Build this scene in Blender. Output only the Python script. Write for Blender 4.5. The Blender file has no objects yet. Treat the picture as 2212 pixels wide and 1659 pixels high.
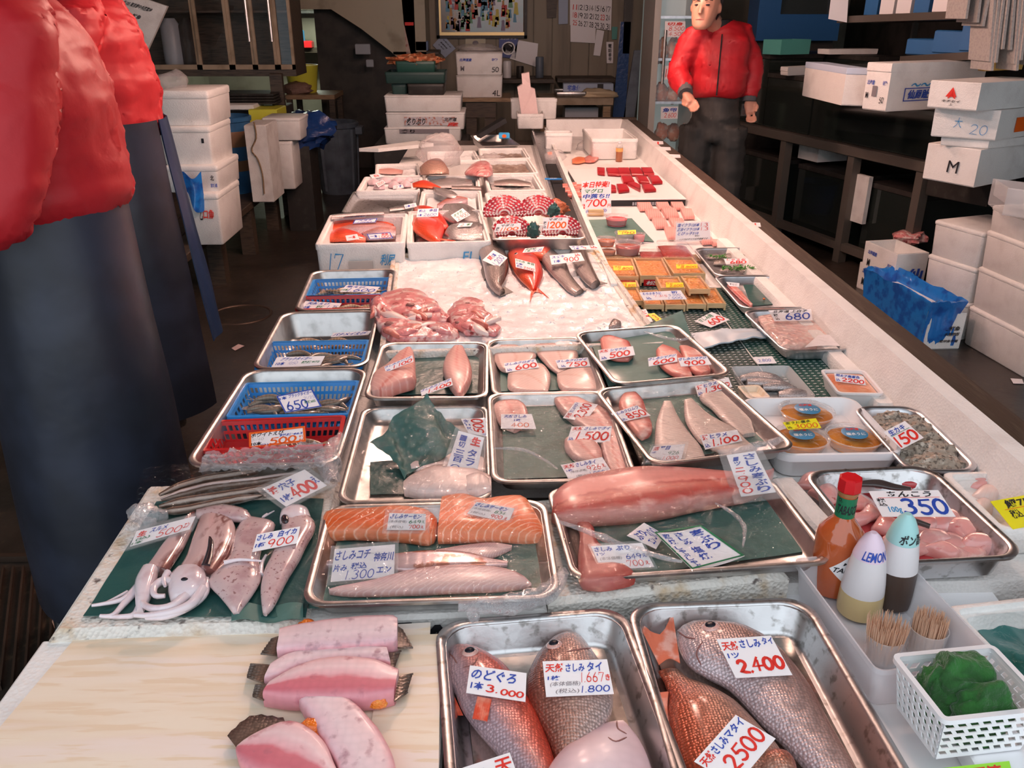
import bpy, bmesh, math, random
from mathutils import Vector, Matrix, noise
from math import sin, cos, pi, radians, sqrt
random.seed(7)
SC = bpy.context.scene
COL = SC.collection
R = radians
# ---------------------------------------------------------------- camera
F, CX, CY = 1837.0, 1106.0, 829.5
PITCH, YAW = R(23.8), R(1.1)
CAM = Vector((0, 0, 1.55))
cd = bpy.data.cameras.new('camera'); cam = bpy.data.objects.new('camera', cd); COL.objects.link(cam)
cd.sensor_width = 36; cd.lens = F * 36 / 2212; cd.clip_start = .02
cam.location = CAM; cam.rotation_euler = (R(90) - PITCH, 0, -YAW)
SC.camera = cam
# ---------------------------------------------------------------- light, exposure
SC.view_settings.view_transform = 'Standard'; SC.view_settings.look = 'None'
SC.view_settings.gamma = 1; SC.view_settings.use_curve_mapping = False
SC.view_settings.exposure = .18
w = bpy.data.worlds.new('world'); SC.world = w; w.use_nodes = True
bg = w.node_tree.nodes['Background']; bg.inputs[0].default_value = (.86, .93, 1, 1); bg.inputs[1].default_value = 1.35

# ---------------------------------------------------------------- pixels to places (the photograph as 2212 x 1659)
def ray(px, py):
 x = (px - CX) / F; y = (py - CY) / F
 f = cos(PITCH) - y * sin(PITCH); d = y * cos(PITCH) + sin(PITCH)
 return Vector((x * cos(YAW) + f * sin(YAW), -x * sin(YAW) + f * cos(YAW), -d))
def gp(px, py, z):
 r = ray(px, py); return CAM + r * ((z - CAM.z) / r.z)
def dp(px, py, y):
 r = ray(px, py); return CAM + r * (y / r.y)
def pp(px, py, P0, N):
 r = ray(px, py); return CAM + r * ((P0 - CAM).dot(N) / r.dot(N))
CROP = {'a1': (0, 0, .3376), 'a2': (600, 0, .3617), 'a3': (1350, 0, .3897), 'a4': (640, 240, .3165), 'a5': (1140, 240, .2773), 'a6': (1650, 380, .3134),
  'b2': (380, 560, .3165), 'b3': (780, 620, .3165), 'b4': (1240, 660, .3436), 'b5': (100, 920, .2984), 'b6': (620, 1040, .2984), 'b7': (1160, 960, .2984),
  'b8': (1640, 980, .4092), 'c1': (0, 1280, .425), 'c2': (900, 1280, .2351), 'c3': (1340, 1280, .2532), '': (0, 0, 1)}
def q(k, *c):
 a, b, s = CROP[k]
 return [(a + s * c[i], b + s * c[i + 1]) for i in range(0, len(c), 2)]
def fit(px4, z):
 """four rim corners (far-left, far-right, near-right, near-left) -> centre, width, depth, angle"""
 a, b, c, d = [gp(x, y, z) for x, y in px4]
 ce = (a + b + c + d) / 4; u = ((b - a) + (c - d)) / 2; v = ((a - d) + (b - c)) / 2
 ang = (math.atan2(u.y, u.x) + math.atan2(-v.x, v.y)) / 2
 return ce.x, ce.y, u.length, v.length, ang

# ---------------------------------------------------------------- materials
MATS = {}
def nodes(m):
 m.use_nodes = True; nt = m.node_tree
 return nt, nt.nodes['Principled BSDF'], nt.nodes['Material Output']
def C4(c): return (c[0], c[1], c[2], 1)
def mk(name, col, rough=.5, metal=0, spec=.5, var=None, bump=None, trans=0, ior=1.45, sss=0, coat=0, emit=None, sheen=0, coord='Object', stretch=(1, 1, 1), alpha=1):
 """var = (scale, colour2, lo, hi[, detail]); bump = (scale, strength[, kind])"""
 m = bpy.data.materials.new(name); MATS[name] = m
 nt, b, out = nodes(m); N = nt.nodes; L = nt.links
 b.inputs['Base Color'].default_value = C4(col); b.inputs['Roughness'].default_value = rough
 b.inputs['Metallic'].default_value = metal; b.inputs['Specular IOR Level'].default_value = spec
 b.inputs['Transmission Weight'].default_value = trans; b.inputs['IOR'].default_value = ior
 b.inputs['Coat Weight'].default_value = coat; b.inputs['Coat Roughness'].default_value = .08
 b.inputs['Alpha'].default_value = alpha
 if sheen: b.inputs['Sheen Weight'].default_value = sheen
 if sss:
  b.inputs['Subsurface Weight'].default_value = sss; b.inputs['Subsurface Radius'].default_value = (.02, .008, .005); b.inputs['Subsurface Scale'].default_value = .3
 if emit:
  b.inputs['Emission Color'].default_value = C4(emit[0]); b.inputs['Emission Strength'].default_value = emit[1]
 if var or bump:
  tc = N.new('ShaderNodeTexCoord'); mp = N.new('ShaderNodeMapping'); mp.inputs['Scale'].default_value = stretch
  L.new(tc.outputs[coord], mp.inputs['Vector'])
 if var:
  vs = var if isinstance(var, list) else [var]
  prev = None
  for v in vs:
   n = N.new('ShaderNodeTexNoise'); n.inputs['Scale'].default_value = v[0]; n.inputs['Detail'].default_value = v[4] if len(v) > 4 else 4
   L.new(mp.outputs[0], n.inputs['Vector'])
   mr = N.new('ShaderNodeMapRange'); mr.inputs['From Min'].default_value = v[2]; mr.inputs['From Max'].default_value = v[3]; mr.interpolation_type = 'SMOOTHSTEP'
   L.new(n.outputs['Fac'], mr.inputs['Value'])
   mx = N.new('ShaderNodeMix'); mx.data_type = 'RGBA'
   if prev: L.new(prev, mx.inputs[6])
   else: mx.inputs[6].default_value = C4(col)
   mx.inputs[7].default_value = C4(v[1]); L.new(mr.outputs[0], mx.inputs[0]); prev = mx.outputs[2]
  L.new(prev, b.inputs['Base Color'])
 if bump:
  kind = bump[2] if len(bump) > 2 else 'noise'
  if kind == 'vor':
   n = N.new('ShaderNodeTexVoronoi'); o = n.outputs['Distance']
  else:
   n = N.new('ShaderNodeTexNoise'); n.inputs['Detail'].default_value = 3; o = n.outputs['Fac']
  n.inputs['Scale'].default_value = bump[0]; L.new(mp.outputs[0], n.inputs['Vector'])
  bp = N.new('ShaderNodeBump'); bp.inputs['Strength'].default_value = bump[1]; bp.inputs['Distance'].default_value = .005
  L.new(o, bp.inputs['Height']); L.new(bp.outputs[0], b.inputs['Normal'])
 return m
def fishmat(name, ramp, scale=260, smix=.35, metal=.25, rough=.28, bumps=.5, spots=None, coat=.5, stripes=None):
 """ramp over UV y (one outline to the other), fine scale cells in object space"""
 m = bpy.data.materials.new(name); MATS[name] = m
 nt, b, out = nodes(m); N = nt.nodes; L = nt.links
 uv = N.new('ShaderNodeUVMap'); sp = N.new('ShaderNodeSeparateXYZ'); L.new(uv.outputs[0], sp.inputs[0])
 tc = N.new('ShaderNodeTexCoord')
 nz = N.new('ShaderNodeTexNoise'); nz.inputs['Scale'].default_value = 40; L.new(tc.outputs['Object'], nz.inputs['Vector'])
 ad = N.new('ShaderNodeMath'); ad.operation = 'MULTIPLY_ADD'; ad.inputs[1].default_value = .16; L.new(nz.outputs['Fac'], ad.inputs[0]); L.new(sp.outputs[1], ad.inputs[2])
 sb = N.new('ShaderNodeMath'); sb.operation = 'SUBTRACT'; sb.inputs[1].default_value = .08; L.new(ad.outputs[0], sb.inputs[0])
 cr = N.new('ShaderNodeValToRGB'); els = cr.color_ramp.elements
 while len(els) < len(ramp): els.new(.5)
 for e, (p, c) in zip(els, ramp): e.position = p; e.color = C4([v ** 1.35 for v in c])
 L.new(sb.outputs[0], cr.inputs[0]); col = cr.outputs[0]
 vo = N.new('ShaderNodeTexVoronoi'); vo.inputs['Scale'].default_value = scale; vo.inputs['Randomness'].default_value = .4; L.new(tc.outputs['Object'], vo.inputs['Vector'])
 if smix:
  mr = N.new('ShaderNodeMapRange'); mr.inputs[1].default_value = .1; mr.inputs[2].default_value = .75; mr.inputs[3].default_value = 1 + smix * .6; mr.inputs[4].default_value = 1 - smix
  L.new(vo.outputs['Distance'], mr.inputs[0])
  mu = N.new('ShaderNodeVectorMath'); mu.operation = 'SCALE'; L.new(col, mu.inputs[0]); L.new(mr.outputs[0], mu.inputs['Scale']); col = mu.outputs[0]
 if spots:
  n2 = N.new('ShaderNodeTexNoise'); n2.inputs['Scale'].default_value = spots[0]; n2.inputs['Detail'].default_value = 3; L.new(tc.outputs['Object'], n2.inputs['Vector'])
  m2 = N.new('ShaderNodeMapRange'); m2.inputs[1].default_value = spots[2]; m2.inputs[2].default_value = spots[3]; L.new(n2.outputs['Fac'], m2.inputs[0])
  mx = N.new('ShaderNodeMix'); mx.data_type = 'RGBA'; L.new(m2.outputs[0], mx.inputs[0]); L.new(col, mx.inputs[6]); mx.inputs[7].default_value = C4(spots[1]); col = mx.outputs[2]
 if stripes:  # (count along u, colour, width 0..1, amount)
  mu2 = N.new('ShaderNodeMath'); mu2.operation = 'MULTIPLY_ADD'; L.new(sp.outputs[0], mu2.inputs[0]); mu2.inputs[1].default_value = stripes[0]
  mv = N.new('ShaderNodeMath'); mv.operation = 'MULTIPLY'; L.new(sb.outputs[0], mv.inputs[0]); mv.inputs[1].default_value = stripes[4] if len(stripes) > 4 else 2.0; L.new(mv.outputs[0], mu2.inputs[2])
  fr = N.new('ShaderNodeMath'); fr.operation = 'PINGPONG'; fr.inputs[1].default_value = .5; L.new(mu2.outputs[0], fr.inputs[0])
  m3 = N.new('ShaderNodeMapRange'); m3.inputs[1].default_value = .5 - stripes[2]; m3.inputs[2].default_value = .5; m3.inputs[4].default_value = stripes[3]; L.new(fr.outputs[0], m3.inputs[0])
  mx = N.new('ShaderNodeMix'); mx.data_type = 'RGBA'; L.new(m3.outputs[0], mx.inputs[0]); L.new(col, mx.inputs[6]); mx.inputs[7].default_value = C4(stripes[1]); col = mx.outputs[2]
 L.new(col, b.inputs['Base Color'])
 b.inputs['Roughness'].default_value = rough if metal else rough + .14; b.inputs['Metallic'].default_value = metal
 b.inputs['Coat Weight'].default_value = coat * (.7 if metal else .25); b.inputs['Coat Roughness'].default_value = .16
 if bumps:
  bp = N.new('ShaderNodeBump'); bp.inputs['Strength'].default_value = bumps; bp.inputs['Distance'].default_value = .002; bp.invert = True
  L.new(vo.outputs['Distance'], bp.inputs['Height']); L.new(bp.outputs[0], b.inputs['Normal'])
 return m
def film(name, tint=(1, 1, 1), gloss=.16, rough=.07, bscale=60, bst=.5, stretch=(1, 1, 1), haze=0.0, hcol=(1, 1, 1)):
 """clear plastic film: see-through sheet with a glossy, wrinkled face"""
 m = bpy.data.materials.new(name); MATS[name] = m
 nt, b, out = nodes(m); N = nt.nodes; L = nt.links
 N.remove(b)
 tr = N.new('ShaderNodeBsdfTransparent'); tr.inputs[0].default_value = C4(tint)
 gl = N.new('ShaderNodeBsdfGlossy'); gl.inputs['Roughness'].default_value = rough
 fr = N.new('ShaderNodeFresnel'); fr.inputs[0].default_value = 1.5
 tc = N.new('ShaderNodeTexCoord'); mp = N.new('ShaderNodeMapping'); mp.inputs['Scale'].default_value = stretch; L.new(tc.outputs['Object'], mp.inputs[0])
 n = N.new('ShaderNodeTexNoise'); n.inputs['Scale'].default_value = bscale; n.inputs['Detail'].default_value = 3; n.inputs['Distortion'].default_value = .6; L.new(mp.outputs[0], n.inputs[0])
 bp = N.new('ShaderNodeBump'); bp.inputs['Strength'].default_value = bst; bp.inputs['Distance'].default_value = .02; L.new(n.outputs['Fac'], bp.inputs['Height'])
 L.new(bp.outputs[0], gl.inputs['Normal']); L.new(bp.outputs[0], fr.inputs['Normal'])
 ma = N.new('ShaderNodeMath'); ma.operation = 'MULTIPLY_ADD'; ma.inputs[1].default_value = .38; ma.inputs[2].default_value = gloss * .04; ma.use_clamp = True; L.new(fr.outputs[0], ma.inputs[0])
 mx = N.new('ShaderNodeMixShader'); L.new(ma.outputs[0], mx.inputs[0]); L.new(tr.outputs[0], mx.inputs[1]); L.new(gl.outputs[0], mx.inputs[2])
 last = mx
 if haze:
  df = N.new('ShaderNodeBsdfDiffuse'); df.inputs[0].default_value = C4(hcol)
  m2 = N.new('ShaderNodeMixShader'); m2.inputs[0].default_value = haze; L.new(mx.outputs[0], m2.inputs[1]); L.new(df.outputs[0], m2.inputs[2]); last = m2
 L.new(last.outputs[0], out.inputs[0])
 return m

# ---------------------------------------------------------------- mesh collector
class MB:
 def __init__(s): s.v = []; s.f = []; s.m = []; s.uv = []; s.mi = 0
 def add(s, vs, fs, uvs=None):
  o = len(s.v); s.v += [Vector(v) for v in vs]; s.f += [tuple(i + o for i in f) for f in fs]; s.m += [s.mi] * len(fs)
  s.uv += uvs if uvs else [(0, 0)] * len(vs)
  return s
 def loft(s, rings, close=True, cap0=True, cap1=True, uvr=None):
  n = len(rings[0]); vs = [p for r in rings for p in r]; fs = []
  for i in range(len(rings) - 1):
   for j in range(n if close else n - 1):
    k = (j + 1) % n; fs.append((i * n + j, i * n + k, (i + 1) * n + k, (i + 1) * n + j))
  if cap0: fs.append(tuple(range(n - 1, -1, -1)))
  if cap1: fs.append(tuple((len(rings) - 1) * n + j for j in range(n)))
  return s.add(vs, fs, uvr)
 def rr(s, levels, c=(0, 0, 0), ang=0, seg=4, cap0=True, cap1=True):
  """rounded-rectangle rings (hx, hy, radius, z[, dx, dy]) joined one to the next"""
  rings = []
  for lv in levels:
   hx, hy, r, z = lv[:4]; dx, dy = lv[4:6] if len(lv) > 4 else (0, 0)
   r = max(1e-4, min(r, hx, hy)); ring = []
   for cx, cy, a0 in ((hx - r, hy - r, 0), (-hx + r, hy - r, pi / 2), (-hx + r, -hy + r, pi), (hx - r, -hy + r, 1.5 * pi)):
    for i in range(seg + 1):
     a = a0 + i * pi / 2 / seg; x = cx + r * cos(a) + dx; y = cy + r * sin(a) + dy
     ring.append(Vector((c[0] + x * cos(ang) - y * sin(ang), c[1] + x * sin(ang) + y * cos(ang), c[2] + z)))
   rings.append(ring)
  return s.loft(rings, True, cap0, cap1)
 def box(s, c, d, ang=0, bev=0.0, tilt=None):
  """box with its base centre at c"""
  hx, hy, h = d[0] / 2, d[1] / 2, d[2]
  o = len(s.v)
  if bev: s.rr([(hx - bev, hy - bev, .0001, 0), (hx, hy, .0001, bev), (hx, hy, .0001, h - bev), (hx - bev, hy - bev, .0001, h)], c, ang, 1)
  else:
   vs = []
   for z in (0, h):
    for x, y in ((-hx, -hy), (hx, -hy), (hx, hy), (-hx, hy)): vs.append(Vector((c[0] + x * cos(ang) - y * sin(ang), c[1] + x * sin(ang) + y * cos(ang), c[2] + z)))
   s.add(vs, [(3, 2, 1, 0), (4, 5, 6, 7), (0, 1, 5, 4), (1, 2, 6, 5), (2, 3, 7, 6), (3, 0, 4, 7)])
  if tilt:
   M = Matrix.Translation(c) @ tilt.to_4x4() @ Matrix.Translation(-Vector(c))
   for i in range(o, len(s.v)): s.v[i] = M @ s.v[i]
  return s
 def bar(s, a, b, w=.02, h=None, up=(0, 0, 1)):
  a = Vector(a); b = Vector(b); h = h or w; d = (b - a).normalized(); up = Vector(up)
  if abs(d.dot(up)) > .95: up = Vector((0, 1, 0))
  x = d.cross(up).normalized() * w / 2; y = x.cross(d).normalized() * h / 2
  vs = [p + i * x + j * y for p in (a, b) for i, j in ((-1, -1), (1, -1), (1, 1), (-1, 1))]
  return s.add(vs, [(0, 1, 2, 3), (7, 6, 5, 4), (0, 4, 5, 1), (1, 5, 6, 2), (2, 6, 7, 3), (3, 7, 4, 0)])
 def tube(s, pts, rad, n=8, cap=True, flat=1.0):
  pts = [Vector(p) for p in pts]; rings = []; up0 = None; uvr = []
  if not isinstance(rad, (list, tuple)): rad = [rad] * len(pts)
  for i, p in enumerate(pts):
   t = (pts[min(i + 1, len(pts) - 1)] - pts[max(i - 1, 0)]).normalized()
   u = Vector((0, 0, 1)) if abs(t.z) < .9 else Vector((0, 1, 0))
   x = t.cross(u).normalized()
   if up0 and x.dot(up0) < 0 and abs(t.z) >= .9: x = -x
   up0 = x; y = x.cross(t).normalized()
   rings.append([p + x * (rad[i] * cos(2 * pi * j / n)) + y * (rad[i] * flat * sin(2 * pi * j / n)) for j in range(n)])
   uvr += [(i / (len(pts) - 1), .5 + .5 * cos(2 * pi * j / n)) for j in range(n)]
  return s.loft(rings, True, cap, cap, uvr)
 def lathe(s, prof, c=(0, 0, 0), n=20, cap0=True, cap1=True, axis=None):
  rings = [[Vector((r * cos(2 * pi * j / n), r * sin(2 * pi * j / n), z)) for j in range(n)] for r, z in prof]
  c = Vector(c)
  Q = Vector((0, 0, 1)).rotation_difference(Vector(axis)).to_matrix() if axis else Matrix.Identity(3)
  return s.loft([[c + Q @ p for p in r] for r in rings], True, cap0, cap1)
 def sheet(s, f, nu, nv, th=0.0):
  g = [[Vector(f(i / nu, j / nv)) for j in range(nv + 1)] for i in range(nu + 1)]
  uvs = [(i / nu, j / nv) for i in range(nu + 1) for j in range(nv + 1)]
  n = nv + 1; fs = [(i * n + j, (i + 1) * n + j, (i + 1) * n + j + 1, i * n + j + 1) for i in range(nu) for j in range(nv)]
  vs = [p for r in g for p in r]
  if not th: return s.add(vs, fs, uvs)
  k = len(vs); low = []
  for i in range(nu + 1):
   for j in range(nv + 1):
    du = g[min(i + 1, nu)][j] - g[max(i - 1, 0)][j]; dv = g[i][min(j + 1, nv)] - g[i][max(j - 1, 0)]
    nn = du.cross(dv); nn = nn.normalized() if nn.length > 1e-12 else Vector((0, 0, 1)); low.append(g[i][j] - nn * th)
  fs2 = [tuple(x + k for x in f_[::-1]) for f_ in fs]
  edge = [i * n for i in range(nu + 1)] + [nu * n + j for j in range(1, n)] + [i * n + nv for i in range(nu - 1, -1, -1)] + [j for j in range(nv - 1, 0, -1)]
  side = [(edge[(i + 1) % len(edge)], edge[i], edge[i] + k, edge[(i + 1) % len(edge)] + k) for i in range(len(edge))]
  return s.add(vs + low, fs + fs2 + side, uvs + uvs)
 def ball(s, c, r, n=10, m=6, sq=(1, 1, 1), bumpy=0, seed=0):
  c = Vector(c); rings = []
  for i in range(1, m):
   a = pi * i / m; rings.append([])
   for j in range(n):
    d = Vector((sin(a) * cos(2 * pi * j / n), sin(a) * sin(2 * pi * j / n), -cos(a)))
    k = 1 + bumpy * noise.noise(d * 2 + Vector((seed, seed * 1.7, 0)))
    rings[-1].append(c + Vector((d.x * sq[0], d.y * sq[1], d.z * sq[2])) * r * k)
  return s.loft(rings)
def link(name, data, parent, label=None, cat=None, group=None, kind=None):
 o = bpy.data.objects.new(name, data); COL.objects.link(o)
 if parent: o.parent = parent
 if label: o['label'] = label
 if cat: o['category'] = cat
 if group: o['group'] = group
 if kind: o['kind'] = kind
 return o
def thing(name, label, cat, loc=(0, 0, 0), group=None):
 o = link(name, None, None, label, cat, group); o.location = loc; o.empty_display_size = .05
 return o
def woff(p):
 l = Vector((0, 0, 0))
 while p: l = l + p.location; p = p.parent
 return l
def ob(name, mb, mats, parent=None, label=None, cat=None, group=None, kind=None, sm=35):
 """one mesh object from the collector; world coordinates in, own origin at the base"""
 if parent is None:
  xs = [v.x for v in mb.v]; ys = [v.y for v in mb.v]
  org = Vector(((min(xs) + max(xs)) / 2, (min(ys) + max(ys)) / 2, min(v.z for v in mb.v)))
  off = org
 else: off = woff(parent); org = Vector((0, 0, 0))
 me = bpy.data.meshes.new(name)
 me.from_pydata([v - off for v in mb.v], [], mb.f)
 mats = mats if isinstance(mats, (list, tuple)) else [mats]
 for m in mats: me.materials.append(MATS[m] if isinstance(m, str) else m)
 if len(mats) > 1: me.polygons.foreach_set('material_index', mb.m)
 uvl = me.uv_layers.new(name='UVMap')
 buf = []
 for l in me.loops: buf += mb.uv[l.vertex_index]
 uvl.data.foreach_set('uv', buf)
 if sm:
  me.polygons.foreach_set('use_smooth', [True] * len(me.polygons)); me.set_sharp_from_angle(angle=R(sm))
 me.update()
 o = link(name, me, parent, label, cat, group, kind); o.location = org
 return o
def copy_tree(o, d=(0, 0, 0), label=None, rz=None, scale=None):
 c = o.copy(); COL.objects.link(c); c.location = o.location + Vector(d)
 if label: c['label'] = label
 if rz is not None: c.rotation_euler.z = rz
 if scale: c.scale = (scale,) * 3
 for ch in o.children:
  k = ch.copy(); COL.objects.link(k); k.parent = c
  for g in ch.children:
   kk = g.copy(); COL.objects.link(kk); kk.parent = k
 return c

# ---------------------------------------------------------------- curves in the plane
def resamp(pts, n, smooth=True):
 pts = [Vector(p) for p in pts]
 if smooth and len(pts) > 2:
  d = []
  for i in range(len(pts) - 1):
   p0 = pts[max(i - 1, 0)]; p1 = pts[i]; p2 = pts[i + 1]; p3 = pts[min(i + 2, len(pts) - 1)]
   for k in range(8):
    t = k / 8
    d.append(.5 * ((2 * p1) + (p2 - p0) * t + (2 * p0 - 5 * p1 + 4 * p2 - p3) * t * t + (3 * p1 - p0 - 3 * p2 + p3) * t ** 3))
  d.append(pts[-1]); pts = d
 L = [0]
 for i in range(1, len(pts)): L.append(L[-1] + (pts[i] - pts[i - 1]).length)
 out = []; j = 0
 for i in range(n):
  t = L[-1] * i / (n - 1)
  while j < len(L) - 2 and L[j + 1] < t: j += 1
  k = (t - L[j]) / max(1e-9, L[j + 1] - L[j]); out.append(pts[j].lerp(pts[j + 1], min(1, k)))
 return out
def slab(mb, up, lo, z, h, n=22, m=14, e=.75, flat=True, endp=.5, wob=0, seed=0, hf=None, smooth=True, tilt=0):
 """a body traced by its two outlines (pixels, same direction), lying at height z, h thick; UV x along, y from up-outline to lo-outline"""
 zz = z + h * .4
 A = resamp([gp(*p, zz) for p in up], n, smooth); B = resamp([gp(*p, zz) for p in lo], n, smooth)
 W = max((a - b).length for a, b in zip(A, B)) / 2; rings = []; uvs = []
 for i in range(n):
  c = (A[i] + B[i]) / 2; hv = (B[i] - A[i]) / 2; u = i / (n - 1)
  k = min(1, hv.length / W) ** endp
  if hf: k *= hf(u)
  ring = []
  for j in range(m):
   t = 2 * pi * j / m; cc = cos(t); s_ = sin(t)
   x = math.copysign(abs(cc) ** e, cc); y = math.copysign(abs(s_) ** e, s_)
   zt = z + h * k * (.5 + .5 * y) if not flat else z + (h * k * (.45 + .55 * y) if y > 0 else h * k * .45 * (1 + y))
   p = Vector((c.x + hv.x * x, c.y + hv.y * x, zt + tilt * (i / n)))
   if wob: p += Vector((noise.noise(p * 30 + Vector((seed, 0, 0))), noise.noise(p * 30 + Vector((0, seed, 9))), .6 * noise.noise(p * 30 + Vector((5, 0, seed))) if y > 0 else 0)) * wob
   ring.append(p); uvs.append((u, .5 + .5 * x))
  rings.append(ring)
 return mb.loft(rings, True, True, True, uvs)

# ---------------------------------------------------------------- lettering
ARC = lambda cx, cy, rx, ry, a0, a1, n=9: [(cx + rx * cos(R(a0 + (a1 - a0) * i / n)), cy + ry * sin(R(a0 + (a1 - a0) * i / n))) for i in range(n + 1)]
DIG = {'0': [ARC(.5, .5, .42, .48, 70, 430, 14)], '1': [[(.42, 1), (.36, 0)]], '2': [ARC(.45, .72, .38, .27, 165, -40) + [(.1, .03), (.5, .06), (.95, .02)]],
 '3': [ARC(.42, .76, .38, .22, 140, -80, 8) + ARC(.42, .27, .44, .27, 85, -140, 10)], '4': [[(.62, 1), (.05, .3), (.98, .34)], [(.62, .75), (.56, 0)]],
 '5': [[(.3, .95), (.2, .58)] + ARC(.45, .3, .42, .3, 115, -140, 10), [(.3, .95), (.95, .98)]], '6': [[(.62, 1), (.25, .6)] + ARC(.5, .28, .38, .28, 160, -200, 12)],
 '7': [[(.05, .75), (.08, .95), (.92, .93), (.45, 0)]], '8': [ARC(.5, .74, .33, .24, 90, 270, 8) + ARC(.5, .25, .42, .25, 90, -270, 14) + ARC(.5, .74, .33, .24, -90, 90, 8)],
 '9': [ARC(.42, .7, .36, .28, 20, 380, 12) + [(.8, .6), (.6, 0)]], '.': [[(.4, .02), (.5, .05)]], '-': [[(.1, .5), (.9, .5)]], '/': [[(.9, 1), (.1, 0)]]}
def ribbon(pts, w):
 vs = []; fs = []
 n = len(pts)
 for i in range(n):
  a = Vector(pts[max(i - 1, 0)]); b = Vector(pts[min(i + 1, n - 1)]); d = (b - a)
  d = d.normalized() if d.length > 1e-9 else Vector((1, 0)); nn = Vector((-d.y, d.x)) * w
  p = Vector(pts[i])
  if i == 0: p = p - d * w * .7
  if i == n - 1: p = p + d * w * .7
  k = .65 if i in (0, n - 1) else 1
  vs += [p + nn * k, p - nn * k]
 for i in range(n - 1): fs.append((2 * i, 2 * i + 1, 2 * i + 3, 2 * i + 2))
 return vs, fs
TCACHE = {}
def text2d(s, bold=.02):
 """outline of a piece of writing, scaled to the unit square"""
 key = (s, bold)
 if key in TCACHE: return TCACHE[key]
 vs = []; fs = []
 if all(c in '0123456789./-' for c in s):
  x = 0
  for c in s:
   wd = {'1': .5, '.': .35, '/': .6}.get(c, .95); jy = random.uniform(-.04, .04)
   for st in DIG[c]:
    v, f = ribbon([(x + p[0] * wd * .9, p[1] * 1.15 + jy) for p in st], .062 + bold)
    o = len(vs); vs += v; fs += [tuple(i + o for i in g) for g in f]
   x += wd
 else:
  c = bpy.data.curves.new('t', 'FONT'); c.body = s; c.offset = bold; c.resolution_u = 2; c.space_line = .95
  o = bpy.data.objects.new('t', c); me = o.to_mesh()
  vs = [Vector((v.co.x, v.co.y)) for v in me.vertices]; fs = [tuple(p.vertices) for p in me.polygons]
  o.to_mesh_clear(); bpy.data.objects.remove(o); bpy.data.curves.remove(c)
 x0 = min(v.x for v in vs); x1 = max(v.x for v in vs); y0 = min(v.y for v in vs); y1 = max(v.y for v in vs)
 vs = [((v.x - x0) / max(1e-6, x1 - x0), (v.y - y0) / max(1e-6, y1 - y0)) for v in vs]
 TCACHE[key] = (vs, fs); return vs, fs
INK = {'r': 'ink_red', 'b': 'ink_blue', 'g': 'ink_green', 'k': 'ink_black', 'y': 'ink_grey', 'o': 'ink_orange', 'w': 'ink_white', 'c': 'ink_cyan'}
def write(texts, f, parent, name='lettering', slant=.06):
 """texts = (string, colour, u0, v0, u1, v1[, bold or 'v' or 'l']); f maps (u right, v down) to a place on the face"""
 mb = MB(); used = []
 for t in texts:
  s, c, u0, v0, u1, v1 = t[:6]; opt = t[6] if len(t) > 6 else None; bold = opt if isinstance(opt, float) else .022
  if c not in used: used.append(c)
  mb.mi = used.index(c)
  if opt == 'v': items = [(ch, u0, v0 + (v1 - v0) * i / len(s), u1, v0 + (v1 - v0) * (i + .88) / len(s)) for i, ch in enumerate(s)]
  else: items = [(s, u0, v0, u1, v1)]
  for ch, a0, b0, a1, b1 in items:
   if ch.strip() == '': continue
   if ch == '#': vs, fs = [(0, 0), (1, 0), (1, 1), (0, 1)], [(0, 1, 2, 3)]
   elif ch == '@':
    vs = [(.5 + .5 * cos(i * pi / 10), .5 + .5 * sin(i * pi / 10)) for i in range(20)]; fs = [tuple(range(20))]
   elif ch == '|o':
    vs, fs = ribbon(ARC(.5, .5, .5, .5, 0, 360, 20), .06)
   else: vs, fs = text2d(ch, bold)
   sl = 0 if ch in '#@' else slant
   mb.add([f(a0 + (a1 - a0) * (v[0] + sl * (v[1] - .5)), b1 + (b0 - b1) * v[1]) for v in vs], fs)
 if mb.v: return ob(name, mb, [INK[c] for c in used], parent, sm=0)
def bil(c4):
 def f(u, v): return (c4[0] * (1 - u) + c4[1] * u) * (1 - v) + (c4[3] * (1 - u) + c4[2] * u) * v
 return f
NCARD = 0
import re
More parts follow.
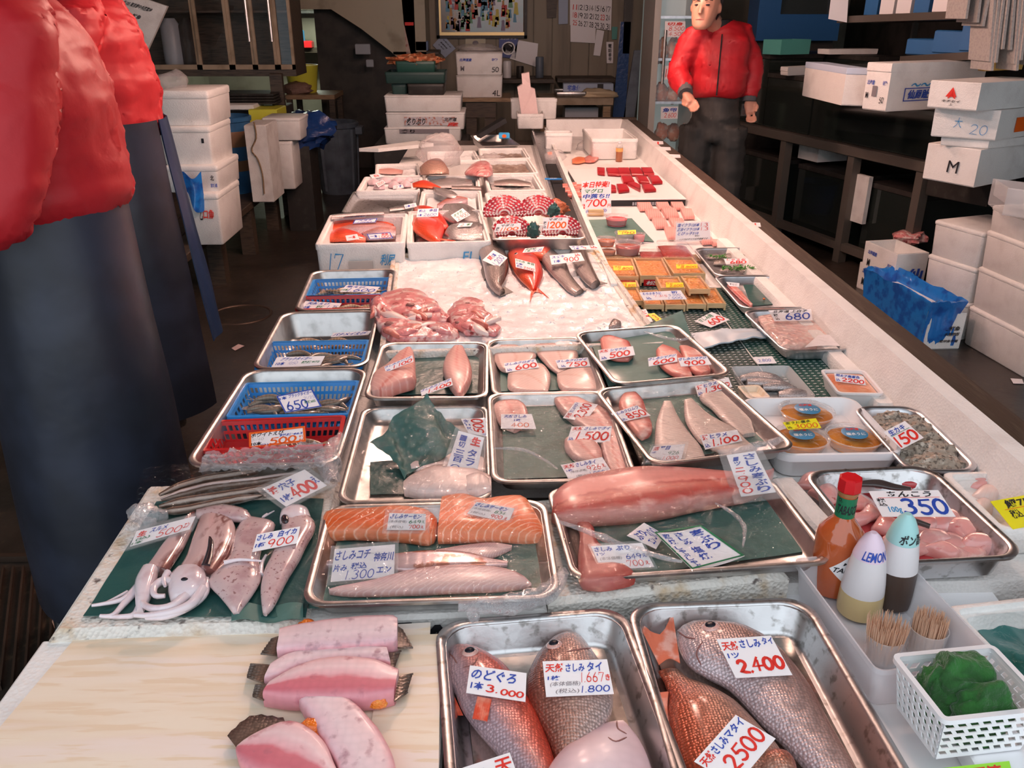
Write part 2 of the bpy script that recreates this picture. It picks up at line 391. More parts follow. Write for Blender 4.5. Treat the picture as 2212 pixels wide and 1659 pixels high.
def card(px4, z, tilt, texts, label, mat='card', border=None, sleeve=0.0, name='price_card', cat='price card', curl=0.0, lift=.0006, yaw=0, group=None):
 """price card through four pixels (top-left, top-right, bottom-right, bottom-left), centre at height z, face tipped `tilt` degrees from level to the front"""
 label = re.sub(r'(\d[\d.]*)(?![\w本])', lambda m_: m_.group(1).replace('.', '') + '-yen', label)
 cx = sum(p[0] for p in px4) / 4; cy = sum(p[1] for p in px4) / 4
 P0 = gp(cx, cy, z); N = Vector((-sin(R(tilt)) * sin(R(yaw)), -sin(R(tilt)) * cos(R(yaw)), cos(R(tilt))))
 c4 = [pp(x, y, P0, N) for x, y in px4]; f0 = bil(c4)
 def f(u, v): return f0(u, v) + N * (curl * (u - .5) ** 2 * 4 * .01)
 mb = MB(); mb.sheet(lambda u, v: f(v, u), 1 if not curl else 1, 1 if not curl else 8, .0009)
 o = ob(name, mb, mat, None, label, cat, group, sm=0)
 def ft(u, v): return f(u, v) + N * lift
 tx = list(texts)
 if border:
  t = .04; a = t * (c4[1] - c4[0]).length / max(.001, (c4[3] - c4[0]).length)
  tx = [('#', border, 0, 0, 1, a), ('#', border, 0, 1 - a, 1, 1), ('#', border, 0, a, t, 1 - a), ('#', border, 1 - t, a, 1, 1 - a)] + tx
 if tx: write(tx, ft, o)
 if sleeve:
  ws = (c4[1] - c4[0]).length; hs = (c4[3] - c4[0]).length; a = sleeve / ws; b = sleeve / hs
  s2 = MB(); s2.sheet(lambda u, v: f0(-a + (1 + 2 * a) * v, -b + (1 + 2 * b) * u) - N * .0012, 1, 1); s2.sheet(lambda u, v: f0(-a + (1 + 2 * a) * v, -b + (1 + 2 * b) * u) + N * .0014, 1, 1)
  ob('plastic_sleeve', s2, 'sleeve', o, sm=0)
 return o

# ---------------------------------------------------------------- common goods
def tray(px4, zrim, depth, label, rim=.012, mat='steel', r=.03, name='steel_tray', taper=.012, fitted=None, group=None, cat='tray'):
 x, y, w_, d_, a = fitted or fit(px4, zrim)
 hx, hy = w_ / 2, d_ / 2; t = rim
 mb = MB(); i = .0012
 lv = [(hx - t - taper, hy - t - taper, r, 0), (hx - t - .002, hy - t - .002, r + .006, depth - .004), (hx - .002, hy - .002, r + t, depth - .003), (hx, hy, r + t, depth - .007), (hx + .001, hy + .001, r + t, depth - .002), (hx - .002, hy - .002, r + t, depth), (hx - t, hy - t, r + .006, depth - .0015),
  (hx - t - .003, hy - t - .003, r + .004, depth - .006), (hx - t - taper - i, hy - t - taper - i, r, i + .006), (hx - t - taper - i - .006, hy - t - taper - i - .006, r, i)]
 mb.rr(lv, (x, y, zrim - depth), a, 6)
 o = ob(name, mb, mat, None, label, cat, group, sm=50)
 o['fit'] = (x, y, w_, d_, a, zrim - depth + i)
 return o
def foam_box(px4, zrim, h, label, wall=.022, mat='foam', floor=.02, name='foam_box', lip=True, fitted=None, closed=False, group=None, lidh=0, notch=True, flare=.006):
 """open expanded-foam box fitted to its four rim corners; closed=True gives it a lid part"""
 x, y, w_, d_, a = fitted or fit(px4, zrim)
 hx, hy = w_ / 2, d_ / 2; mb = MB(); z = zrim - h; k = flare
 if closed:
  mb.rr([(hx - k - .005, hy - k - .005, .012, 0), (hx - k, hy - k, .014, .006), (hx, hy, .014, h - lidh - .003), (hx - .004, hy - .004, .012, h - lidh)], (x, y, z), a, 2)
 else:
  mb.rr([(hx - k - .005, hy - k - .005, .012, 0), (hx - k, hy - k, .014, .006), (hx - .003, hy - .003, .014, h - .022), (hx, hy, .014, h - .021), (hx, hy, .014, h - .003), (hx - .003, hy - .003, .012, h), (hx - wall * .5, hy - wall * .5, .012, h), (hx - wall * .55, hy - wall * .55, .012, h - .01), (hx - wall + .002, hy - wall + .002, .012, h - .01),
   (hx - wall - .004, hy - wall - .004, .012, floor + .004), (hx - wall - .01, hy - wall - .01, .012, floor)], (x, y, z), a, 2)
 o = ob(name, mb, mat, None, label, 'foam box', group, sm=50)
 if closed and lidh:
  l = MB(); l.rr([(hx + .001, hy + .001, .014, h - lidh), (hx + .003, hy + .003, .014, h - lidh + .004), (hx + .003, hy + .003, .014, h - .006), (hx - .003, hy - .003, .012, h)], (x, y, z), a, 2)
  ob('lid', l, mat, o, sm=50)
 o['fit'] = (x, y, w_, d_, a, z + floor)
 return o
def face_fn(fitv, side, h, z0):
 """(u right, v down) on a box's near, left or right face"""
 x, y, w_, d_, a = fitv[:5]
 def f(u, v):
  if side == 'near': lx, ly = (u - .5) * w_, -d_ / 2 - .004
  elif side == 'left': lx, ly = -w_ / 2 - .004, (.5 - u) * d_
  elif side == 'top': return Vector((x + (u - .5) * w_ * cos(a) - (.5 - v) * d_ * sin(a), y + (u - .5) * w_ * sin(a) + (.5 - v) * d_ * cos(a), z0 + h + .002))
  else: lx, ly = w_ / 2 + .004, (u - .5) * d_
  return Vector((x + lx * cos(a) - ly * sin(a), y + lx * sin(a) + ly * cos(a), z0 + h * (1 - v)))
 return f
def paper(px, z, label, mat='green_paper', name='green_paper', n=(14, 10), amp=.004, seed=1, zf=None, cat='paper sheet', th=.0008, parent=None):
 """sheet spanning four pixels at height z, lightly crumpled"""
 c4 = [gp(x, y, z) for x, y in px]; f = bil(c4)
 def g(u, v):
  p = f(v, u); p.z += amp * (.5 + .5 * noise.noise(Vector((u * 4 + seed, v * 4, seed)))) + (zf(v, u) if zf else 0); return p
 mb = MB(); mb.sheet(g, n[0], n[1], th)
 if parent: return ob(name, mb, mat, parent, sm=60)
 return ob(name, mb, mat, None, label, cat, sm=60)
def filmsheet(px, z, mat='film', amp=.006, n=(30, 24), seed=3, zf=None, name='cling_film', label=None, fr=7, cat='cling film', group=None):
 c4 = [gp(x, y, z) for x, y in px]; f = bil(c4)
 def g(u, v):
  p = f(v, u); p.z += amp * (noise.noise(Vector((u * fr + seed, v * fr, seed))) + .5 * noise.noise(Vector((u * fr * 3, v * fr * 3 + seed, 2)))) + (zf(v, u) if zf else 0); return p
 mb = MB(); mb.sheet(g, n[0], n[1])
 return ob(name, mb, mat, None, label, cat, group, sm=80)
def fin(mb, base, tips, th=.0012, n=10, ridges=.001):
 """thin ray-finned sheet between a base curve and a tip curve"""
 A = resamp(base, n); B = resamp(tips, n)
 def g(u, v):
  i = min(n - 1, int(round(u * (n - 1)))); p = A[i].lerp(B[i], v); p.z += ridges * (i % 2) * v; return p
 mb.sheet(g, n - 1, 3, th)
def pz(pts, z): return [gp(x, y, z) for x, y in pts]
# ================================================================ materials
for k, c in (('red', (.72, .03, .02)), ('blue', (.02, .07, .42)), ('green', (.01, .18, .07)), ('black', (.015, .015, .02)), ('grey', (.22, .2, .22)), ('orange', (.85, .13, .01)), ('white', (.9, .9, .9)), ('cyan', (.05, .3, .6))):
 mk('ink_' + k, c, .6)
mk('card', (.9, .88, .9), .45); mk('card_yellow', (.8, .75, .02), .45); mk('card_lime', (.35, .75, .05), .4)
mk('steel', (.6, .59, .58), .38, 1, var=(30, (.42, .41, .4), .4, .75), bump=(25, .06))
mk('steel_worn', (.68, .68, .69), .34, 1, var=(60, (.35, .34, .33), .52, .7), bump=(40, .12))
mk('alu', (.7, .72, .76), .36, 1, var=(25, (.5, .52, .55), .4, .75), bump=(20, .05))
mk('foam', (.84, .83, .81), .65, var=(9, (.74, .72, .7), .45, .75), bump=(170, .25, 'vor'))
mk('foam_grey', (.72, .71, .69), .65, var=(12, (.6, .58, .56), .4, .7), bump=(170, .25, 'vor'))
mk('foam_dirty', (.8, .76, .7), .75, var=[(16, (.58, .4, .22), .5, .72), (60, (.16, .13, .12), .6, .74)], bump=(150, .5, 'vor'))
mk('foam_lid_blue', (.55, .66, .82), .6)
mk('green_paper', (.07, .17, .15), .6, var=[(7, (.045, .1, .085), .55, .66), (45, (.09, .2, .18), .5, .8)], bump=(30, .25), coat=.08)
mk('green_paper_dark', (.025, .1, .09), .35, var=(9, (.02, .085, .085), .45, .65), bump=(40, .4), coat=.4)
mk('wood_veneer', (.9, .79, .64), .42, var=[(2.2, (.82, .64, .45), .4, .7, 6), (1.3, (.9, .78, .7), .45, .65), (7, (.84, .68, .5), .52, .6)], stretch=(1.1, 11, 1), coat=.25)
mk('ice', (.92, .92, .93), .3, spec=.6, var=(60, (.84, .84, .86), .4, .75), bump=(110, .4), coat=.3)
mk('ice_chip', (.95, .95, .97), .5, spec=.5)
mk('counter_black', (.025, .022, .02), .5, var=(20, (.05, .045, .04), .5, .8), bump=(60, .2))
mk('counter_wood', (.06, .042, .03), .5, var=(14, (.1, .075, .055), .45, .75), stretch=(6, .6, 1), bump=(50, .2))
mk('wet_floor', (.04, .032, .026), .32, spec=.6, var=[(3.2, (.022, .018, .015), .42, .66), (25, (.085, .06, .04), .58, .76)], bump=(14, .5))
mk('wall_panel', (.28, .24, .18), .6, var=(3, (.2, .17, .13), .45, .75), stretch=(3, 3, .4))
mk('wall_plain', (.2, .18, .14), .7, var=(4, (.14, .12, .09), .45, .75))
mk('dark_wall', (.05, .045, .042), .6, var=(6, (.02, .02, .02), .4, .7))
mk('stair_plaster', (.45, .4, .3), .7, var=(5, (.3, .26, .19), .5, .75))
mk('dark_wood', (.07, .05, .035), .5, var=(12, (.03, .022, .016), .4, .7), stretch=(1, 8, 8))
mk('mid_wood', (.3, .2, .11), .5, var=(10, (.18, .11, .06), .4, .7), stretch=(1, 8, 8))
mk('pale_wood', (.72, .5, .27), .5, var=(18, (.55, .36, .18), .45, .75), stretch=(1, 10, 10))
mk('white_plastic', (.85, .85, .87), .3); mk('grey_plastic', (.35, .38, .42), .4); mk('grey_bin', (.13, .16, .2), .45, var=(8, (.08, .1, .13), .4, .7))
mk('blue_plastic', (.02, .24, .66), .35, coat=.3); mk('red_plastic', (.5, .012, .015), .35, coat=.3); mk('yellow_plastic', (.62, .62, .06), .4)
mk('teal_plastic', (.08, .32, .28), .4); mk('dark_green_plastic', (.02, .075, .06), .4); mk('mat_green', (.02, .085, .07), .42); mk('basket_teal', (.02, .055, .05), .5)
mk('blue_bag', (.015, .19, .62), .22, coat=.5, bump=(28, .9), var=(18, (.01, .09, .4), .45, .65), alpha=.93)
mk('barrel_blue', (.03, .12, .26), .4, var=(9, (.02, .08, .18), .4, .7)); mk('barrel_band', (.2, .1, .05), .6)
mk('clear_plastic', (.93, .93, .95), .12, alpha=.3); mk('frosted', (.84, .82, .86), .35, alpha=.55)
mk('glass_dark', (.015, .02, .018), .06, spec=.7, coat=.5); mk('black_rubber', (.012, .012, .013), .45)
film('film', gloss=.25, rough=.05, bscale=45, bst=.55); film('film_wrinkled', gloss=.6, rough=.1, bscale=70, bst=1.0, haze=.16, hcol=(.95, .93, .97)); film('bag_clear', gloss=.4, rough=.12, bscale=26, bst=.9, haze=.22, hcol=(.9, .86, .86))
film('sleeve', gloss=.3, rough=.1, bscale=5, bst=.1, haze=.1); film('pane', gloss=.12, rough=.02, bscale=3, bst=.02)
film('water', tint=(.96, .97, .98), gloss=.1, rough=.03, bscale=20, bst=.08)
mk('eye_pupil', (.012, .012, .02), .35, spec=.3)
# ================================================================ the room
mb = MB(); mb.box((0, 4.9, -.06), (9.4, 13.4, .06)); ob('floor', mb, 'wet_floor', None, 'dark wet concrete shop floor', None, kind='structure')
mb = MB(); mb.box((0, 6.05, 2.95), (9.4, 11.1, .06)); ob('ceiling', mb, 'dark_wall', None, 'dark ceiling of the fish shop', None, kind='structure')  # unseen; front edge set back so more sky brightens the front row
mb = MB(); mb.box((3.75, 5.4, 0), (.1, 12.4, 2.95)); ob('wall_right', mb, 'dark_wall', None, 'dark side wall behind the fish tanks', None, kind='structure')
mb = MB(); mb.box((-3.6, 5.4, 0), (.1, 12.4, 2.95)); ob('wall_left', mb, 'wall_plain', None, 'dim side wall behind the cabinet', None, kind='structure')
YB = 9.6
mb = MB()
xl = dp(868, 60, YB).x; xr = dp(1395, 60, YB).x
mb.box(((xl + 3.7) / 2, YB + .06, 0), (3.7 - xl, .08, 2.95))
wb = ob('wall_back', mb, 'wall_plain', None, 'beige panelled back wall with picture and calendar', None, kind='structure')
n = 13
for i in range(n):
 x0 = xl + (xr - xl) * i / n; mb = MB(); mb.box((x0 + (xr - xl) / n / 2, YB + .012, 0), ((xr - xl) / n - .012, .016, 2.94), bev=.003)
 ob('panel', mb, 'wall_panel', wb)
mb = MB(); mb.box(((-3.6 + xl) / 2, 11.3, 0), (xl + 3.6, .08, 2.95)); ob('wall_back.001', mb, 'wall_plain', None, 'pale wall of the small room beyond the stairs', None, kind='structure')
mb = MB(); mb.box((xl - .03, (YB + 11.3) / 2, 0), (.08, 11.3 - YB, 2.95)); ob('wall_side', mb, 'wall_plain', None, 'side wall of the small room beyond the stairs', None, kind='structure')
# underside of the stair running down to the floor
A = dp(715, 20, 9.0); B = dp(845, 112, 9.0); C = dp(868, 148, 9.0); T = dp(868, 0, 9.0)
mb = MB()
o = [Vector((A.x - .35, 9, A.z)), A, dp(780, 62, 9.0), B, C + Vector((0.25, 0, -.15)), Vector((C.x + .25, 9, 2.94)), Vector((A.x - .35, 9, 2.94))]
n = len(o); mb.add(o + [p + Vector((0, .7, 0)) for p in o], [tuple(range(n)), tuple(range(2 * n - 1, n - 1, -1))] + [((i + 1) % n, i, i + n, (i + 1) % n + n) for i in range(n)])
ob('trim_1', mb, 'stair_plaster', None, 'sloping plaster underside of a staircase', None, kind='structure', sm=0)
# lamps over the counter: real shades and bulbs, just above the picture
mk('lamp_enamel', (.75, .75, .72), .3); mk('bulb', (1, .8, .7), .3, emit=((1, .78, .66), 18))
def lamp(x, y, z, power, col=(1, .6, .48), lab='', size=.07):
 t = thing('hanging_lamp', lab, 'lamp', (x, y, z), 'lamps over the counter')
 mb = MB(); mb.lathe([(.03, .16), (.05, .15), (.17, .02), (.175, 0), (.165, .0), (.045, .135)], (x, y, z), 20, False, False); ob('lamp_shade', mb, 'lamp_enamel', t)
 mb = MB(); mb.lathe([(.012, .14), (.02, .12), (.035, .08), (.03, .05), (.012, .035)], (x, y, z), 12); ob('bulb', mb, 'bulb', t)
 mb = MB(); mb.tube([(x, y, z + .15), (x, y, 2.95)], .006, 6); ob('cord', mb, 'black_rubber', t)
 l = bpy.data.lights.new('lamp_light', 'POINT'); l.energy = power; l.color = col; l.shadow_soft_size = size
 lo = bpy.data.objects.new('lamp_light', l); COL.objects.link(lo); lo.parent = t; lo.location = (0, 0, -.04)
for i, (x, y, z, p) in enumerate(((-.05, 2.95, 2.2, 44), (.7, 3.6, 2.2, 26), (-.2, 4.3, 2.3, 38), (.7, 4.9, 2.2, 38), (.25, 1.5, 2.45, 6))):
 lamp(x, y, z, p, lab='warm bulb in a white enamel shade hung over the fish counter')
# fluorescent fitting of the small room
P = dp(672, 2, 10.6)
t = thing('ceiling_light', 'glowing fluorescent fitting above the back room shelves', 'light', (P.x, 10.6, P.z - .06))
mk('tube_glow', (1, 1, 1), .4, emit=((.9, 1, .82), 9)); mb = MB(); mb.tube([(P.x - .42, 10.6, P.z), (P.x + .34, 10.6, P.z)], .045, 10); ob('tube', mb, 'tube_glow', t)
mb = MB(); mb.box((P.x - .04, 10.64, P.z + .05), (.9, .14, .05)); ob('housing', mb, 'white_plastic', t)
l = bpy.data.lights.new('tube_light', 'AREA'); l.energy = 16; l.color = (.9, 1, .82); l.shape = 'RECTANGLE'; l.size = .8; l.size_y = .1
lo = bpy.data.objects.new('tube_light', l); COL.objects.link(lo); lo.parent = t; lo.location = (-.04, -.1, .0)
# ---------------------------------------------------------------- the counter
XL, XR = -.6, .945
t = thing('display_counter', 'long fish display counter with white-lined trough and dark rim', 'counter', (.17, 3.6, 0)); CT = t
mb = MB(); mb.box((.19, 3.62, 0), (1.52, 5.8, .6)); ob('base', mb, 'counter_black', t)
mb = MB(); mb.box((.19, 3.64, .6), (1.6, 5.9, .045), bev=.004); ob('table_top', mb, 'counter_wood', t)
mb = MB(); mb.box((.645, 3.86, .645), (.6, 5.44, .04)); ob('trough_floor', mb, 'foam', t)
mb = MB()
mb.add([(.915, .9, .685), (.945, .9, .8), (.985, .9, .8), (.985, .9, .6), (.915, 6.55, .685), (.945, 6.55, .8), (.985, 6.55, .8), (.985, 6.55, .6)], [(0, 1, 2, 3), (7, 6, 5, 4), (0, 4, 5, 1), (1, 5, 6, 2), (2, 6, 7, 3), (3, 7, 4, 0)]); ob('trough_wall', mb, 'foam', t, sm=0)
mb = MB(); mb.add([(.38, 6.5, .685), (.38, 6.55, .8), (.945, 6.55, .8), (.915, 6.5, .685), (.38, 6.6, .8), (.38, 6.6, .6), (.945, 6.6, .8), (.945, 6.6, .6)], [(3, 2, 1, 0), (1, 2, 6, 4), (4, 6, 7, 5), (0, 1, 4, 5), (2, 3, 7, 6)]); ob('trough_end', mb, 'foam', t, sm=0)
mb = MB(); mb.box((1.022, 3.7, .745), (.072, 5.75, .05), bev=.004); ob('rim', mb, 'counter_wood', t)
mb = MB(); mb.box((.68, 6.63, .75), (.76, .05, .055), bev=.004); ob('rim', mb, 'counter_wood', t)
mb = MB(); mb.box((.375, 4.55, .645), (.02, 3.9, .105)); ob('trough_divider', mb, 'foam', t)
mb = MB(); mb.box((.315, 4.6, .69), (.1, 3.8, .03)); mb.box((.272, 4.6, .69), (.012, 3.8, .055)); ob('drain_gutter', mb, 'steel_worn', t)
mb = MB(); mb.box((.32, 4.0, .72), (.06, 2.0, .012)); ob('gutter_strip', mb, 'black_rubber', t)
mb = MB(); mb.box((-.16, 3.78, .645), (.86, 4.6, .038)); ob('bed_board', mb, 'foam', t)
# ================================================================ people
def robj(name, mb, mat, parent, vox=.012, wr=0, fr=8, it=3):
 """one continuous skin over the collected limbs"""
 me = bpy.data.meshes.new('tmp'); me.from_pydata(mb.v, [], mb.f); o = bpy.data.objects.new('tmp', me); COL.objects.link(o)
 m_ = o.modifiers.new('r', 'REMESH'); m_.mode = 'VOXEL'; m_.voxel_size = vox; s_ = o.modifiers.new('s', 'SMOOTH'); s_.iterations = it; s_.factor = .6
 m2 = bpy.data.meshes.new_from_object(o.evaluated_get(bpy.context.evaluated_depsgraph_get())); bpy.data.objects.remove(o); off = woff(parent); m2.materials.clear(); m2.materials.append(MATS[mat])
 for v in m2.vertices:
  c = v.co.copy()
  if wr: c = c + v.normal * wr * (noise.noise(Vector((c.x, c.y, c.z * 1.8)) * fr) + .6 * abs(noise.noise(Vector((c.x * .6, c.y * .6, c.z * 2.2)) * fr * 2)))
  v.co = c - off
 m2.polygons.foreach_set('use_smooth', [True] * len(m2.polygons)); return link(name, m2, parent)
mk('skin', (.5, .25, .175), .5, sss=.1); mk('hair_black', (.012, .011, .012), .4); mk('jacket_red', (.42, .009, .016), .55, bump=(60, .15)); mk('trousers_dark', (.03, .028, .026), .7, bump=(40, .3)); mk('apron_navy', (.017, .02, .03), .38, bump=(9, .5), var=(5, (.028, .034, .055), .4, .7)); mk('apron_blue', (.018, .035, .085), .35); mk('denim', (.16, .17, .18), .8, bump=(200, .3)); mk('cuff_grey', (.08, .08, .085), .8); mk('collar_black', (.01, .01, .011), .7); mk('lip_tone', (.45, .16, .13), .5)
def person(lab, X, Y, face, S=1.0, arms=None, head=None, lean=0, apron=None, hem=1.08, trz='trousers_dark', fat=1.0):
 a = R(face); f = Vector((sin(a), -cos(a), 0)); r = Vector((cos(a), sin(a), 0))   # facing, and towards the viewer's right when facing the camera
 def L(x, y, z): return Vector((X, Y, 0)) + r * x * S + f * (y + lean * max(0, z - .95)) * S + Vector((0, 0, z * S))
 t = thing('person', lab, 'person', (X, Y, 0))
 J = {}
 for s_, k in ((1, 'r'), (-1, 'l')):
  J['hip' + k] = L(.09 * s_, 0, .9); J['kn' + k] = L(.11 * s_, .03, .48); J['an' + k] = L(.12 * s_, 0, .09); J['toe' + k] = L(.14 * s_, .17, .04)
  J['sh' + k] = L(.19 * s_, 0, 1.42); J['el' + k] = L(.26 * s_, .0, 1.14); J['wr' + k] = L(.25 * s_, .12, .92); J['hd' + k] = L(.245 * s_, .15, .84)
 if arms: J.update(arms)
 hc = head or L(0, .03, 1.62)
 def ring(mb, rows):
  rings = []
  for z, oy, rx, ry in rows: c = L(0, oy, z); rings.append([c + r * (rx * S * fat * cos(j * pi / 10)) + f * (ry * S * fat * sin(j * pi / 10)) for j in range(20)])
  mb.loft(rings)
 def limb(mb, pts, rad, n=10):
  P = resamp(pts, 12); mb.tube(P, [(rad[0] + (rad[1] - rad[0]) * i / 5.5) if i < 6 else (rad[1] + (rad[2] - rad[1]) * (i - 5.5) / 5.5) for i in range(12)], n)
 nb = J['shr'].lerp(J['shl'], .5); fd = (hc - nb); fd.z = 0; hf = f.lerp(fd.normalized(), .5).normalized() if fd.length > .05 else f
 B = MB(); ring(B, [(.86, 0, .15, .1), (.95, 0, .155, .1), (1.08, 0, .135, .09), (1.25, 0, .155, .105), (1.38, 0, .16, .1), (1.44, 0, .1, .08)]); limb(B, [nb, nb.lerp(hc, .5), hc + Vector((0, 0, -.03))], (.06, .052, .055))
 for k in 'rl':
  limb(B, [J['hip' + k], J['kn' + k], J['an' + k]], (.085, .06, .04)); limb(B, [J['an' + k] + Vector((0, 0, -.02)), J['an' + k].lerp(J['toe' + k], .5), J['toe' + k]], (.045, .04, .03)); limb(B, [J['sh' + k], J['el' + k], J['wr' + k]], (.055, .042, .028))
  d = (J['hd' + k] - J['wr' + k]).normalized(); sd = d.cross(f); sd = sd.normalized() if sd.length > .1 else r; pn = d.cross(sd).normalized(); B.tube([J['wr' + k], J['wr' + k] + d * .045, J['wr' + k] + d * .09], [.026, .036, .032], 10, True, .6)
  for i in range(4):
   b0 = J['wr' + k] + d * .085 + sd * (.012 * (i - 1.5) * 1.35); ln = (.06, .07, .066, .052)[i]; B.tube([b0, b0 + d * ln * .45, b0 + d * ln * .8 + f * .016, b0 + d * ln * .85 + f * .034], [.0095, .009, .0085, .007], 7)
  b0 = J['wr' + k] + d * .03 + sd * .03 * (1 if k == 'l' else -1); B.tube([b0, b0 + d * .03 + sd * .014 * (1 if k == 'l' else -1) + f * .01, b0 + d * .055 + f * .03], [.011, .01, .008], 7)
 up = Vector((0, 0, 1)); hr = hf.cross(up).normalized(); dn = (hf * .35 - up).normalized() if head else (-up)
 H = lambda x, y, z: hc + (hr * x + hf * y) * S + (up * z - (hf * z * .35 if head else Vector())) * S   # head space: right, forward, up
 rings = [[H(rx * cos(j * pi / 9), oy + ry * sin(j * pi / 9), z) for j in range(18)] for z, oy, rx, ry in ((-.118, .045, .03, .03), (-.1, .03, .052, .062), (-.06, .012, .066, .084), (0, 0, .077, .096), (.05, -.004, .078, .1), (.09, -.008, .064, .084), (.118, -.01, .03, .04))]; B.loft(rings)
 B.tube([H(0, .09, .02), H(0, .108, -.015), H(0, .112, -.032), H(0, .09, -.042)], [.008, .012, .015, .009], 8)
 for s_ in (-1, 1): B.ball(H(.078 * s_, -.01, -.01), .026, 8, 6, (.45, .8, 1.1))
 body = robj('body', B, 'skin', t, .0085, it=2)
 for s_ in (-1, 1): mb = MB(); mb.ball(H(.031 * s_, .089, .008), .01, 10, 6, (1.3, .6, .45)); ob('eye', mb, 'eye_pupil', t); mb = MB(); mb.tube([H(.014 * s_, .1, .03), H(.034 * s_, .097, .036), H(.054 * s_, .082, .03)], [.003, .004, .002], 6); ob('eyebrow', mb, 'hair_black', t)
 mb = MB(); mb.tube([H(-.024, .089, -.066), H(0, .096, -.063), H(.024, .089, -.066)], [.002, .005, .002], 6); ob('mouth', mb, 'lip_tone', t)
 mb = MB(); rings = [[H(rx * cos(j * pi / 12), oy + ry * sin(j * pi / 12), z + (.03 if j in range(2, 11) and z < .06 else 0)) for j in range(24)] for z, oy, rx, ry in ((-.07, -.055, .06, .052), (-.03, -.04, .08, .065), (.03, -.022, .086, .088), (.07, -.008, .084, .104), (.108, -.01, .066, .086), (.132, -.012, .03, .04))]; mb.loft(rings); hb = ob('hair', mb, 'hair_black', t, sm=80)
 K = MB(); ring(K, [(hem, 0, .165, .125), (hem + .03, 0, .19, .15), (hem + .14, 0, .2, .155), (1.3, 0, .205, .15), (1.4, 0, .195, .13), (1.465, 0, .12, .1), (1.49, 0, .075, .075)])
 for k in 'rl': limb(K, [J['sh' + k].lerp(nb, .4) + Vector((0, 0, -.03)), J['sh' + k], J['el' + k], J['wr' + k]], (.075, .07, .052)); 
 jk = robj('jacket', K, 'jacket_red', t, .012, .018, 7)
 for k in 'rl': d = (J['wr' + k] - J['el' + k]).normalized(); mb = MB(); mb.tube([J['wr' + k] - d * .025, J['wr' + k] + d * .02], [.047, .042], 12); ob('cuff', mb, 'cuff_grey', t)
 mb = MB(); mb.lathe([(.075 * S, 0), (.078 * S, .05), (.066 * S, .055), (.064 * S, 0)], nb + Vector((0, 0, .03)) + hf * .02, 20, False, False); ob('collar', mb, 'collar_black', t)
 zp = [L(0, .15 * fat + .012, z) for z in (hem + .02, 1.2, 1.32, 1.42)]; mb = MB(); mb.tube(zp, .004, 6); ob('zipper', mb, 'collar_black', t)
 Tm = MB(); ring(Tm, [(.82, 0, .175, .14), (.92, 0, .175, .135), (hem + .03, 0, .15, .115)])
 for k in 'rl': limb(Tm, [J['hip' + k], J['kn' + k], J['an' + k] + Vector((0, 0, .25))], (.115, .095, .085))
 robj('trousers', Tm, trz, t, .013, .012, 9)
 for k in 'rl': b = MB(); limb(b, [J['an' + k] + Vector((0, 0, .31)), J['an' + k] + Vector((0, 0, .12)), J['an' + k] + Vector((0, 0, -.03))], (.078, .062, .06)); limb(b, [J['an' + k] + Vector((0, 0, -.03)), J['an' + k].lerp(J['toe' + k], .5) + Vector((0, 0, -.01)), J['toe' + k] + Vector((0, 0, .008))], (.062, .056, .045)); robj('boot', b, 'black_rubber', t, .012)
 if apron:
  for nm, mt, a0, a1, z0, fl, rr_ in apron:
   def g(u, v, off=0):
    an_ = R(a0 + (a1 - a0) * u); z = hem + .06 + (z0 - hem - .06) * v; k = 1 + fl * v + .035 * sin(u * 17 + v * 2) * v + .03 * noise.noise(Vector((u * 4, v * 3, rr_)))
    return L((.19 + rr_) * k * cos(an_), (.155 + rr_) * k * sin(an_), z)
   mb = MB(); mb.sheet(g, 40, 24, .004); ob(nm, mb, mt, t, sm=80)
 return t
# the man behind the counter
MY = 5.3; Jm = {'shl': dp(1508, 76, MY), 'ell': dp(1466, 148, MY - .02), 'wrl': dp(1480, 198, MY - .2), 'hdl': dp(1494, 222, MY - .26), 'shr': dp(1596, 75, MY + .03), 'elr': dp(1624, 140, MY + .05), 'wrr': dp(1618, 212, MY), 'hdr': dp(1622, 250, MY - .04)}
Xm = dp(1553, 150, MY).x; person('person in a red jacket and dark trousers looking down behind the counter', Xm, MY, -14, 1.0, Jm, dp(1525, 14, MY - .13), 0, None, 1.07, fat=.84)
# two workers standing in the aisle
def armsfwd(X, Y, face, S=1.0):
 a = R(face); f = Vector((sin(a), -cos(a), 0)); r = Vector((cos(a), sin(a), 0)); b = Vector((X, Y, 0)); d = {}
 for s_, k in ((1, 'r'), (-1, 'l')): d['sh' + k] = b + (r * .2 * s_ + Vector((0, 0, 1.44))) * S; d['el' + k] = b + (r * .29 * s_ + f * .08 + Vector((0, 0, 1.16))) * S; d['wr' + k] = b + (r * .2 * s_ + f * .3 + Vector((0, 0, 1.14))) * S; d['hd' + k] = b + (r * .17 * s_ + f * .38 + Vector((0, 0, 1.12))) * S
 return d
P1 = (-.95, 1.8, -60, 1.06); person('person in a red jacket and black rubber apron close beside the squid', *P1, armsfwd(*P1), None, 0, [('apron', 'apron_navy', -75, 255, .24, .22, .0)], 1.1, fat=1.12)
P2 = (-1.24, 2.86, -78, 1.06); person('person in a red jacket, navy apron and grey jeans standing behind the other worker', *P2, armsfwd(*P2), None, 0, [('apron', 'apron_navy', -66, 215, .24, .3, .01), ('apron_flap', 'apron_blue', 225, 291, .46, .42, .012)], 1.1, trz='denim')
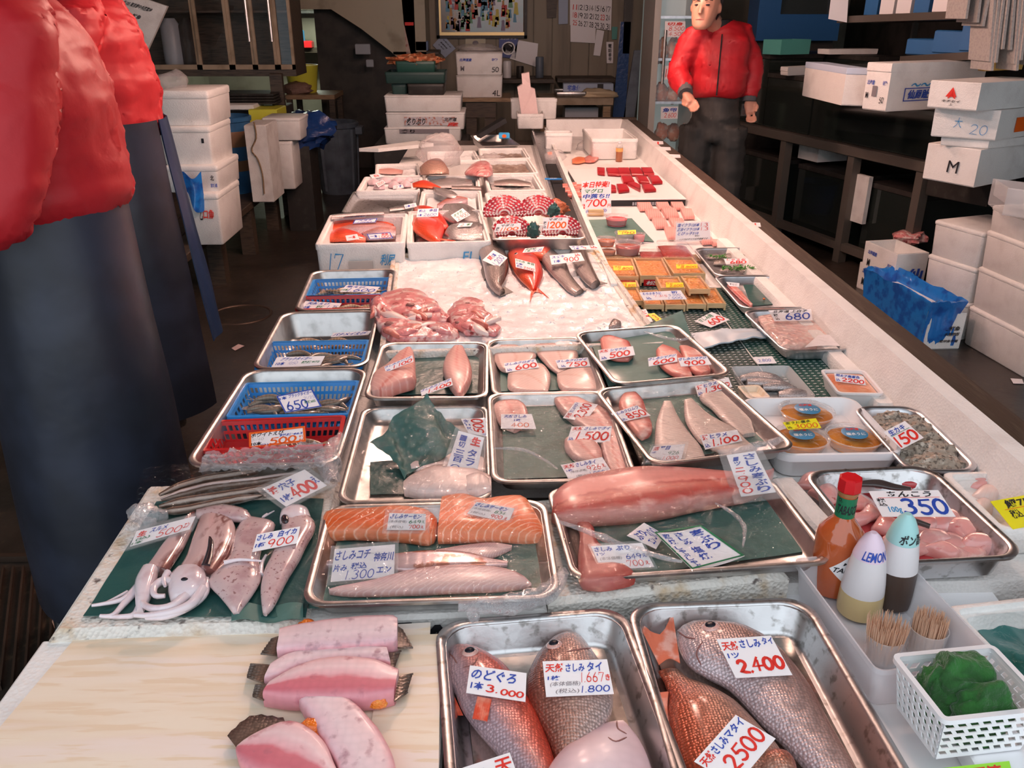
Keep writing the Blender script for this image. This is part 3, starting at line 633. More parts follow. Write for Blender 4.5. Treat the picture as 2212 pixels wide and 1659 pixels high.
# ================================================================ front row
def edgefit(pL, pR, z, depth, far=True):
 a = gp(*pL, z); b = gp(*pR, z); u = b - a; ang = math.atan2(u.y, u.x); v = Vector((-sin(ang), cos(ang), 0)) * depth
 c = (a + b) / 2 + v * (-.5 if far else .5)
 return c.x, c.y, u.length, depth, ang
def mapc(k, pts): return q(k, *[c for p in pts for c in p])
fishmat('steak', [(0, (.86, .58, .6)), (.3, (.9, .72, .74)), (.5, (.86, .56, .6)), (.58, (.76, .3, .34)), (.8, (.72, .27, .32)), (1, (.78, .4, .44))], 90, .06, 0, .3, .08, spots=(40, (.5, .16, .2), .58, .72))
fishmat('steak_skin', [(0, (.84, .5, .54)), (.2, (.9, .72, .74)), (.6, (.92, .76, .78)), (.9, (.88, .66, .7)), (1, (.8, .46, .5))], 90, .08, 0, .34, .2, spots=(55, (.52, .3, .34), .55, .7))
fishmat('fin_dark', [(0, (.2, .14, .1)), (.5, (.3, .23, .19)), (1, (.16, .11, .09))], 200, .3, .2, .35, .5)
mk('roe', (.9, .2, .02), .25, bump=(260, .5, 'vor'), var=(30, (.95, .38, .06), .5, .7), coat=.5, sss=.1)
# veneer board on foam
x, y, w_, d_, a = fit([(159, 1382), (928, 1345), (918, 1659), (-10, 1630)], .705)
mb = MB(); mb.box((-.375, .83, .645), (.6, .36, .056), bev=.008); ob('foam_slab', mb, 'foam', None, 'white foam slab carrying the wooden veneer board', 'foam slab')
c4 = [gp(159, 1382, .704), gp(930, 1345, .704), Vector((-.085, .62, .704)), Vector((-.665, .66, .704))]
f = bil(c4); mb = MB(); mb.sheet(lambda u, v: f(v, u) + Vector((0, 0, .001 * sin(7 * v))), 6, 10, .0025)
board = ob('veneer_board', mb, 'wood_veneer', None, 'thin pale wood veneer sheet under the pink fish steaks', 'wood sheet')
mb = MB(); mb.sheet(lambda u, v: f(.86 + .16 * v, .04 + u) + Vector((.006, -.012, .0022)), 6, 4, .0012); ob('veneer_board', mb, 'wood_veneer', None, 'narrow overlapping veneer strip at the edge of the steak board', 'wood sheet')
ZV = .7055
def steak(lab, up, lo, h, mat, fins, roes=(), z=ZV):
 mb = MB(); slab(mb, mapc('c1', up), mapc('c1', lo), z, h, n=20, m=16, e=.42, endp=.12, wob=.0015, seed=len(up))
 o = ob('fish_steak', mb, mat, None, lab, 'fish steak', sm=60)
 for base, tips in fins:
  mb = MB(); fin(mb, pz(mapc('c1', base), z + h * .45), pz(mapc('c1', tips), z + h * .3), .0025, 12, .0022); ob('fin', mb, 'fin_dark', o)
 for (rx, ry, rr) in roes:
  mb = MB(); p = gp(*mapc('c1', [(rx, ry)])[0], z + h * .5); k = rr * .00029
  mb.ball(p, k, 12, 8, (1, .8, .75), .2, rx); mb.ball(p + Vector((k * .7, -k * .5, -.004)), k * .75, 10, 7, (1, .8, .7), .2, ry); ob('roe', mb, 'roe', o)
 return o
steak('straight pink fish steak with grey fins at both ends', [(1430, 212), (1560, 186), (1750, 160), (1980, 146), (2022, 160)], [(1412, 332), (1600, 326), (1850, 306), (1990, 296), (2022, 280)], .03, 'steak_skin', [([(1428, 225), (1412, 325)], [(1385, 240), (1325, 322)]), ([(2015, 165), (2022, 278)], [(2045, 185), (2100, 282)])], [(1560, 178, 55)])
steak('thin bowed pink steak lying between two others, brown fins', [(1385, 385), (1480, 335), (1650, 303), (1850, 297), (1965, 305)], [(1345, 470), (1430, 448), (1540, 400), (1700, 372), (1900, 372), (1985, 395)], .024, 'steak_skin', [([(1392, 375), (1345, 468)], [(1275, 368), (1255, 440)]), ([(1965, 310), (1985, 392)], [(2040, 292), (2000, 402)])])
steak('curved pink steak showing its red cut face with orange roe', [(1388, 482), (1480, 430), (1600, 380), (1750, 360), (1900, 376), (2030, 425)], [(1340, 552), (1450, 575), (1620, 582), (1800, 580), (1930, 570), (2005, 548)], .034, 'steak', [([(1392, 475), (1340, 552)], [(1300, 475), (1285, 538)]), ([(2025, 425), (2005, 550)], [(2100, 408), (2070, 508)])], [(1870, 510, 70)])
steak('pink steak chunk with tall spiny brown dorsal fin', [(1215, 805), (1330, 738), (1470, 686), (1590, 730), (1665, 815), (1730, 960)], [(1205, 830), (1225, 900), (1280, 950), (1380, 985), (1520, 1000), (1700, 1010)], .032, 'steak', [([(1212, 800), (1330, 738), (1462, 690)], [(1155, 728), (1280, 628), (1440, 640)])])
steak('pale pink steak slab with orange roe tucked under its edge', [(1760, 550), (1850, 640), (1940, 740), (2000, 860), (2030, 1000)], [(1520, 580), (1590, 690), (1650, 790), (1710, 900), (1760, 1020)], .03, 'steak_skin', [], [(1585, 690, 58)])
# ---------------------------------------------------------------- the two front trays
trA = tray(None, .712, .05, 'worn steel tray holding the red rosy fish and pale flatfish', rim=.011, mat='steel_worn', r=.034, fitted=edgefit((940, 1342), (1347, 1308), .712, .42))
trB = tray(None, .712, .05, 'worn steel tray holding the sea bream with raised tail', rim=.011, mat='steel_worn', r=.034, fitted=edgefit((1352, 1302), (1745, 1288), .712, .42))
for tr, lab in ((trA, 'crinkled silver foil lining the rosy fish tray'), (trB, 'crinkled silver foil lining the sea bream tray')):
 x, y, w_, d_, a, z0 = tr['fit']
 mk('foil', (.86, .82, .76), .22, 1, bump=(18, .35)) if 'foil' not in MATS else None
 mb = MB(); ca, sa = cos(a), sin(a)
 def ff(u, v): lx = (u - .5) * (w_ - .075); ly = (v - .5) * (d_ - .075); return (x + lx * ca - ly * sa, y + lx * sa + ly * ca, z0 + .0015 + .0012 * noise.noise(Vector((u * 9, v * 9, x))))
 mb.sheet(ff, 16, 16); ob('foil_liner', mb, 'foil', None, lab, 'foil sheet', sm=80)
fishmat('tai', [(0, (.36, .13, .09)), (.2, (.48, .24, .19)), (.55, (.62, .42, .36)), (.85, (.72, .56, .52)), (1, (.74, .6, .58))], 230, .42, .35, .34, .8)
fishmat('tai_red', [(0, (.6, .14, .06)), (.25, (.55, .2, .12)), (.6, (.6, .36, .28)), (1, (.7, .5, .42))], 230, .42, .35, .34, .8)
fishmat('tai_pale', [(0, (.4, .2, .17)), (.25, (.55, .38, .34)), (.6, (.66, .52, .5)), (1, (.76, .66, .7))], 230, .4, .35, .34, .8)
fishmat('nodoguro', [(0, (.7, .1, .06)), (.25, (.76, .2, .14)), (.55, (.78, .42, .38)), (.8, (.62, .48, .52)), (1, (.6, .46, .5))], 240, .3, .25, .32, .6)
fishmat('redfish', [(0, (.8, .05, .02)), (.5, (.86, .09, .03)), (1, (.82, .2, .1))], 300, .3, .1, .3, .4)
fishmat('greyfish', [(0, (.1, .09, .085)), (.3, (.2, .17, .155)), (.65, (.38, .32, .3)), (1, (.6, .52, .5))], 320, .4, .3, .3, .6)
fishmat('silverfish', [(0, (.16, .16, .17)), (.4, (.42, .4, .4)), (1, (.72, .68, .68))], 320, .4, .4, .25, .5)
fishmat('flatbelly', [(0, (.72, .56, .6)), (.5, (.82, .72, .76)), (1, (.78, .62, .66))], 60, .05, 0, .28, .1, spots=(14, (.74, .5, .56), .56, .72))
mk('eye_ball', (.5, .1, .05), .15, coat=1); mk('eye_ring', (.75, .45, .4), .2, coat=1)
mk('mouth_dark', (.25, .1, .09), .5)
mk('fin_red', (.75, .1, .05), .35, var=(60, (.85, .3, .2), .45, .7), stretch=(1, 1, 1)); mk('fin_grey', (.16, .14, .13), .4); mk('fin_pale', (.72, .5, .48), .4); mk('fin_bream', (.7, .18, .1), .35, var=(40, (.8, .45, .38), .45, .7))
from mathutils.bvhtree import BVHTree
def hit(bv, px, fb):
 r = ray(*px).normalized(); h_ = bv.ray_cast(CAM, r)
 return (h_[0], h_[1] if h_[1].dot(r) < 0 else -h_[1]) if h_[0] else (fb, Vector((0, 0, 1)))
def fish(lab, k, up, lo, z, h, mat, eye=None, fins=(), mouth=None, gill=None, n=26, endp=.55, name='fish', e=1.05, finmat='fin_grey', eyes=('eye_ring', 'eye_pupil'), hf=None, tilt=0, group=None, cat='fish', wob=0):
 mb = MB(); slab(mb, mapc(k, up), mapc(k, lo), z, h, n, 18, e, True, endp, wob, hf=hf, tilt=tilt)
 o = ob(name, mb, mat, None, lab, cat, group, sm=70)
 bv = BVHTree.FromPolygons(mb.v, mb.f)
 if eye:
  px = mapc(k, [eye[:2]])[0]; p, nn = hit(bv, px, gp(*px, z + h * .8)); r = eye[2]; Q = Vector((0, 0, 1)).rotation_difference(nn).to_matrix()
  me = MB(); me.ball((0, 0, 0), r, 14, 8, (1, 1, .35)); me.v = [p + Q @ v for v in me.v]; ey = ob('eye', me, eyes[0], o)
  me = MB(); me.ball((0, 0, r * .26), r * .62, 12, 8, (1, 1, .5)); me.v = [p + Q @ v for v in me.v]; ob('pupil', me, eyes[1], ey)
 for fn in fins:
  base, tips, zb, zt = fn[:4]
  me = MB(); fin(me, pz(mapc(k, base), z + zb), pz(mapc(k, tips), z + zt), .0016, 14, .0014); ob(fn[5] if len(fn) > 5 else 'fin', me, fn[4] if len(fn) > 4 else finmat, o)
 for seam, nm in ((mouth, 'mouth'), (gill, 'gill_edge')):
  if seam:
   pts = [hit(bv, p, gp(*p, z + h * .7))[0] for p in resamp([p_ + (0,) for p_ in mapc(k, [s_[:2] for s_ in seam])], 8) for p in [(p.x, p.y)]]
   me = MB(); me.tube(pts, [.0006] + [.0012] * 6 + [.0006], 6); ob(nm, me, 'mouth_dark', o)
 return o
ZT = .6645
fish('red rosy seabass with orange eye in the worn tray', 'c2', [(385, 470), (520, 500), (680, 590), (830, 710), (960, 900), (1080, 1080), (1180, 1300), (1260, 1500), (1350, 1780)], [(300, 478), (275, 620), (290, 800), (350, 930), (430, 1120), (560, 1290), (730, 1470), (880, 1620), (1130, 1850)], ZT, .05, 'nodoguro', (490, 548, .012, .8),
 [([(560, 960), (690, 985)], [(520, 1165), (650, 1190)], .049, .043, 'fin_red'), ([(350, 960), (430, 1130)], [(320, 1010), (395, 1140)], .02, .012, 'fin_red'), ([(300, 500), (385, 480)], [(305, 465), (378, 462)], .022, .022, 'fin_red', 'lip')], [(300, 560, .7), (340, 600, .82), (370, 650, .85)], [(560, 600, .85), (520, 660, .9), (430, 690, .9)])
fish('bronze sea bream standing head up beside the rosy fish', 'c2', [(1395, 350), (1260, 400), (1180, 480), (1080, 620), (1010, 800), (1010, 1000), (1080, 1150), (1180, 1330), (1280, 1560), (1330, 1720)], [(1430, 345), (1530, 400), (1600, 510), (1690, 660), (1780, 850), (1805, 1000), (1780, 1150), (1650, 1350), (1500, 1560), (1420, 1740)], ZT, .055, 'tai', (1262, 480, .012, .85), [], [(1380, 545, .9), (1450, 530, .88), (1600, 510, .6)], [(1230, 590, .9), (1330, 640, .97), (1480, 620, .9)])
fish('pale pink flatfish lying white belly up', 'c2', [(1890, 1098), (1700, 1175), (1500, 1325), (1330, 1455), (1210, 1620), (1130, 1800), (1200, 2000)], [(1910, 1100), (1975, 1205), (2055, 1335), (2125, 1500), (2170, 1680), (2160, 1850), (1900, 2050)], ZT + .012, .04, 'flatbelly', None, [], [(1760, 1330, .75), (1830, 1370, .82), (1930, 1330, .7)], [(1840, 1180, .6), (1850, 1250, .75), (1930, 1300, .72)], endp=.8)
fish('sea bream lying tail up against the tray end', 'c3', [(330, 605), (385, 720), (412, 850), (405, 1000), (430, 1180), (470, 1350), (520, 1520), (620, 1700)], [(510, 590), (600, 680), (760, 765), (920, 885), (1060, 1020), (1210, 1190), (1350, 1350), (1480, 1560)], ZT, .055, 'tai_red', None,
 [([(330, 615), (420, 560), (510, 600)], [(135, 225), (330, 360), (445, 170)], .024, .03, 'fin_bream', 'tail_fin'), ([(412, 850), (405, 1000), (430, 1180)], [(340, 860), (330, 960), (365, 1100)], .02, .012, 'fin_bream')], endp=.5, hf=lambda u: .45 + .55 * min(1, u * 2.2))
fish('large silver pink sea bream with dark back under the 2.400 card', 'c3', [(490, 268), (620, 248), (740, 255), (860, 282), (1080, 332), (1300, 452), (1480, 632), (1640, 852), (1760, 1062), (1880, 1262), (1990, 1442), (2100, 1650)], [(478, 300), (492, 430), (530, 545), (600, 645), (760, 740), (920, 822), (1060, 962), (1200, 1112), (1380, 1272), (1560, 1452), (1680, 1580), (1800, 1720)], ZT + .004, .058, 'tai_pale', (770, 292, .013, .8), [], [(490, 330, .5), (560, 380, .7), (640, 395, .8)], [(700, 420, .9), (650, 520, .93), (690, 620, .85)])
fish('small pink sea bream head under the 2500 card', 'c3', [(1180, 1480), (1260, 1395), (1380, 1400), (1470, 1460), (1530, 1600)], [(1170, 1530), (1200, 1640), (1300, 1720), (1420, 1740), (1500, 1700)], ZT + .012, .05, 'tai_red', None)
# ---------------------------------------------------------------- front price cards
def pc(k, c8, *a, **kw): return card(q(k, *c8), *a, **kw)
pc('c2', (490, 668, 1010, 740, 1000, 1003, 455, 920), .723, 12, [('のどぐろ', 'b', .05, .08, .83, .48), ('1本', 'b', .06, .56, .28, .84), ('3.', 'r', .32, .6, .53, .88, .05), ('000', 'r', .57, .68, .97, .92, .06)], 'white card reading のどぐろ 1本 3.000 on the rosy fish')
pc('c2', (1157, 632, 1750, 612, 1812, 930, 1190, 958), .727, 14, [('天然', 'r', .03, .08, .32, .33), ('さしみ', 'b', .34, .1, .63, .34), ('タイ', 'b', .67, .07, .9, .34), ('1枚', 'b', .05, .43, .24, .56), ('1.667', 'r', .56, .36, .9, .66, .0), ('き', 'r', .92, .44, .99, .62), ('(本体価格)', 'y', .08, .6, .53, .75, .0), ('(税込)', 'y', .15, .8, .5, .95, .0), ('1.800', 'b', .54, .74, .96, .94, .02)], 'white card reading 天然さしみタイ 1.667 and 1.800')
pc('c2', (330, 1640, 855, 1468, 960, 1770, 420, 1960), .722, 10, [('天', 'r', .68, .1, .98, .55), ('1', 'b', .3, .2, .5, .6, .05)], 'white card with red 天 at the front of the rosy fish tray')
pc('c3', (820, 398, 1285, 367, 1468, 702, 985, 728), .731, 14, [('天然', 'r', .03, .08, .34, .32), ('さしみ', 'b', .36, .06, .74, .28), ('タイ', 'b', .78, .04, .98, .22), ('1ツ', 'b', .05, .38, .26, .52), ('2.', 'r', .12, .55, .38, .92, .09), ('400', 'r', .38, .5, .98, .88, .09)], 'white card reading 天然さしみタイ 2.400 in thick red')
pc('c3', (630, 1440, 985, 1043, 1325, 1245, 985, 1650), .732, 12, [('天然', 'r', .02, .06, .27, .3), ('さしみ', 'b', .28, .06, .58, .3), ('マタイ', 'b', .6, .06, .98, .28), ('2500', 'r', .2, .4, .98, .85, .04)], 'tilted white card reading 天然さしみマタイ 2500')
# ---------------------------------------------------------------- condiments
def root_at(name, lab, cat, px, z): P = gp(*px, z); return thing(name, lab, cat, (P.x, P.y, z)), P
mb = MB(); mb.box((.63, .93, .645), (.36, .52, .016), R(-4), bev=.003); ob('plastic_board', mb, 'white_plastic', None, 'white plastic board under the condiment box', 'board')
x, y, w_, d_, a = fit([(1703, 1203), (1945, 1190), (2152, 1420), (1905, 1455)], .735); a_c = a
mb = MB(); hx, hy = w_ / 2, d_ / 2; t = .0025
mb.rr([(hx - .012, hy - .012, .012, 0), (hx - .004, hy - .004, .014, .06), (hx, hy, .014, .064), (hx, hy, .014, .072), (hx - t, hy - t, .012, .072), (hx - t - .004, hy - t - .004, .012, .06), (hx - .012 - t, hy - .012 - t, .012, .003)], (x, y, .663), a, 4)
ob('condiment_box', mb, 'frosted', None, 'long frosted plastic box holding sauces and toothpicks', 'plastic box')
ZC = .668
mk('hot_sauce', (.5, .1, .025), .08, coat=1, spec=.6); mk('sauce_glass', (.42, .13, .05), .05, coat=1); mk('cap_red', (.6, .01, .015), .3); mk('label_green', (.01, .16, .07), .35); mk('neck_amber', (.35, .16, .06), .1, coat=1)
P = gp(1795, 1268, ZC); ztop = dp(1811, 1030, P.y).z; H = ztop - ZC; s = H / .235
t = thing('sauce_bottle', 'red hot sauce bottle with red cap and green neck label', 'bottle', (P.x, P.y, ZC))
mb = MB(); mb.lathe([(.034 * s, 0), (.041 * s, .004 * s), (.042 * s, .02 * s), (.042 * s, .112 * s), (.039 * s, .126 * s), (.028 * s, .14 * s), (.019 * s, .152 * s), (.0165 * s, .16 * s), (.0163 * s, .205 * s), (.0163 * s, .21 * s)], P, 28); ob('bottle_body', mb, 'hot_sauce', t)
mb = MB(); mb.lathe([(.0172 * s, .155 * s), (.0172 * s, .198 * s)], P, 24, False, False); nl = ob('neck_label', mb, 'label_green', t)
mb = MB(); mb.lathe([(.0168 * s, .2 * s), (.0185 * s, .205 * s), (.0185 * s, .208 * s)], P, 20); ob('neck_ring', mb, 'neck_amber', t)
mb = MB(); mb.lathe([(.02 * s, .209 * s), (.021 * s, .212 * s), (.02 * s, .233 * s), (.017 * s, .235 * s)], P, 8); ob('cap', mb, 'cap_red', t, sm=20)
def cyl(P, r, z0, z1, a0, a1):
 return lambda u, v: P + Vector((r * sin(R(a0 + (a1 - a0) * u)), -r * cos(R(a0 + (a1 - a0) * u)), z1 + (z0 - z1) * v))
write([('TABASCO', 'k', 0, .3, 1, .75), ('O,', 'k', 0, .0, .2, .2)], cyl(P, .0176 * s, .156 * s, .197 * s, -75, 60), nl)
mb = MB(); g = cyl(P, .0426 * s, .035 * s, .1 * s, -25, 60); dm = [g(.5, -.1), g(1.15, .5), g(.5, 1.1), g(-.15, .5)]
mb.sheet(lambda u, v: g(.5 + (u - v) * .65, .5 + (u + v - 1) * .6), 8, 8); dl = ob('diamond_label', mb, 'card', t)
write([('TABASCO', 'k', -.05, .42, 1.02, .58), ('McILH', 'k', .22, .25, .8, .34)], cyl(P, .0432 * s, .035 * s, .1 * s, -25, 60), dl)
mk('squeeze_plastic', (.74, .72, .74), .35, coat=.2); mk('lemon_juice', (.62, .48, .24), .3, coat=.2); mk('ponzu_dark', (.07, .045, .035), .3, coat=.2); mk('lemon_cap', (.78, .62, .74), .35); mk('ponzu_cap', (.36, .66, .66), .35)
def squeeze(px, tip, lab, liq, capm, lf, txt, dx):
 P = gp(*px, ZC); H = dp(*tip, P.y).z - ZC; r = .034
 t = thing('squeeze_bottle', lab, 'bottle', (P.x, P.y, ZC)); prof = [(.8, 0), (.97, .03), (1, .1), (.98, .25), (.92, .42), (.82, .6), (.7, .74), (.55, .86), (.36, .95), (.15, 1)]
 def at(h):
  for (r0, h0), (r1, h1) in zip(prof, prof[1:]):
   if h0 <= h <= h1: return r0 + (r1 - r0) * (h - h0) / (h1 - h0)
  return .15
 def seg(h0, h1, k=1): hs = [h0] + [h for _, h in prof if h0 < h < h1] + [h1]; return [(at(h) * r * k, h * H) for h in hs]
 mb = MB(); mb.lathe(seg(0, lf), P, 28); ob('liquid', mb, liq, t)
 mb = MB(); mb.lathe(seg(lf, .72), P, 28); ob('bottle_body', mb, 'squeeze_plastic', t)
 mb = MB(); mb.lathe(seg(.72, 1, 1.02), P, 28); c = ob('cap', mb, capm, t)
 rr = at(.77) * r * 1.05
 write([(txt, 'b' if txt == 'LEMON' else 'k', 0, 0, 1, 1, .02)], lambda u, v: P + Vector(((at(.84 - .1 * v) * r * 1.06) * sin(R(-48 + 96 * u + dx)), -(at(.84 - .1 * v) * r * 1.06) * cos(R(-48 + 96 * u + dx)), H * (.84 - .1 * v))), c)
squeeze((1853, 1322), (1868, 1150), 'frosted squeeze bottle with pink LEMON cap and yellow juice', 'lemon_juice', 'lemon_cap', .3, 'LEMON', 0)
squeeze((1920, 1300), (1914, 1110), 'frosted squeeze bottle with pale blue ポン酢 cap and dark sauce', 'ponzu_dark', 'ponzu_cap', .42, 'ポン酢', 10)
mk('toothpick', (.78, .52, .36), .6)
for (cx, cy, lab, tl) in ((1918, 1352, 'clear cup of fanned toothpicks beside the lemon bottle', .3), (2012, 1338, 'clear cup packed with upright toothpicks behind the towel basket', .08)):
 P = gp(cx, cy, ZC + .06); P.z = ZC; t = thing('toothpick_cup', lab, 'cup', tuple(P))
 mb = MB(); mb.lathe([(.022, 0), (.025, .002), (.028, .045), (.0265, .045), (.0235, .004)], P, 20); ob('cup', mb, 'clear_plastic', t)
 mb = MB(); rnd = random.Random(cx)
 for i in range(210):
  r_ = .021 * sqrt(rnd.random()); an = rnd.random() * 2 * pi; b = P + Vector((r_ * cos(an), r_ * sin(an), .004)); k = tl * (r_ / .021)
  mb.tube([b, b + Vector((k * .03 * cos(an), k * .03 * sin(an), .05)), b + Vector((k * .034 * cos(an), k * .034 * sin(an), .062 + .004 * rnd.random()))], [.0008, .0008, .0003], 4)
 o = ob('toothpick_bunch', mb, 'toothpick', t, kind='stuff')
# perforated white basket with the towel
def perf(mb, A, B, C, D, nx, ny, k=.62, skew=.0, edge=.06):
 """wall A-B (top) to D-C (bottom) pierced by nx by ny holes"""
 f = bil([A, B, C, D]); N = (B - A).cross(D - A).normalized() * .0016
 def F2(u, v, s): return f(u, v) + N * s
 for s in (0, 1):
  mb.add([F2(*p, s) for p in ((0, 0), (1, 0), (1, edge * 2), (0, edge * 2))], [(0, 1, 2, 3)]); mb.add([F2(*p, s) for p in ((0, 1 - edge), (1, 1 - edge), (1, 1), (0, 1))], [(0, 1, 2, 3)])
 cw = 1 / nx; chh = (1 - 3 * edge) / ny
 for i in range(nx):
  for j in range(ny):
   u0 = i * cw; v0 = 2 * edge + j * chh; o = [(u0, v0), (u0 + cw, v0), (u0 + cw, v0 + chh), (u0, v0 + chh)]
   cu, cv = u0 + cw / 2, v0 + chh / 2; hu, hv = cw * k / 2, chh * k / 2
   inn = [(cu - hu + skew * hu, cv - hv), (cu + hu + skew * hu, cv - hv), (cu + hu - skew * hu, cv + hv), (cu - hu - skew * hu, cv + hv)]
   for s in (0, 1): mb.add([F2(*p, s) for p in o + inn], [(0, 1, 5, 4), (1, 2, 6, 5), (2, 3, 7, 6), (3, 0, 4, 7)])
   mb.add([F2(*p, 0) for p in inn] + [F2(*p, 1) for p in inn], [(0, 1, 5, 4), (1, 2, 6, 5), (2, 3, 7, 6), (3, 0, 4, 7)])
def basket(fitv, z0, h, mat, lab, flare=.012, nx=(9, 9), ny=4, name='basket', rim=.006, k=.62, skew=.5, bottom=True):
 x, y, w_, d_, a = fitv[:5]; t = thing(name, lab, 'basket', (x, y, z0))
 def P(lx, ly, z): return Vector((x + lx * cos(a) - ly * sin(a), y + lx * sin(a) + ly * cos(a), z))
 hx, hy = w_ / 2, d_ / 2; T = [P(-hx, hy, z0 + h), P(hx, hy, z0 + h), P(hx, -hy, z0 + h), P(-hx, -hy, z0 + h)]; f_ = flare
 Bm = [P(-hx + f_, hy - f_, z0), P(hx - f_, hy - f_, z0), P(hx - f_, -hy + f_, z0), P(-hx + f_, -hy + f_, z0)]
 for i in range(4):
  mb = MB(); j = (i + 1) % 4; perf(mb, T[i], T[j], Bm[j], Bm[i], nx[0] if i % 2 == 0 else nx[1], ny, k, skew); ob('basket_wall', mb, mat, t, sm=0)
 mb = MB(); mb.rr([(hx - .001, hy - .001, .004, h - .006), (hx + rim, hy + rim, .01, h - .006), (hx + rim, hy + rim, .01, h + .001), (hx - .001, hy - .001, .004, h + .001)], (x, y, z0), a, 3, False, False); ob('basket_rim', mb, mat, t)
 mb = MB(); mb.rr([(hx - f_, hy - f_, .004, 0), (hx - f_, hy - f_, .004, .002)], (x, y, z0), a, 2); ob('basket_floor', mb, mat, t)
 return t
mb = MB(); mb.rr([(.11, .1, .015, 0), (.112, .102, .016, .03), (.108, .098, .015, .033)], (.7, .745, .663), R(-2), 3)
ob('plastic_tub', mb, 'white_plastic', None, 'white plastic tub lid under the towel basket', 'tub lid')
bf = fit(q('b8', 735, 1070, 1215, 1030, 1545, 1340, 968, 1392), .775)
basket(bf, .698, .077, 'white_plastic', 'white perforated plastic basket holding a green towel', .01, (8, 8), 5)
mk('towel', (.02, .13, .02), .9, var=(40, (.012, .075, .012), .4, .65), bump=(160, .7), sheen=.3)
def lump(mb, c, rx, ry, rz, seed, amp=.3, n=32, m=20, sq=1.0, fr=1.6):
 rings = []
 for i in range(1, m):
  th = pi * i / m; ring = []
  for j in range(n):
   ph = 2 * pi * j / n; d = Vector((sin(th) * cos(ph), sin(th) * sin(ph), -cos(th)))
   k = 1 + amp * (noise.noise(d * fr + Vector((seed, 1, 2))) + .5 * noise.noise(d * fr * 2.3 + Vector((3, seed, 1))) + .3 * abs(noise.noise(d * fr * 5 + Vector((1, 2, seed)))))
   ring.append(Vector(c) + Vector((d.x * rx, d.y * ry, max(-1, d.z) * rz)) * k)
  rings.append(ring)
 return mb.loft(rings)
bx, by, bw, bd, ba = bf
t = thing('towel', 'dark green towel crumpled into the white basket', 'towel', (bx, by, .70))
def twl(c, rx, ry, h, seed):
 mb = MB(); rings = []
 for i in range(1, 22):
  th = pi * i / 22; ring = []
  for j in range(44):
   ph = 2 * pi * j / 44; d = Vector((sin(th) * cos(ph), sin(th) * sin(ph), -cos(th)))
   k = 1 + .16 * noise.noise(d * 1.5 + Vector((seed, 1, 2))) + .09 * sin(7 * noise.noise(d * 1.3 + Vector((2, seed, 1))) + d.z * 9)
   x_ = math.copysign(abs(d.x) ** .8, d.x); y_ = math.copysign(abs(d.y) ** .8, d.y)
   ring.append(Vector((c[0] + x_ * rx * k, c[1] + y_ * ry * k, max(.7015, c[2] + d.z * h * k))))
  rings.append(ring)
 mb.loft(rings); return mb
ob('towel_fold', twl((bx - .004, by + .012, .745), bw * .3, bd * .3, .06, 1.3), 'towel', t, sm=80)
ob('towel_fold', twl((bx + .01, by - .022, .74), bw * .27, bd * .2, .05, 4.1), 'towel', t, sm=80)
ob('towel_fold', twl((bx - .035, by + .01, .738), bw * .15, bd * .22, .055, 7.7), 'towel', t, sm=80)
pc('b8', (960, 1660, 1320, 1622, 1345, 1720, 985, 1770), .697, 8, [('使用済', 'r', .18, .12, .85, .9, .03)], 'lime green sticker reading 使用済 under the towel basket', mat='card_lime', name='sticker', cat='sticker')
# ---------------------------------------------------------------- teal plastic lined box by the towel
fb = foam_box(None, .715, .065, 'white foam box lined with teal plastic beside the condiments', fitted=edgefit((2040, 1308), (2330, 1275), .715, .3))
x, y, w_, d_, a, z0 = fb['fit']; mb = MB()
mk('teal_sheet', (.06, .2, .19), .25, var=(14, (.02, .1, .08), .5, .68), coat=.6, bump=(30, .5))
mb.sheet(lambda u, v: (x + (u - .5) * (w_ - .06), y + (v - .5) * (d_ - .06), z0 + .012 + .012 * noise.noise(Vector((u * 6, v * 6, 3)))), 20, 20); ob('plastic_sheet', mb, 'teal_sheet', None, 'crumpled teal plastic sheet inside the foam box', 'plastic sheet', sm=80)
mb = MB(); mb.sheet(lambda u, v: (x + (u - .5) * (w_ - .05), y + (v - .5) * (d_ - .05), z0 + .036 + .003 * noise.noise(Vector((u * 5, v * 5, 9)))), 14, 14); ob('cling_film', mb, 'film', None, 'clear film over the teal lined foam box', 'cling film', sm=80)
# ================================================================ middle of the counter
mb = MB(); mb.box((-.478, 1.22, .645), (.375, .43, .072), R(2), bev=.012); ob('foam_slab', mb, 'foam_dirty', None, 'stained foam slab under the squid and eels', 'foam slab')
fs = edgefit((640, 1345), (1183, 1322), .705, .3, False); mb = MB(); mb.box((fs[0], fs[1], .645), (fs[2], fs[3], .062), fs[4], bev=.006)
o = ob('foam_slab', mb, 'foam_grey', None, 'grey foam slab with red and black lettering under the salmon tray', 'foam slab')
write([('トロ', 'r', .08, .12, .3, .75, .05), ('「-A', 'k', .38, .12, .62, .75, .05)], face_fn(fs, 'near', .062, .645), o)
fs = edgefit((1184, 1300), (1707, 1240), .712, .3, False); mb = MB(); mb.box((fs[0], fs[1], .645), (fs[2], fs[3], .067), fs[4], bev=.009); ob('foam_slab', mb, 'foam_dirty', None, 'crumbling stained foam slab under the yellowtail tray', 'foam slab')
fishmat('salmon', [(0, (.86, .36, .2)), (.25, (.86, .3, .13)), (.6, (.88, .22, .05)), (1, (.86, .34, .18))], 70, .05, 0, .26, .06, stripes=(13, (.93, .58, .42), .14, .75, 5))
fishmat('kochi', [(0, (.74, .5, .5)), (.4, (.8, .62, .62)), (.8, (.8, .64, .62)), (1, (.72, .5, .48))], 70, .05, 0, .25, .06, stripes=(26, (.88, .78, .77), .2, .45, 6))
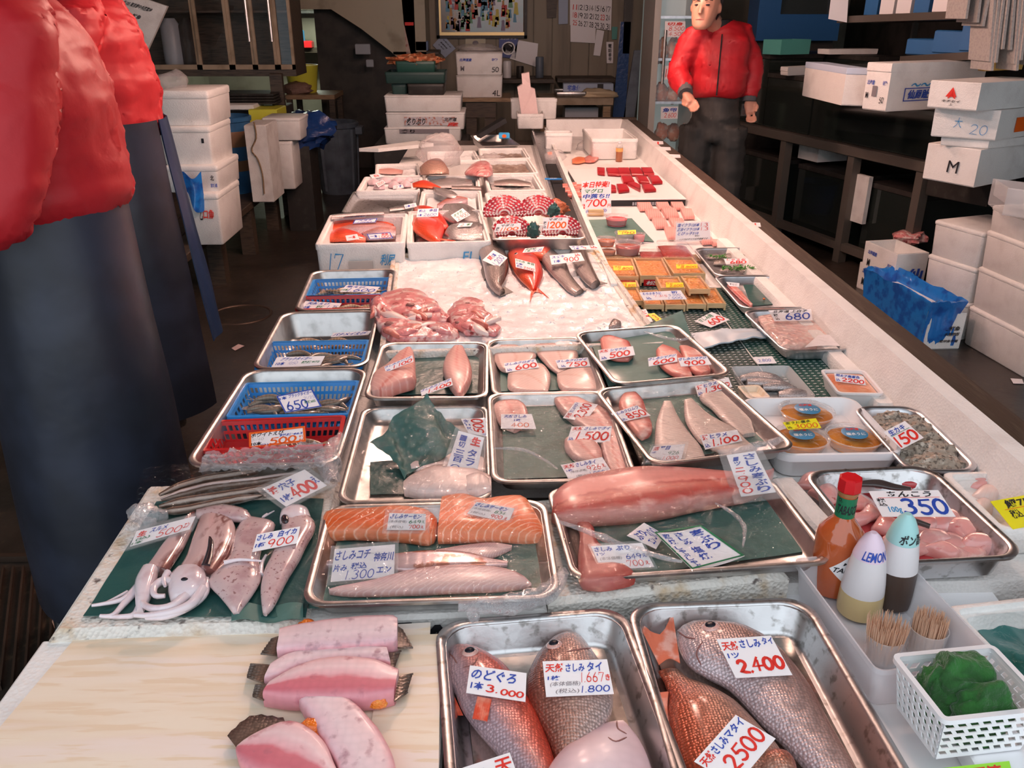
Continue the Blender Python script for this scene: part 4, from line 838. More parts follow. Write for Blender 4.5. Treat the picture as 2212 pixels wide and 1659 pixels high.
fishmat('kochi_skin', [(0, (.72, .5, .5)), (.4, (.82, .7, .72)), (1, (.8, .64, .65))], 60, .1, .3, .2, .1, spots=(30, (.45, .2, .15), .56, .62), stripes=(20, (.6, .4, .38), .1, .4, 8))
fishmat('buri', [(0, (.68, .34, .31)), (.3, (.72, .32, .29)), (.52, (.68, .26, .23)), (.57, (.45, .06, .05)), (.64, (.6, .2, .16)), (.85, (.62, .15, .13)), (1, (.7, .38, .34))], 80, .05, 0, .3, .1, spots=(26, (.78, .42, .38), .58, .75))
fishmat('buri_dark', [(0, (.5, .1, .08)), (.5, (.62, .22, .19)), (1, (.6, .25, .22))], 80, .05, 0, .3, .1, spots=(26, (.42, .06, .05), .55, .7))
fishmat('cod', [(0, (.72, .54, .5)), (.3, (.82, .68, .64)), (1, (.85, .74, .71))], 60, .04, 0, .24, .06, stripes=(9, (.72, .5, .46), .12, .5, 3))
fishmat('fillet_pink', [(0, (.7, .36, .32)), (.4, (.74, .44, .4)), (.5, (.66, .26, .22)), (.6, (.74, .45, .41)), (1, (.72, .5, .46))], 70, .04, 0, .26, .06, spots=(22, (.6, .25, .22), .58, .75), stripes=(16, (.78, .54, .5), .2, .4, 4))
fishmat('fillet_pale', [(0, (.72, .52, .47)), (.45, (.74, .56, .5)), (.5, (.68, .44, .38)), (.55, (.76, .58, .53)), (1, (.74, .52, .47))], 70, .03, 0, .26, .05, stripes=(18, (.8, .64, .58), .2, .4, 4))
fishmat('fillet_white', [(0, (.7, .58, .52)), (.5, (.76, .66, .6)), (1, (.72, .58, .53))], 70, .03, 0, .26, .05, stripes=(24, (.82, .73, .68), .2, .4, 5))
fishmat('fillet_red', [(0, (.64, .18, .16)), (.5, (.72, .34, .29)), (1, (.68, .26, .22))], 70, .04, 0, .26, .06, spots=(30, (.78, .5, .45), .55, .72))
mk('kama', (.7, .26, .26), .28, var=[(26, (.84, .62, .58), .5, .62), (45, (.42, .07, .07), .56, .66)], bump=(40, .9), coat=.6, sss=.1)
def fillet(lab, k, up, lo, z, h, mat, name='fish_fillet', cat='fish fillet', e=.52, endp=.3, wob=.001, seed=1, n=20, group=None, hf=None):
 mb = MB(); slab(mb, mapc(k, up), mapc(k, lo), z, h, n, 14, e, True, endp, wob, seed, hf); return ob(name, mb, mat, None, lab, cat, group, sm=65)
def filmroll(lab, k, pts, z, rad, parent=None, seed=1):
 P = resamp([gp(*p, z) for p in mapc(k, pts)], 26); mb = MB(); rings = []
 for i, p in enumerate(P):
  t = (P[min(i + 1, 25)] - P[max(0, i - 1)]).normalized(); x = t.cross(Vector((0, 0, 1))); r0 = rad * (.35 + .65 * sin(pi * (i + .5) / 26)) * (1 + .3 * noise.noise(p * 60))
  rings.append([p + (x * cos(a_) + Vector((0, 0, 1)) * sin(a_)) * r0 * (1 + .45 * noise.noise(Vector((a_, i * .35, seed)))) for a_ in [2 * pi * j / 12 for j in range(12)]])
 mb.loft(rings, True, False, False); return ob('cling_film', mb, 'film_wrinkled', parent, None if parent else lab, None if parent else 'cling film', sm=80)
# ---- salmon and flathead tray
tray(q('b6', 325, 150, 1860, 140, 1990, 795, 55, 935), .745, .033, 'steel tray of salmon blocks and flathead fillets', rim=.009, r=.028)
paper(q('b6', 270, 300, 1800, 300, 1905, 850, 150, 925), .7155, 'wet green paper under the salmon and flathead')
ZS = .7185
fillet('thick salmon block with pale fat end under the 649 card', 'b6', [(258, 340), (285, 250), (420, 232), (600, 225), (800, 212), (1000, 235), (1085, 285)], [(262, 365), (300, 405), (500, 400), (700, 412), (900, 430), (1050, 440), (1092, 330)], ZS, .032, 'salmon', 'salmon_block', e=.5, endp=.3)
fillet('salmon block with marbled orange face under the 834 card', 'b6', [(1125, 150), (1280, 130), (1420, 165), (1550, 148), (1710, 148), (1800, 260), (1862, 365)], [(1092, 430), (1200, 428), (1350, 424), (1500, 418), (1650, 424), (1780, 418), (1865, 388)], ZS, .036, 'salmon', 'salmon_block', e=.5, endp=.3)
fillet('pale flathead strip behind the skin-on fillet', 'b6', [(1080, 500), (1300, 470), (1500, 455), (1625, 465)], [(1080, 545), (1350, 565), (1480, 555), (1622, 485)], ZS, .012, 'kochi')
fillet('flathead fillet with shiny silver skin beside the 1.300 card', 'b6', [(235, 592), (340, 570), (780, 535), (1000, 512), (1300, 520), (1450, 560), (1600, 582)], [(238, 612), (340, 612), (780, 655), (950, 662), (1200, 645), (1400, 628), (1595, 606)], ZS, .014, 'kochi_skin')
fillet('long pale pink flathead fillet along the tray edge', 'b6', [(302, 782), (400, 762), (600, 730), (900, 660), (1150, 628), (1400, 628), (1600, 650), (1720, 700), (1768, 738)], [(315, 800), (450, 820), (700, 822), (1000, 815), (1300, 800), (1500, 790), (1650, 776), (1766, 752)], ZS, .018, 'kochi')
pc('b6', (740, 228, 1005, 235, 1000, 352, 722, 350), .7565, 26, [('さしみサーモン', 'b', .05, .06, .88, .34, .03), ('(本体価格)', 'y', .03, .42, .5, .62, .0), ('649', 'g', .56, .4, .88, .62, .03), ('え', 'g', .9, .42, .98, .6), ('(税込)', 'y', .08, .74, .42, .94, .0), ('700', 'r', .56, .68, .86, .94, .03), ('え', 'r', .88, .72, .96, .92)], 'white card reading 649 and 700 on the salmon block', sleeve=.007)
pc('b6', (1372, 148, 1648, 195, 1602, 297, 1303, 232), .759, 18, [('さしみサーモン', 'b', .04, .05, .86, .34, .03), ('(本体価格)', 'y', .02, .42, .48, .6, .0), ('834', 'g', .58, .38, .86, .6, .03), ('(税込)', 'y', .06, .72, .4, .92, .0), ('900', 'r', .54, .66, .82, .94, .03), ('え', 'r', .86, .7, .95, .92)], 'white card reading 834 and 900 on the marbled salmon', sleeve=.005)
pc('b6', (345, 490, 782, 455, 775, 690, 315, 727), .739, 22, [('さしみコチ', 'b', .03, .08, .6, .38), ('神奈川', 'b', .66, .22, .98, .5, .03), ('片み', 'b', .02, .5, .24, .72), ('税込', 'b', .3, .48, .56, .68), ('1.300', 'b', .24, .7, .68, .98, .0), ('エン', 'b', .72, .66, .95, .86)], 'pale card reading さしみコチ 神奈川 1.300 エン', sleeve=.006)
filmsheet(q('b6', 330, 150, 1860, 140, 1985, 790, 60, 925), .7665, 'film', .0035, label='clear film stretched over the salmon tray', seed=5)
filmroll('bunched clear film hanging off the salmon tray corner', 'b6', [(1240, 905), (1500, 900), (1750, 860), (1900, 790), (2010, 650)], .745, .016)
filmroll('short twist of clear film below the salmon tray', 'b6', [(1330, 920), (1350, 985), (1360, 1020)], .735, .009, seed=5)
# ---- yellowtail tray
tray([(1184, 1068), (1690, 1012), (1748, 1194), (1247, 1272)], .745, .03, 'steel tray with the long yellowtail fillet', rim=.008, r=.026)
paper(q('b7', 330, 420, 1740, 240, 1920, 780, 420, 990), .7185, 'green paper under the yellowtail fillets', seed=4, amp=.002)
fillet('very long pink yellowtail fillet with dark red streak', 'b7', [(112, 480), (130, 380), (250, 300), (450, 250), (700, 212), (950, 206), (1200, 222), (1400, 232), (1600, 215), (1712, 178)], [(105, 508), (170, 545), (350, 560), (600, 552), (900, 520), (1150, 462), (1350, 422), (1500, 392), (1640, 330), (1716, 205)], .721, .045, 'buri', 'yellowtail_fillet', n=28)
fillet('dark red yellowtail piece under the 649 ぶり card', 'b7', [(345, 552), (410, 610), (440, 720), (560, 830), (680, 930), (712, 985)], [(280, 565), (310, 640), (300, 760), (295, 900), (310, 1020), (420, 1035)], .721, .028, 'buri_dark', 'yellowtail_fillet')
pc('b7', (390, 738, 760, 712, 848, 885, 470, 910), .7515, 20, [('さしみ', 'b', .03, .06, .38, .26, .03), ('ぶり', 'b', .44, .06, .72, .26, .03), ('1ツ', 'b', .04, .3, .2, .42), ('(本体価格)', 'y', .06, .48, .48, .64, .0), ('649', 'b', .56, .42, .86, .64, .03), ('え', 'b', .88, .44, .96, .6), ('(税込)', 'y', .14, .76, .48, .94, .0), ('700', 'r', .52, .68, .84, .94, .0), ('え', 'r', .87, .74, .95, .9)], 'white card reading 649 and 700 on the yellowtail piece', sleeve=.004)
pc('b7', (1372, 78, 1580, 48, 1730, 345, 1478, 378), .77, 24, [('さしみ寒ぶり', 'b', .52, .04, .92, .98, 'v'), ('1ツ', 'b', .14, .08, .36, .3, 'v'), ('二', 'r', .1, .34, .4, .44, .04), ('.', 'r', .3, .48, .36, .5, .05), ('900', 'r', .08, .54, .4, .97, 'v')], 'upright white card reading さしみ寒ぶり 二.900', sleeve=.014)
pc('b7', (650, 660, 775, 566, 925, 655, 862, 756), .741, 12, [('ぶり', 'b', .1, .1, .55, .5), ('300', 'b', .5, .3, .95, .85, .0), ('エン', 'b', .2, .6, .45, .9)], 'small turned white card with blue writing under the green edged card')
pc('b7', (845, 655, 1185, 605, 1500, 825, 1120, 925), .7465, 10, [('寒ぶり', 'b', .66, .06, .92, .66, 'v'), ('さしみ', 'b', .36, .04, .54, .4, 'v'), ('塩焼', 'b', .36, .46, .56, .84, 'v'), ('照焼', 'b', .1, .06, .26, .36, 'v'), ('しゃぶしゃぶ', 'b', .1, .4, .24, .98, 'v')], 'large green edged card reading 寒ぶり さしみ 塩焼', border='g', curl=.6)
filmsheet(q('b7', 110, 420, 1600, 200, 1950, 780, 290, 1035), .7695, 'film', .004, label='clear film stretched over the yellowtail tray', seed=11, zf=lambda u, v: -.022 * v)
filmroll('thin twist of clear film across the yellowtail tray', 'b7', [(160, 560), (420, 650), (700, 760), (1050, 850)], .757, .006, seed=2)
filmroll('curling twist of clear film beside the long yellowtail fillet', 'b7', [(1290, 425), (1420, 500), (1500, 600), (1490, 740)], .752, .004, seed=8)
# ---- cod tray
tray([(787, 877), (1050, 873), (1066, 1077), (722, 1086)], .745, .03, 'steel tray with white cod fillets and a raised green sheet', rim=.008, r=.026)
paper([(800, 1000), (1035, 980), (1050, 1065), (800, 1070)], .7185, 'teal paper under the cod fillets', 'green_paper_dark', seed=6)
A3 = [gp(*p, z) for p, z in zip(q('b3', 60, 1060, 430, 725, 760, 1030, 290, 1310), (.75, .82, .765, .7225))]
f = bil(A3); mb = MB()
def ps(u, v):
 p = f(v, u); k = 4 * u * (1 - u) * (.4 + v * (1 - v) * 2.4)
 return p + Vector((.01 * sin(9 * v + 3 * u), 0, .014 * k * sin(11 * v + 2 * u) + .006 * noise.noise(Vector((u * 8, v * 8, 3)))))
mb.sheet(ps, 30, 30, .0008); ob('green_paper', mb, 'green_paper', None, 'dark green waxed sheet folded up like a tent behind the cod', 'paper sheet', sm=60)
fillet('pale cod strip lying at the back of the cod pile', 'b3', [(330, 1205), (420, 1172), (600, 1150), (790, 1165), (880, 1210)], [(340, 1250), (500, 1262), (700, 1275), (870, 1290)], .7205, .018, 'cod', seed=3, wob=.002)
fillet('thick flaky white cod fillet at the front of the cod pile', 'b3', [(292, 1345), (420, 1272), (600, 1245), (750, 1265), (886, 1320)], [(290, 1395), (400, 1432), (550, 1446), (750, 1452), (890, 1425)], .7205, .034, 'cod', seed=5, wob=.0025)
fillet('small cod piece with dark skin edge by the tray rim', 'b3', [(720, 1330), (800, 1310), (870, 1340)], [(725, 1440), (800, 1446), (885, 1420)], .7225, .036, 'cod', seed=9, wob=.002)
pc('b3', (665, 980, 840, 1027, 782, 1302, 577, 1255), .7655, 26, [('生', 'r', .56, .05, .92, .27, .05), ('タラ', 'b', .54, .36, .86, .8, 'v'), ('一切', 'b', .14, .08, .38, .4, 'v'), ('三百', 'b', .1, .44, .44, .76, 'v'), ('0', 'b', .1, .8, .42, .96, .0)], 'upright white card reading 生タラ on the cod', sleeve=.008)
pc('b3', (735, 1000, 680, 900, 850, 893, 858, 1018), .762, 24, [('スズキ', 'b', .25, .04, .95, .28, .03), ('500', 'r', .14, .36, .96, .9, .05), ('込', 'b', .0, .75, .14, .95)], 'sideways white card reading スズキ 500 beside the cod')
filmsheet([(760, 900), (1050, 885), (1062, 1070), (705, 1080)], .7765, 'film', .006, label='clear film draped over the cod tray', seed=21, zf=lambda u, v: .04 * 4 * u * (1 - u) * (1 - v) - .012 * v)
# ---- wild sea bream fillets
tray(q('b3', 858, 712, 1690, 712, 1872, 1290, 898, 1345), .755, .03, 'steel tray of pink wild sea bream fillets under film', rim=.008, r=.026)
paper(q('b3', 960, 800, 1700, 770, 1780, 1290, 975, 1310), .7285, 'green paper under the wild sea bream fillets', seed=7, amp=.002)
fillet('small pink bream fillet behind the 400 card', 'b3', [(965, 745), (1060, 770), (1130, 830), (1150, 930)], [(905, 760), (905, 850), (950, 950), (1040, 990)], .731, .014, 'fillet_pink')
fillet('long pink bream fillet running the depth of its tray', 'b3', [(1420, 722), (1560, 800), (1720, 870), (1785, 1000), (1790, 1130), (1845, 1290)], [(1302, 735), (1340, 830), (1440, 930), (1610, 1040), (1650, 1150), (1700, 1280)], .731, .02, 'fillet_pink', n=24)
fillet('short pink bream fillet under the 1.500 card', 'b3', [(1500, 1000), (1590, 1060), (1640, 1120), (1650, 1190)], [(1385, 1060), (1400, 1130), (1470, 1190), (1590, 1215)], .731, .018, 'fillet_pink')
pc('b3', (955, 868, 1165, 866, 1195, 968, 955, 965), .749, 16, [('天然さしみ', 'b', .1, .06, .82, .28), ('1枚', 'b', .4, .34, .62, .52), ('400', 'o', .3, .6, .82, .92, .0)], 'white card reading 400 behind film in the bream tray')
pc('b3', (1378, 893, 1460, 785, 1617, 800, 1532, 918), .7545, 14, [('天然', 'r', .03, .05, .35, .25), ('さしみマダイ', 'b', .38, .05, .97, .24), ('2.300', 'r', .12, .36, .97, .82, .04), ('込', 'b', .02, .78, .2, .95)], 'turned white card reading 2.300 on a bream fillet')
pc('b3', (1437, 952, 1712, 948, 1697, 1060, 1405, 1055), .7525, 16, [('天然', 'r', .05, .05, .3, .28), ('さしみマダイ', 'b', .34, .05, .96, .26), ('1.500', 'r', .2, .34, .96, .92, .05), ('込', 'b', .02, .72, .14, .92)], 'white card reading 1.500 on the bream fillets')
pc('b3', (1363, 1215, 1645, 1160, 1722, 1278, 1420, 1318), .752, 14, [('天然', 'r', .03, .06, .3, .3), ('さしみタイ', 'b', .32, .06, .8, .3), ('1枚', 'b', .05, .36, .2, .5), ('926', 'r', .52, .34, .84, .64, .0), ('え', 'r', .87, .36, .95, .56), ('(本体価格)', 'y', .12, .48, .5, .64, .0), ('(税込)', 'y', .2, .76, .46, .92, .0), ('1.000', 'b', .52, .7, .86, .94, .0), ('え', 'b', .88, .74, .95, .9)], 'white card reading 926 and 1.000 on the bream fillets')
filmsheet(q('b3', 880, 735, 1690, 720, 1865, 1275, 900, 1330), .7645, 'film', .003, label='clear film over the wild sea bream tray', seed=31)
filmroll('thin crease of clear film across the bream tray', 'b3', [(900, 1100), (1100, 1110), (1250, 1180), (1340, 1240)], .762, .004, seed=12)
# ---- flounder tray
tray(q('b4', 235, 545, 925, 415, 1312, 870, 428, 1032), .768, .032, 'steel tray of white flounder fillets wrapped in film', rim=.008, r=.026)
paper(q('b4', 290, 560, 910, 450, 1230, 870, 450, 1000), .739, 'green paper under the flounder fillets', seed=8, amp=.002)
ZH = .7425
fillet('small red bluefish fillet under the 850 card', 'b4', [(380, 540), (430, 600), (460, 680), (490, 760), (482, 812), (440, 828)], [(325, 545), (280, 615), (300, 690), (340, 760), (385, 808), (425, 832)], ZH, .018, 'fillet_red')
fillet('white flounder fillet above the 平目 card', 'b4', [(612, 603), (650, 690), (720, 800), (790, 880), (830, 960)], [(562, 605), (520, 720), (508, 830), (520, 930), (640, 990)], ZH, .012, 'fillet_white')
fillet('white flounder fillet under the 1.100 card', 'b4', [(742, 588), (850, 690), (990, 770), (1080, 850), (1150, 905)], [(692, 600), (694, 700), (730, 790), (810, 880), (980, 950)], ZH + .001, .012, 'fillet_white')
fillet('long white flounder fillet under the 1.300 card', 'b4', [(920, 428), (1000, 540), (1060, 640), (1110, 720), (1138, 808)], [(840, 450), (785, 580), (860, 650), (950, 740), (1060, 818)], ZH, .013, 'fillet_white')
pc('b4', (232, 680, 395, 625, 482, 690, 305, 730), .766, 16, [('さしみクロムツ', 'b', .02, .05, .96, .3), ('850', 'r', .3, .38, .97, .95, .05), ('込', 'b', .02, .7, .22, .95)], 'white card reading 850 on the red bluefish fillet')
pc('b4', (760, 505, 970, 450, 995, 510, 780, 573), .761, 18, [('活', 'r', .03, .06, .2, .45, .04), ('ヒラメ', 'b', .24, .08, .62, .38), ('1.300', 'r', .25, .42, .96, .95, .05), ('込', 'b', .02, .65, .16, .92)], 'white card reading 1.300 on a flounder fillet')
pc('b4', (790, 815, 1025, 780, 1058, 850, 825, 905), .761, 18, [('活', 'r', .03, .06, .2, .42, .04), ('ヒラメ', 'b', .24, .08, .7, .38), ('1.100', 'r', .25, .42, .96, .95, .05), ('込', 'b', .02, .65, .16, .92)], 'white card reading 1.100 on a flounder fillet')
pc('b4', (500, 885, 700, 870, 672, 975, 450, 985), .7605, 14, [('活', 'r', .05, .06, .22, .3), ('平目', 'b', .24, .06, .55, .3), ('1枚', 'b', .05, .36, .18, .48), ('926', 'g', .55, .4, .88, .62, .0), ('(税込)', 'y', .12, .72, .4, .92, .0), ('1.000', 'r', .46, .7, .9, .92, .0)], 'white card reading 926 and 1.000 on the flounder, in a sleeve', sleeve=.006)
filmsheet(q('b4', 240, 550, 930, 415, 1310, 865, 430, 1028), .7795, 'film', .003, label='clear film wrapped over the flounder tray', seed=41)
filmroll('crumpled film corner at the flounder tray rim', 'b4', [(980, 930), (1120, 900), (1230, 870), (1315, 830)], .774, .012, seed=3)
# ---- amberjack tray
tray(q('b3', 148, 375, 862, 370, 872, 748, 2, 758), .765, .035, 'steel tray with two amberjack pieces on dark green paper', rim=.008, r=.026)
paper(q('b3', 210, 420, 800, 400, 820, 730, 120, 740), .7325, 'dark green paper under the amberjack pieces', 'green_paper_dark', seed=9, amp=.004)
fillet('thick wedge of amberjack under the 1.100 card', 'b3', [(342, 410), (366, 480), (374, 580), (374, 670), (300, 690), (190, 722)], [(300, 418), (245, 470), (175, 550), (95, 612), (60, 690), (75, 730)], .7375, .038, 'fillet_pink', 'amberjack_block', endp=.4)
fillet('leaf shaped amberjack fillet beside the 1.400 card', 'b3', [(690, 402), (730, 500), (757, 580), (745, 660), (688, 737)], [(640, 405), (580, 490), (558, 580), (590, 660), (652, 735)], .7375, .03, 'fillet_pink', 'amberjack_block')
pc('b3', (158, 545, 350, 465, 358, 507, 168, 582), .784, 22, [('さしみカンパチ', 'b', .02, .05, .95, .35), ('1.100', 'r', .3, .42, .97, .95, .05), ('込', 'b', .04, .62, .18, .92)], 'white card reading 1.100 on the amberjack wedge')
pc('b3', (405, 705, 615, 620, 626, 668, 412, 742), .7585, 20, [('さしみカンパチ', 'b', .02, .05, .95, .38), ('1.400', 'r', .24, .42, .97, .97, .05)], 'white card reading 1.400 beside the amberjack fillet')
# ---- black bream tray
tray(q('b3', 868, 362, 1540, 325, 1668, 720, 880, 735), .752, .03, 'steel tray with four black bream fillets in two pairs', rim=.008, r=.026)
paper(q('b3', 950, 400, 1520, 380, 1600, 700, 950, 715), .7255, 'green paper under the black bream fillets', seed=10, amp=.002)
for lab, up, lo in (('pale bream fillet above the 600 card', [(1020, 373), (1100, 420), (1180, 450), (1192, 490), (1100, 565)], [(930, 388), (908, 450), (918, 520), (960, 575), (1060, 585)]),
     ('pale bream fillet below the 600 card', [(1005, 590), (1100, 550), (1230, 528), (1292, 600), (1282, 695)], [(998, 640), (1010, 705), (1100, 722), (1200, 722), (1272, 715)]),
     ('pale bream fillet above the 750 card', [(1270, 368), (1400, 410), (1462, 430), (1480, 490), (1390, 575)], [(1178, 368), (1178, 430), (1230, 500), (1290, 560), (1345, 592)]),
     ('pale bream fillet below the 750 card', [(1338, 595), (1480, 548), (1590, 548), (1632, 610), (1612, 695)], [(1338, 640), (1360, 702), (1450, 718), (1550, 716), (1602, 705)])):
 fillet(lab.replace('600', 'six hundred yen').replace('750', 'seven fifty yen'), 'b3', up, lo, .7285, .014, 'fillet_pale')
pc('b3', (975, 520, 1190, 490, 1215, 548, 990, 582), .7475, 16, [('さしみクロダイ', 'b', .03, .05, .95, .32), ('600', 'r', .3, .38, .97, .97, .05), ('込', 'b', .04, .66, .2, .92)], 'white card reading 600 on the black bream')
pc('b3', (1325, 500, 1548, 480, 1565, 540, 1348, 553), .7475, 16, [('さしみクロダイ', 'b', .03, .05, .95, .32), ('750', 'r', .28, .38, .93, .97, .05), ('込', 'b', .1, .66, .24, .92)], 'white card reading 750 on the black bream')
# ---- striped jack tray
tray(q('b4', 75, 178, 680, 95, 908, 408, 212, 518), .775, .03, 'steel tray of striped jack pieces with paper standing past its rim', rim=.008, r=.026)
paper(q('b4', 100, 218, 672, 122, 898, 404, 216, 510), .7495, 'green paper rising over the rim under the striped jack', seed=11, amp=.002, zf=lambda u, v: .042 * max(0, 1 - 3 * v) * u ** 2)
fillet('small striped jack fillet above the 500 card', 'b4', [(200, 183), (300, 215), (350, 240), (375, 310)], [(165, 220), (180, 300), (250, 345), (340, 348)], .7525, .014, 'fillet_red')
fillet('striped jack fillet with red edge under the 600 card', 'b4', [(560, 252), (650, 290), (710, 370), (745, 445)], [(515, 290), (530, 370), (610, 435), (720, 458)], .7525, .015, 'fillet_red')
fillet('striped jack fillet under the 900 card', 'b4', [(720, 262), (790, 300), (840, 370), (860, 415)], [(660, 262), (690, 350), (740, 420), (800, 440)], .7525, .015, 'fillet_red')
pc('b4', (150, 280, 370, 255, 384, 310, 165, 348), .7715, 16, [('天然', 'r', .03, .05, .3, .32), ('シマアジ', 'b', .34, .05, .8, .3), ('500', 'r', .28, .36, .88, .96, .05), ('込', 'b', .04, .66, .2, .92)], 'white card reading 500 on striped jack')
pc('b4', (465, 330, 645, 303, 650, 352, 470, 382), .7725, 16, [('さしみシマアジ', 'b', .02, .05, .95, .34), ('600', 'r', .16, .4, .92, .97, .05)], 'white card reading 600 on striped jack')
pc('b4', (652, 328, 835, 318, 865, 370, 672, 383), .7725, 16, [('さしみシマアジ', 'b', .02, .05, .95, .34), ('900', 'r', .14, .4, .84, .97, .05)], 'white card reading 900 on striped jack')
filmroll('wisp of clear film at the corner of the striped jack tray', 'b4', [(440, 165), (560, 200), (680, 215), (760, 185)], .779, .004, seed=14)
# ================================================================ squid and eels on the stained slab
ZQ = .718
mk('squid', (.62, .46, .46), .22, var=[(22, (.48, .3, .31), .48, .68), (160, (.32, .17, .17), .6, .68)], coat=.7, sss=.1)
mk('squid_dark', (.6, .42, .41), .22, var=[(30, (.22, .08, .07), .5, .6), (60, (.68, .54, .53), .55, .75)], coat=.7, stretch=(1, .4, 1))
mk('tentacle', (.78, .68, .72), .2, var=(30, (.66, .52, .56), .5, .7), coat=.7, sss=.1)
mk('ink_stain', (.03, .02, .025), .25, coat=.8)
paper(q('b5', 800, 560, 2010, 540, 1880, 1400, 270, 1390), ZQ, 'crumpled teal waxed paper under the squid', 'green_paper_dark', seed=12, amp=.008, n=(24, 24))
mb = MB(); mb.sheet(lambda u, v: gp(*q('b5', 1340 + 520 * v, 1290 + 120 * u)[0], ZQ + .006) + Vector((0, 0, .004 * sin(9 * v))), 6, 12, .0008); ob('green_paper', mb, 'green_paper', None, 'pale green wet paper flap at the slab edge below the squid', 'paper sheet')
ZQ += .006
def squid(lab, up, lo, h, mat, arms=(), head=None, eye=None, extra=()):
 mb = MB(); slab(mb, mapc('b5', up), mapc('b5', lo), ZQ, h, 22, 16, .85, True, .5, .0015, len(up)); o = ob('squid', mb, mat, None, lab, 'squid', sm=70)
 if head:
  mb = MB(); slab(mb, mapc('b5', head[0]), mapc('b5', head[1]), ZQ, head[2], 14, 14, .9, True, .5, .001, 3); hd = ob('head', mb, 'tentacle', o, sm=70)
  if eye:
   p, nn = hit(BVHTree.FromPolygons(mb.v, mb.f), mapc('b5', [eye])[0], gp(*mapc('b5', [eye])[0], ZQ + .02)); me = MB(); me.ball(p, .0045, 12, 8, (1.2, .8, .6)); ob('eye', me, 'eye_pupil', hd)
 for pts, r0, zl in arms:
  P = resamp([gp(*p, ZQ + zl) for p in mapc('b5', pts)], 18); me = MB(); me.tube(P, [r0 * (1 - .6 * i / 17) for i in range(18)], 8); ob('arm', me, 'tentacle', o, sm=80)
 for nm, e_, m_ in extra:
  me = MB(); slab(me, mapc('b5', e_[0]), mapc('b5', e_[1]), ZQ + e_[2], e_[3], 12, 10, .8, True, .5, .001, 2); ob(nm, me, m_, o, sm=70)
 return o
squid('squid with brown streaked mantle under the red 生スルメ card', [(1085, 640), (1045, 780), (975, 920), (880, 1060)], [(985, 740), (880, 830), (770, 970), (700, 1060)], .022, 'squid_dark',
 [([(700, 1110), (620, 1200), (540, 1260), (400, 1290), (330, 1300)], .006, .008), ([(660, 1180), (560, 1290), (480, 1370), (390, 1375)], .007, .006), ([(690, 1260), (640, 1360), (560, 1380), (400, 1380)], .006, .005), ([(590, 1200), (480, 1255), (400, 1290)], .003, .006)],
 ([(820, 1050), (800, 1130), (760, 1230), (700, 1330)], [(690, 1050), (650, 1130), (640, 1220), (650, 1340)], .026))
squid('squid with dark ink blotches and a curled head', [(1300, 610), (1375, 760), (1345, 900), (1240, 1080)], [(1120, 640), (1065, 800), (1015, 950), (950, 1060)], .026, 'squid_dark',
 [([(960, 1150), (850, 1120), (780, 1170), (790, 1230), (860, 1230)], .009, .016), ([(1130, 1180), (1060, 1280), (930, 1340), (760, 1370), (640, 1370)], .009, .012), ([(1010, 1230), (900, 1310), (760, 1320), (680, 1260), (720, 1180)], .008, .014), ([(1150, 1120), (1140, 1220), (1020, 1320), (860, 1385), (720, 1390)], .008, .008), ([(880, 1060), (850, 1110), (860, 1160)], .006, .02)],
 ([(1150, 1050), (1168, 1130), (1110, 1210), (1010, 1260)], [(930, 1060), (890, 1120), (880, 1200), (900, 1260)], .03), (1000, 1110), [('flap', ([(1090, 612), (1270, 590), (1440, 612), (1490, 660)], [(1085, 660), (1250, 690), (1400, 690), (1480, 690)], .004, .02), 'squid'), ('ink_blotch', ([(1190, 760), (1215, 860), (1190, 1010)], [(1170, 770), (1165, 880), (1120, 1010)], .0215, .006), 'ink_stain')])
squid('pale squid with diamond fin and a pale band round it', [(1500, 655), (1660, 720), (1575, 860), (1545, 980), (1560, 1110), (1490, 1220), (1390, 1335)], [(1400, 700), (1345, 840), (1310, 970), (1175, 1130), (1260, 1240), (1345, 1335)], .024, 'squid', [([(1285, 990), (1400, 968), (1560, 978)], .004, .026), ([(1600, 640), (1570, 660), (1650, 615)], .003, .01)])
squid('pale squid with inky head lying next to the flathead tray', [(1900, 660), (1950, 730), (1885, 880), (1805, 1020), (1745, 1120), (1650, 1290), (1595, 1345)], [(1700, 690), (1700, 790), (1640, 920), (1570, 1080), (1550, 1200), (1565, 1335)], .024, 'squid', [([(1550, 1080), (1560, 1000), (1590, 935)], .005, .012)],
 ([(1720, 610), (1790, 585), (1880, 600), (1915, 650)], [(1690, 700), (1760, 730), (1840, 720), (1900, 700)], .026), (1745, 690), [('ink_blotch', ([(1695, 665), (1715, 650), (1745, 655), (1760, 680)], [(1698, 680), (1715, 705), (1745, 712), (1758, 695)], .016, .011), 'ink_stain')])
pc('b5', (655, 760, 1082, 652, 1037, 747, 605, 872), ZQ + .026, 14, [('生', 'r', .06, .14, .2, .5, .05), ('スルメ', 'b', .26, .1, .55, .42), ('500', 'r', .42, .45, .84, .95, .0), ('エン', 'r', .86, .4, .96, .8), ('(込)', 'g', .06, .55, .3, .78), ('1本', 'g', .02, .8, .2, .98)], 'white card reading 生スルメ 500 above the squid arms', sleeve=.008)
pc('b5', (1525, 785, 1838, 727, 1815, 848, 1490, 912), ZQ + .03, 14, [('さしみ', 'b', .04, .08, .4, .42, .03), ('白イカ', 'b', .52, .05, .94, .42, .03), ('1杯', 'b', .04, .56, .26, .82, .03), ('900', 'r', .32, .48, .9, .96, .0)], 'white card reading さしみ白イカ 900 across two pale squid')
fishmat('eel_dark', [(0, (.16, .1, .07)), (.25, (.3, .2, .14)), (.38, (.12, .07, .05)), (.5, (.45, .33, .26)), (.65, (.14, .08, .06)), (.8, (.66, .56, .5)), (1, (.2, .13, .1))], 300, .05, .15, .25, .15)
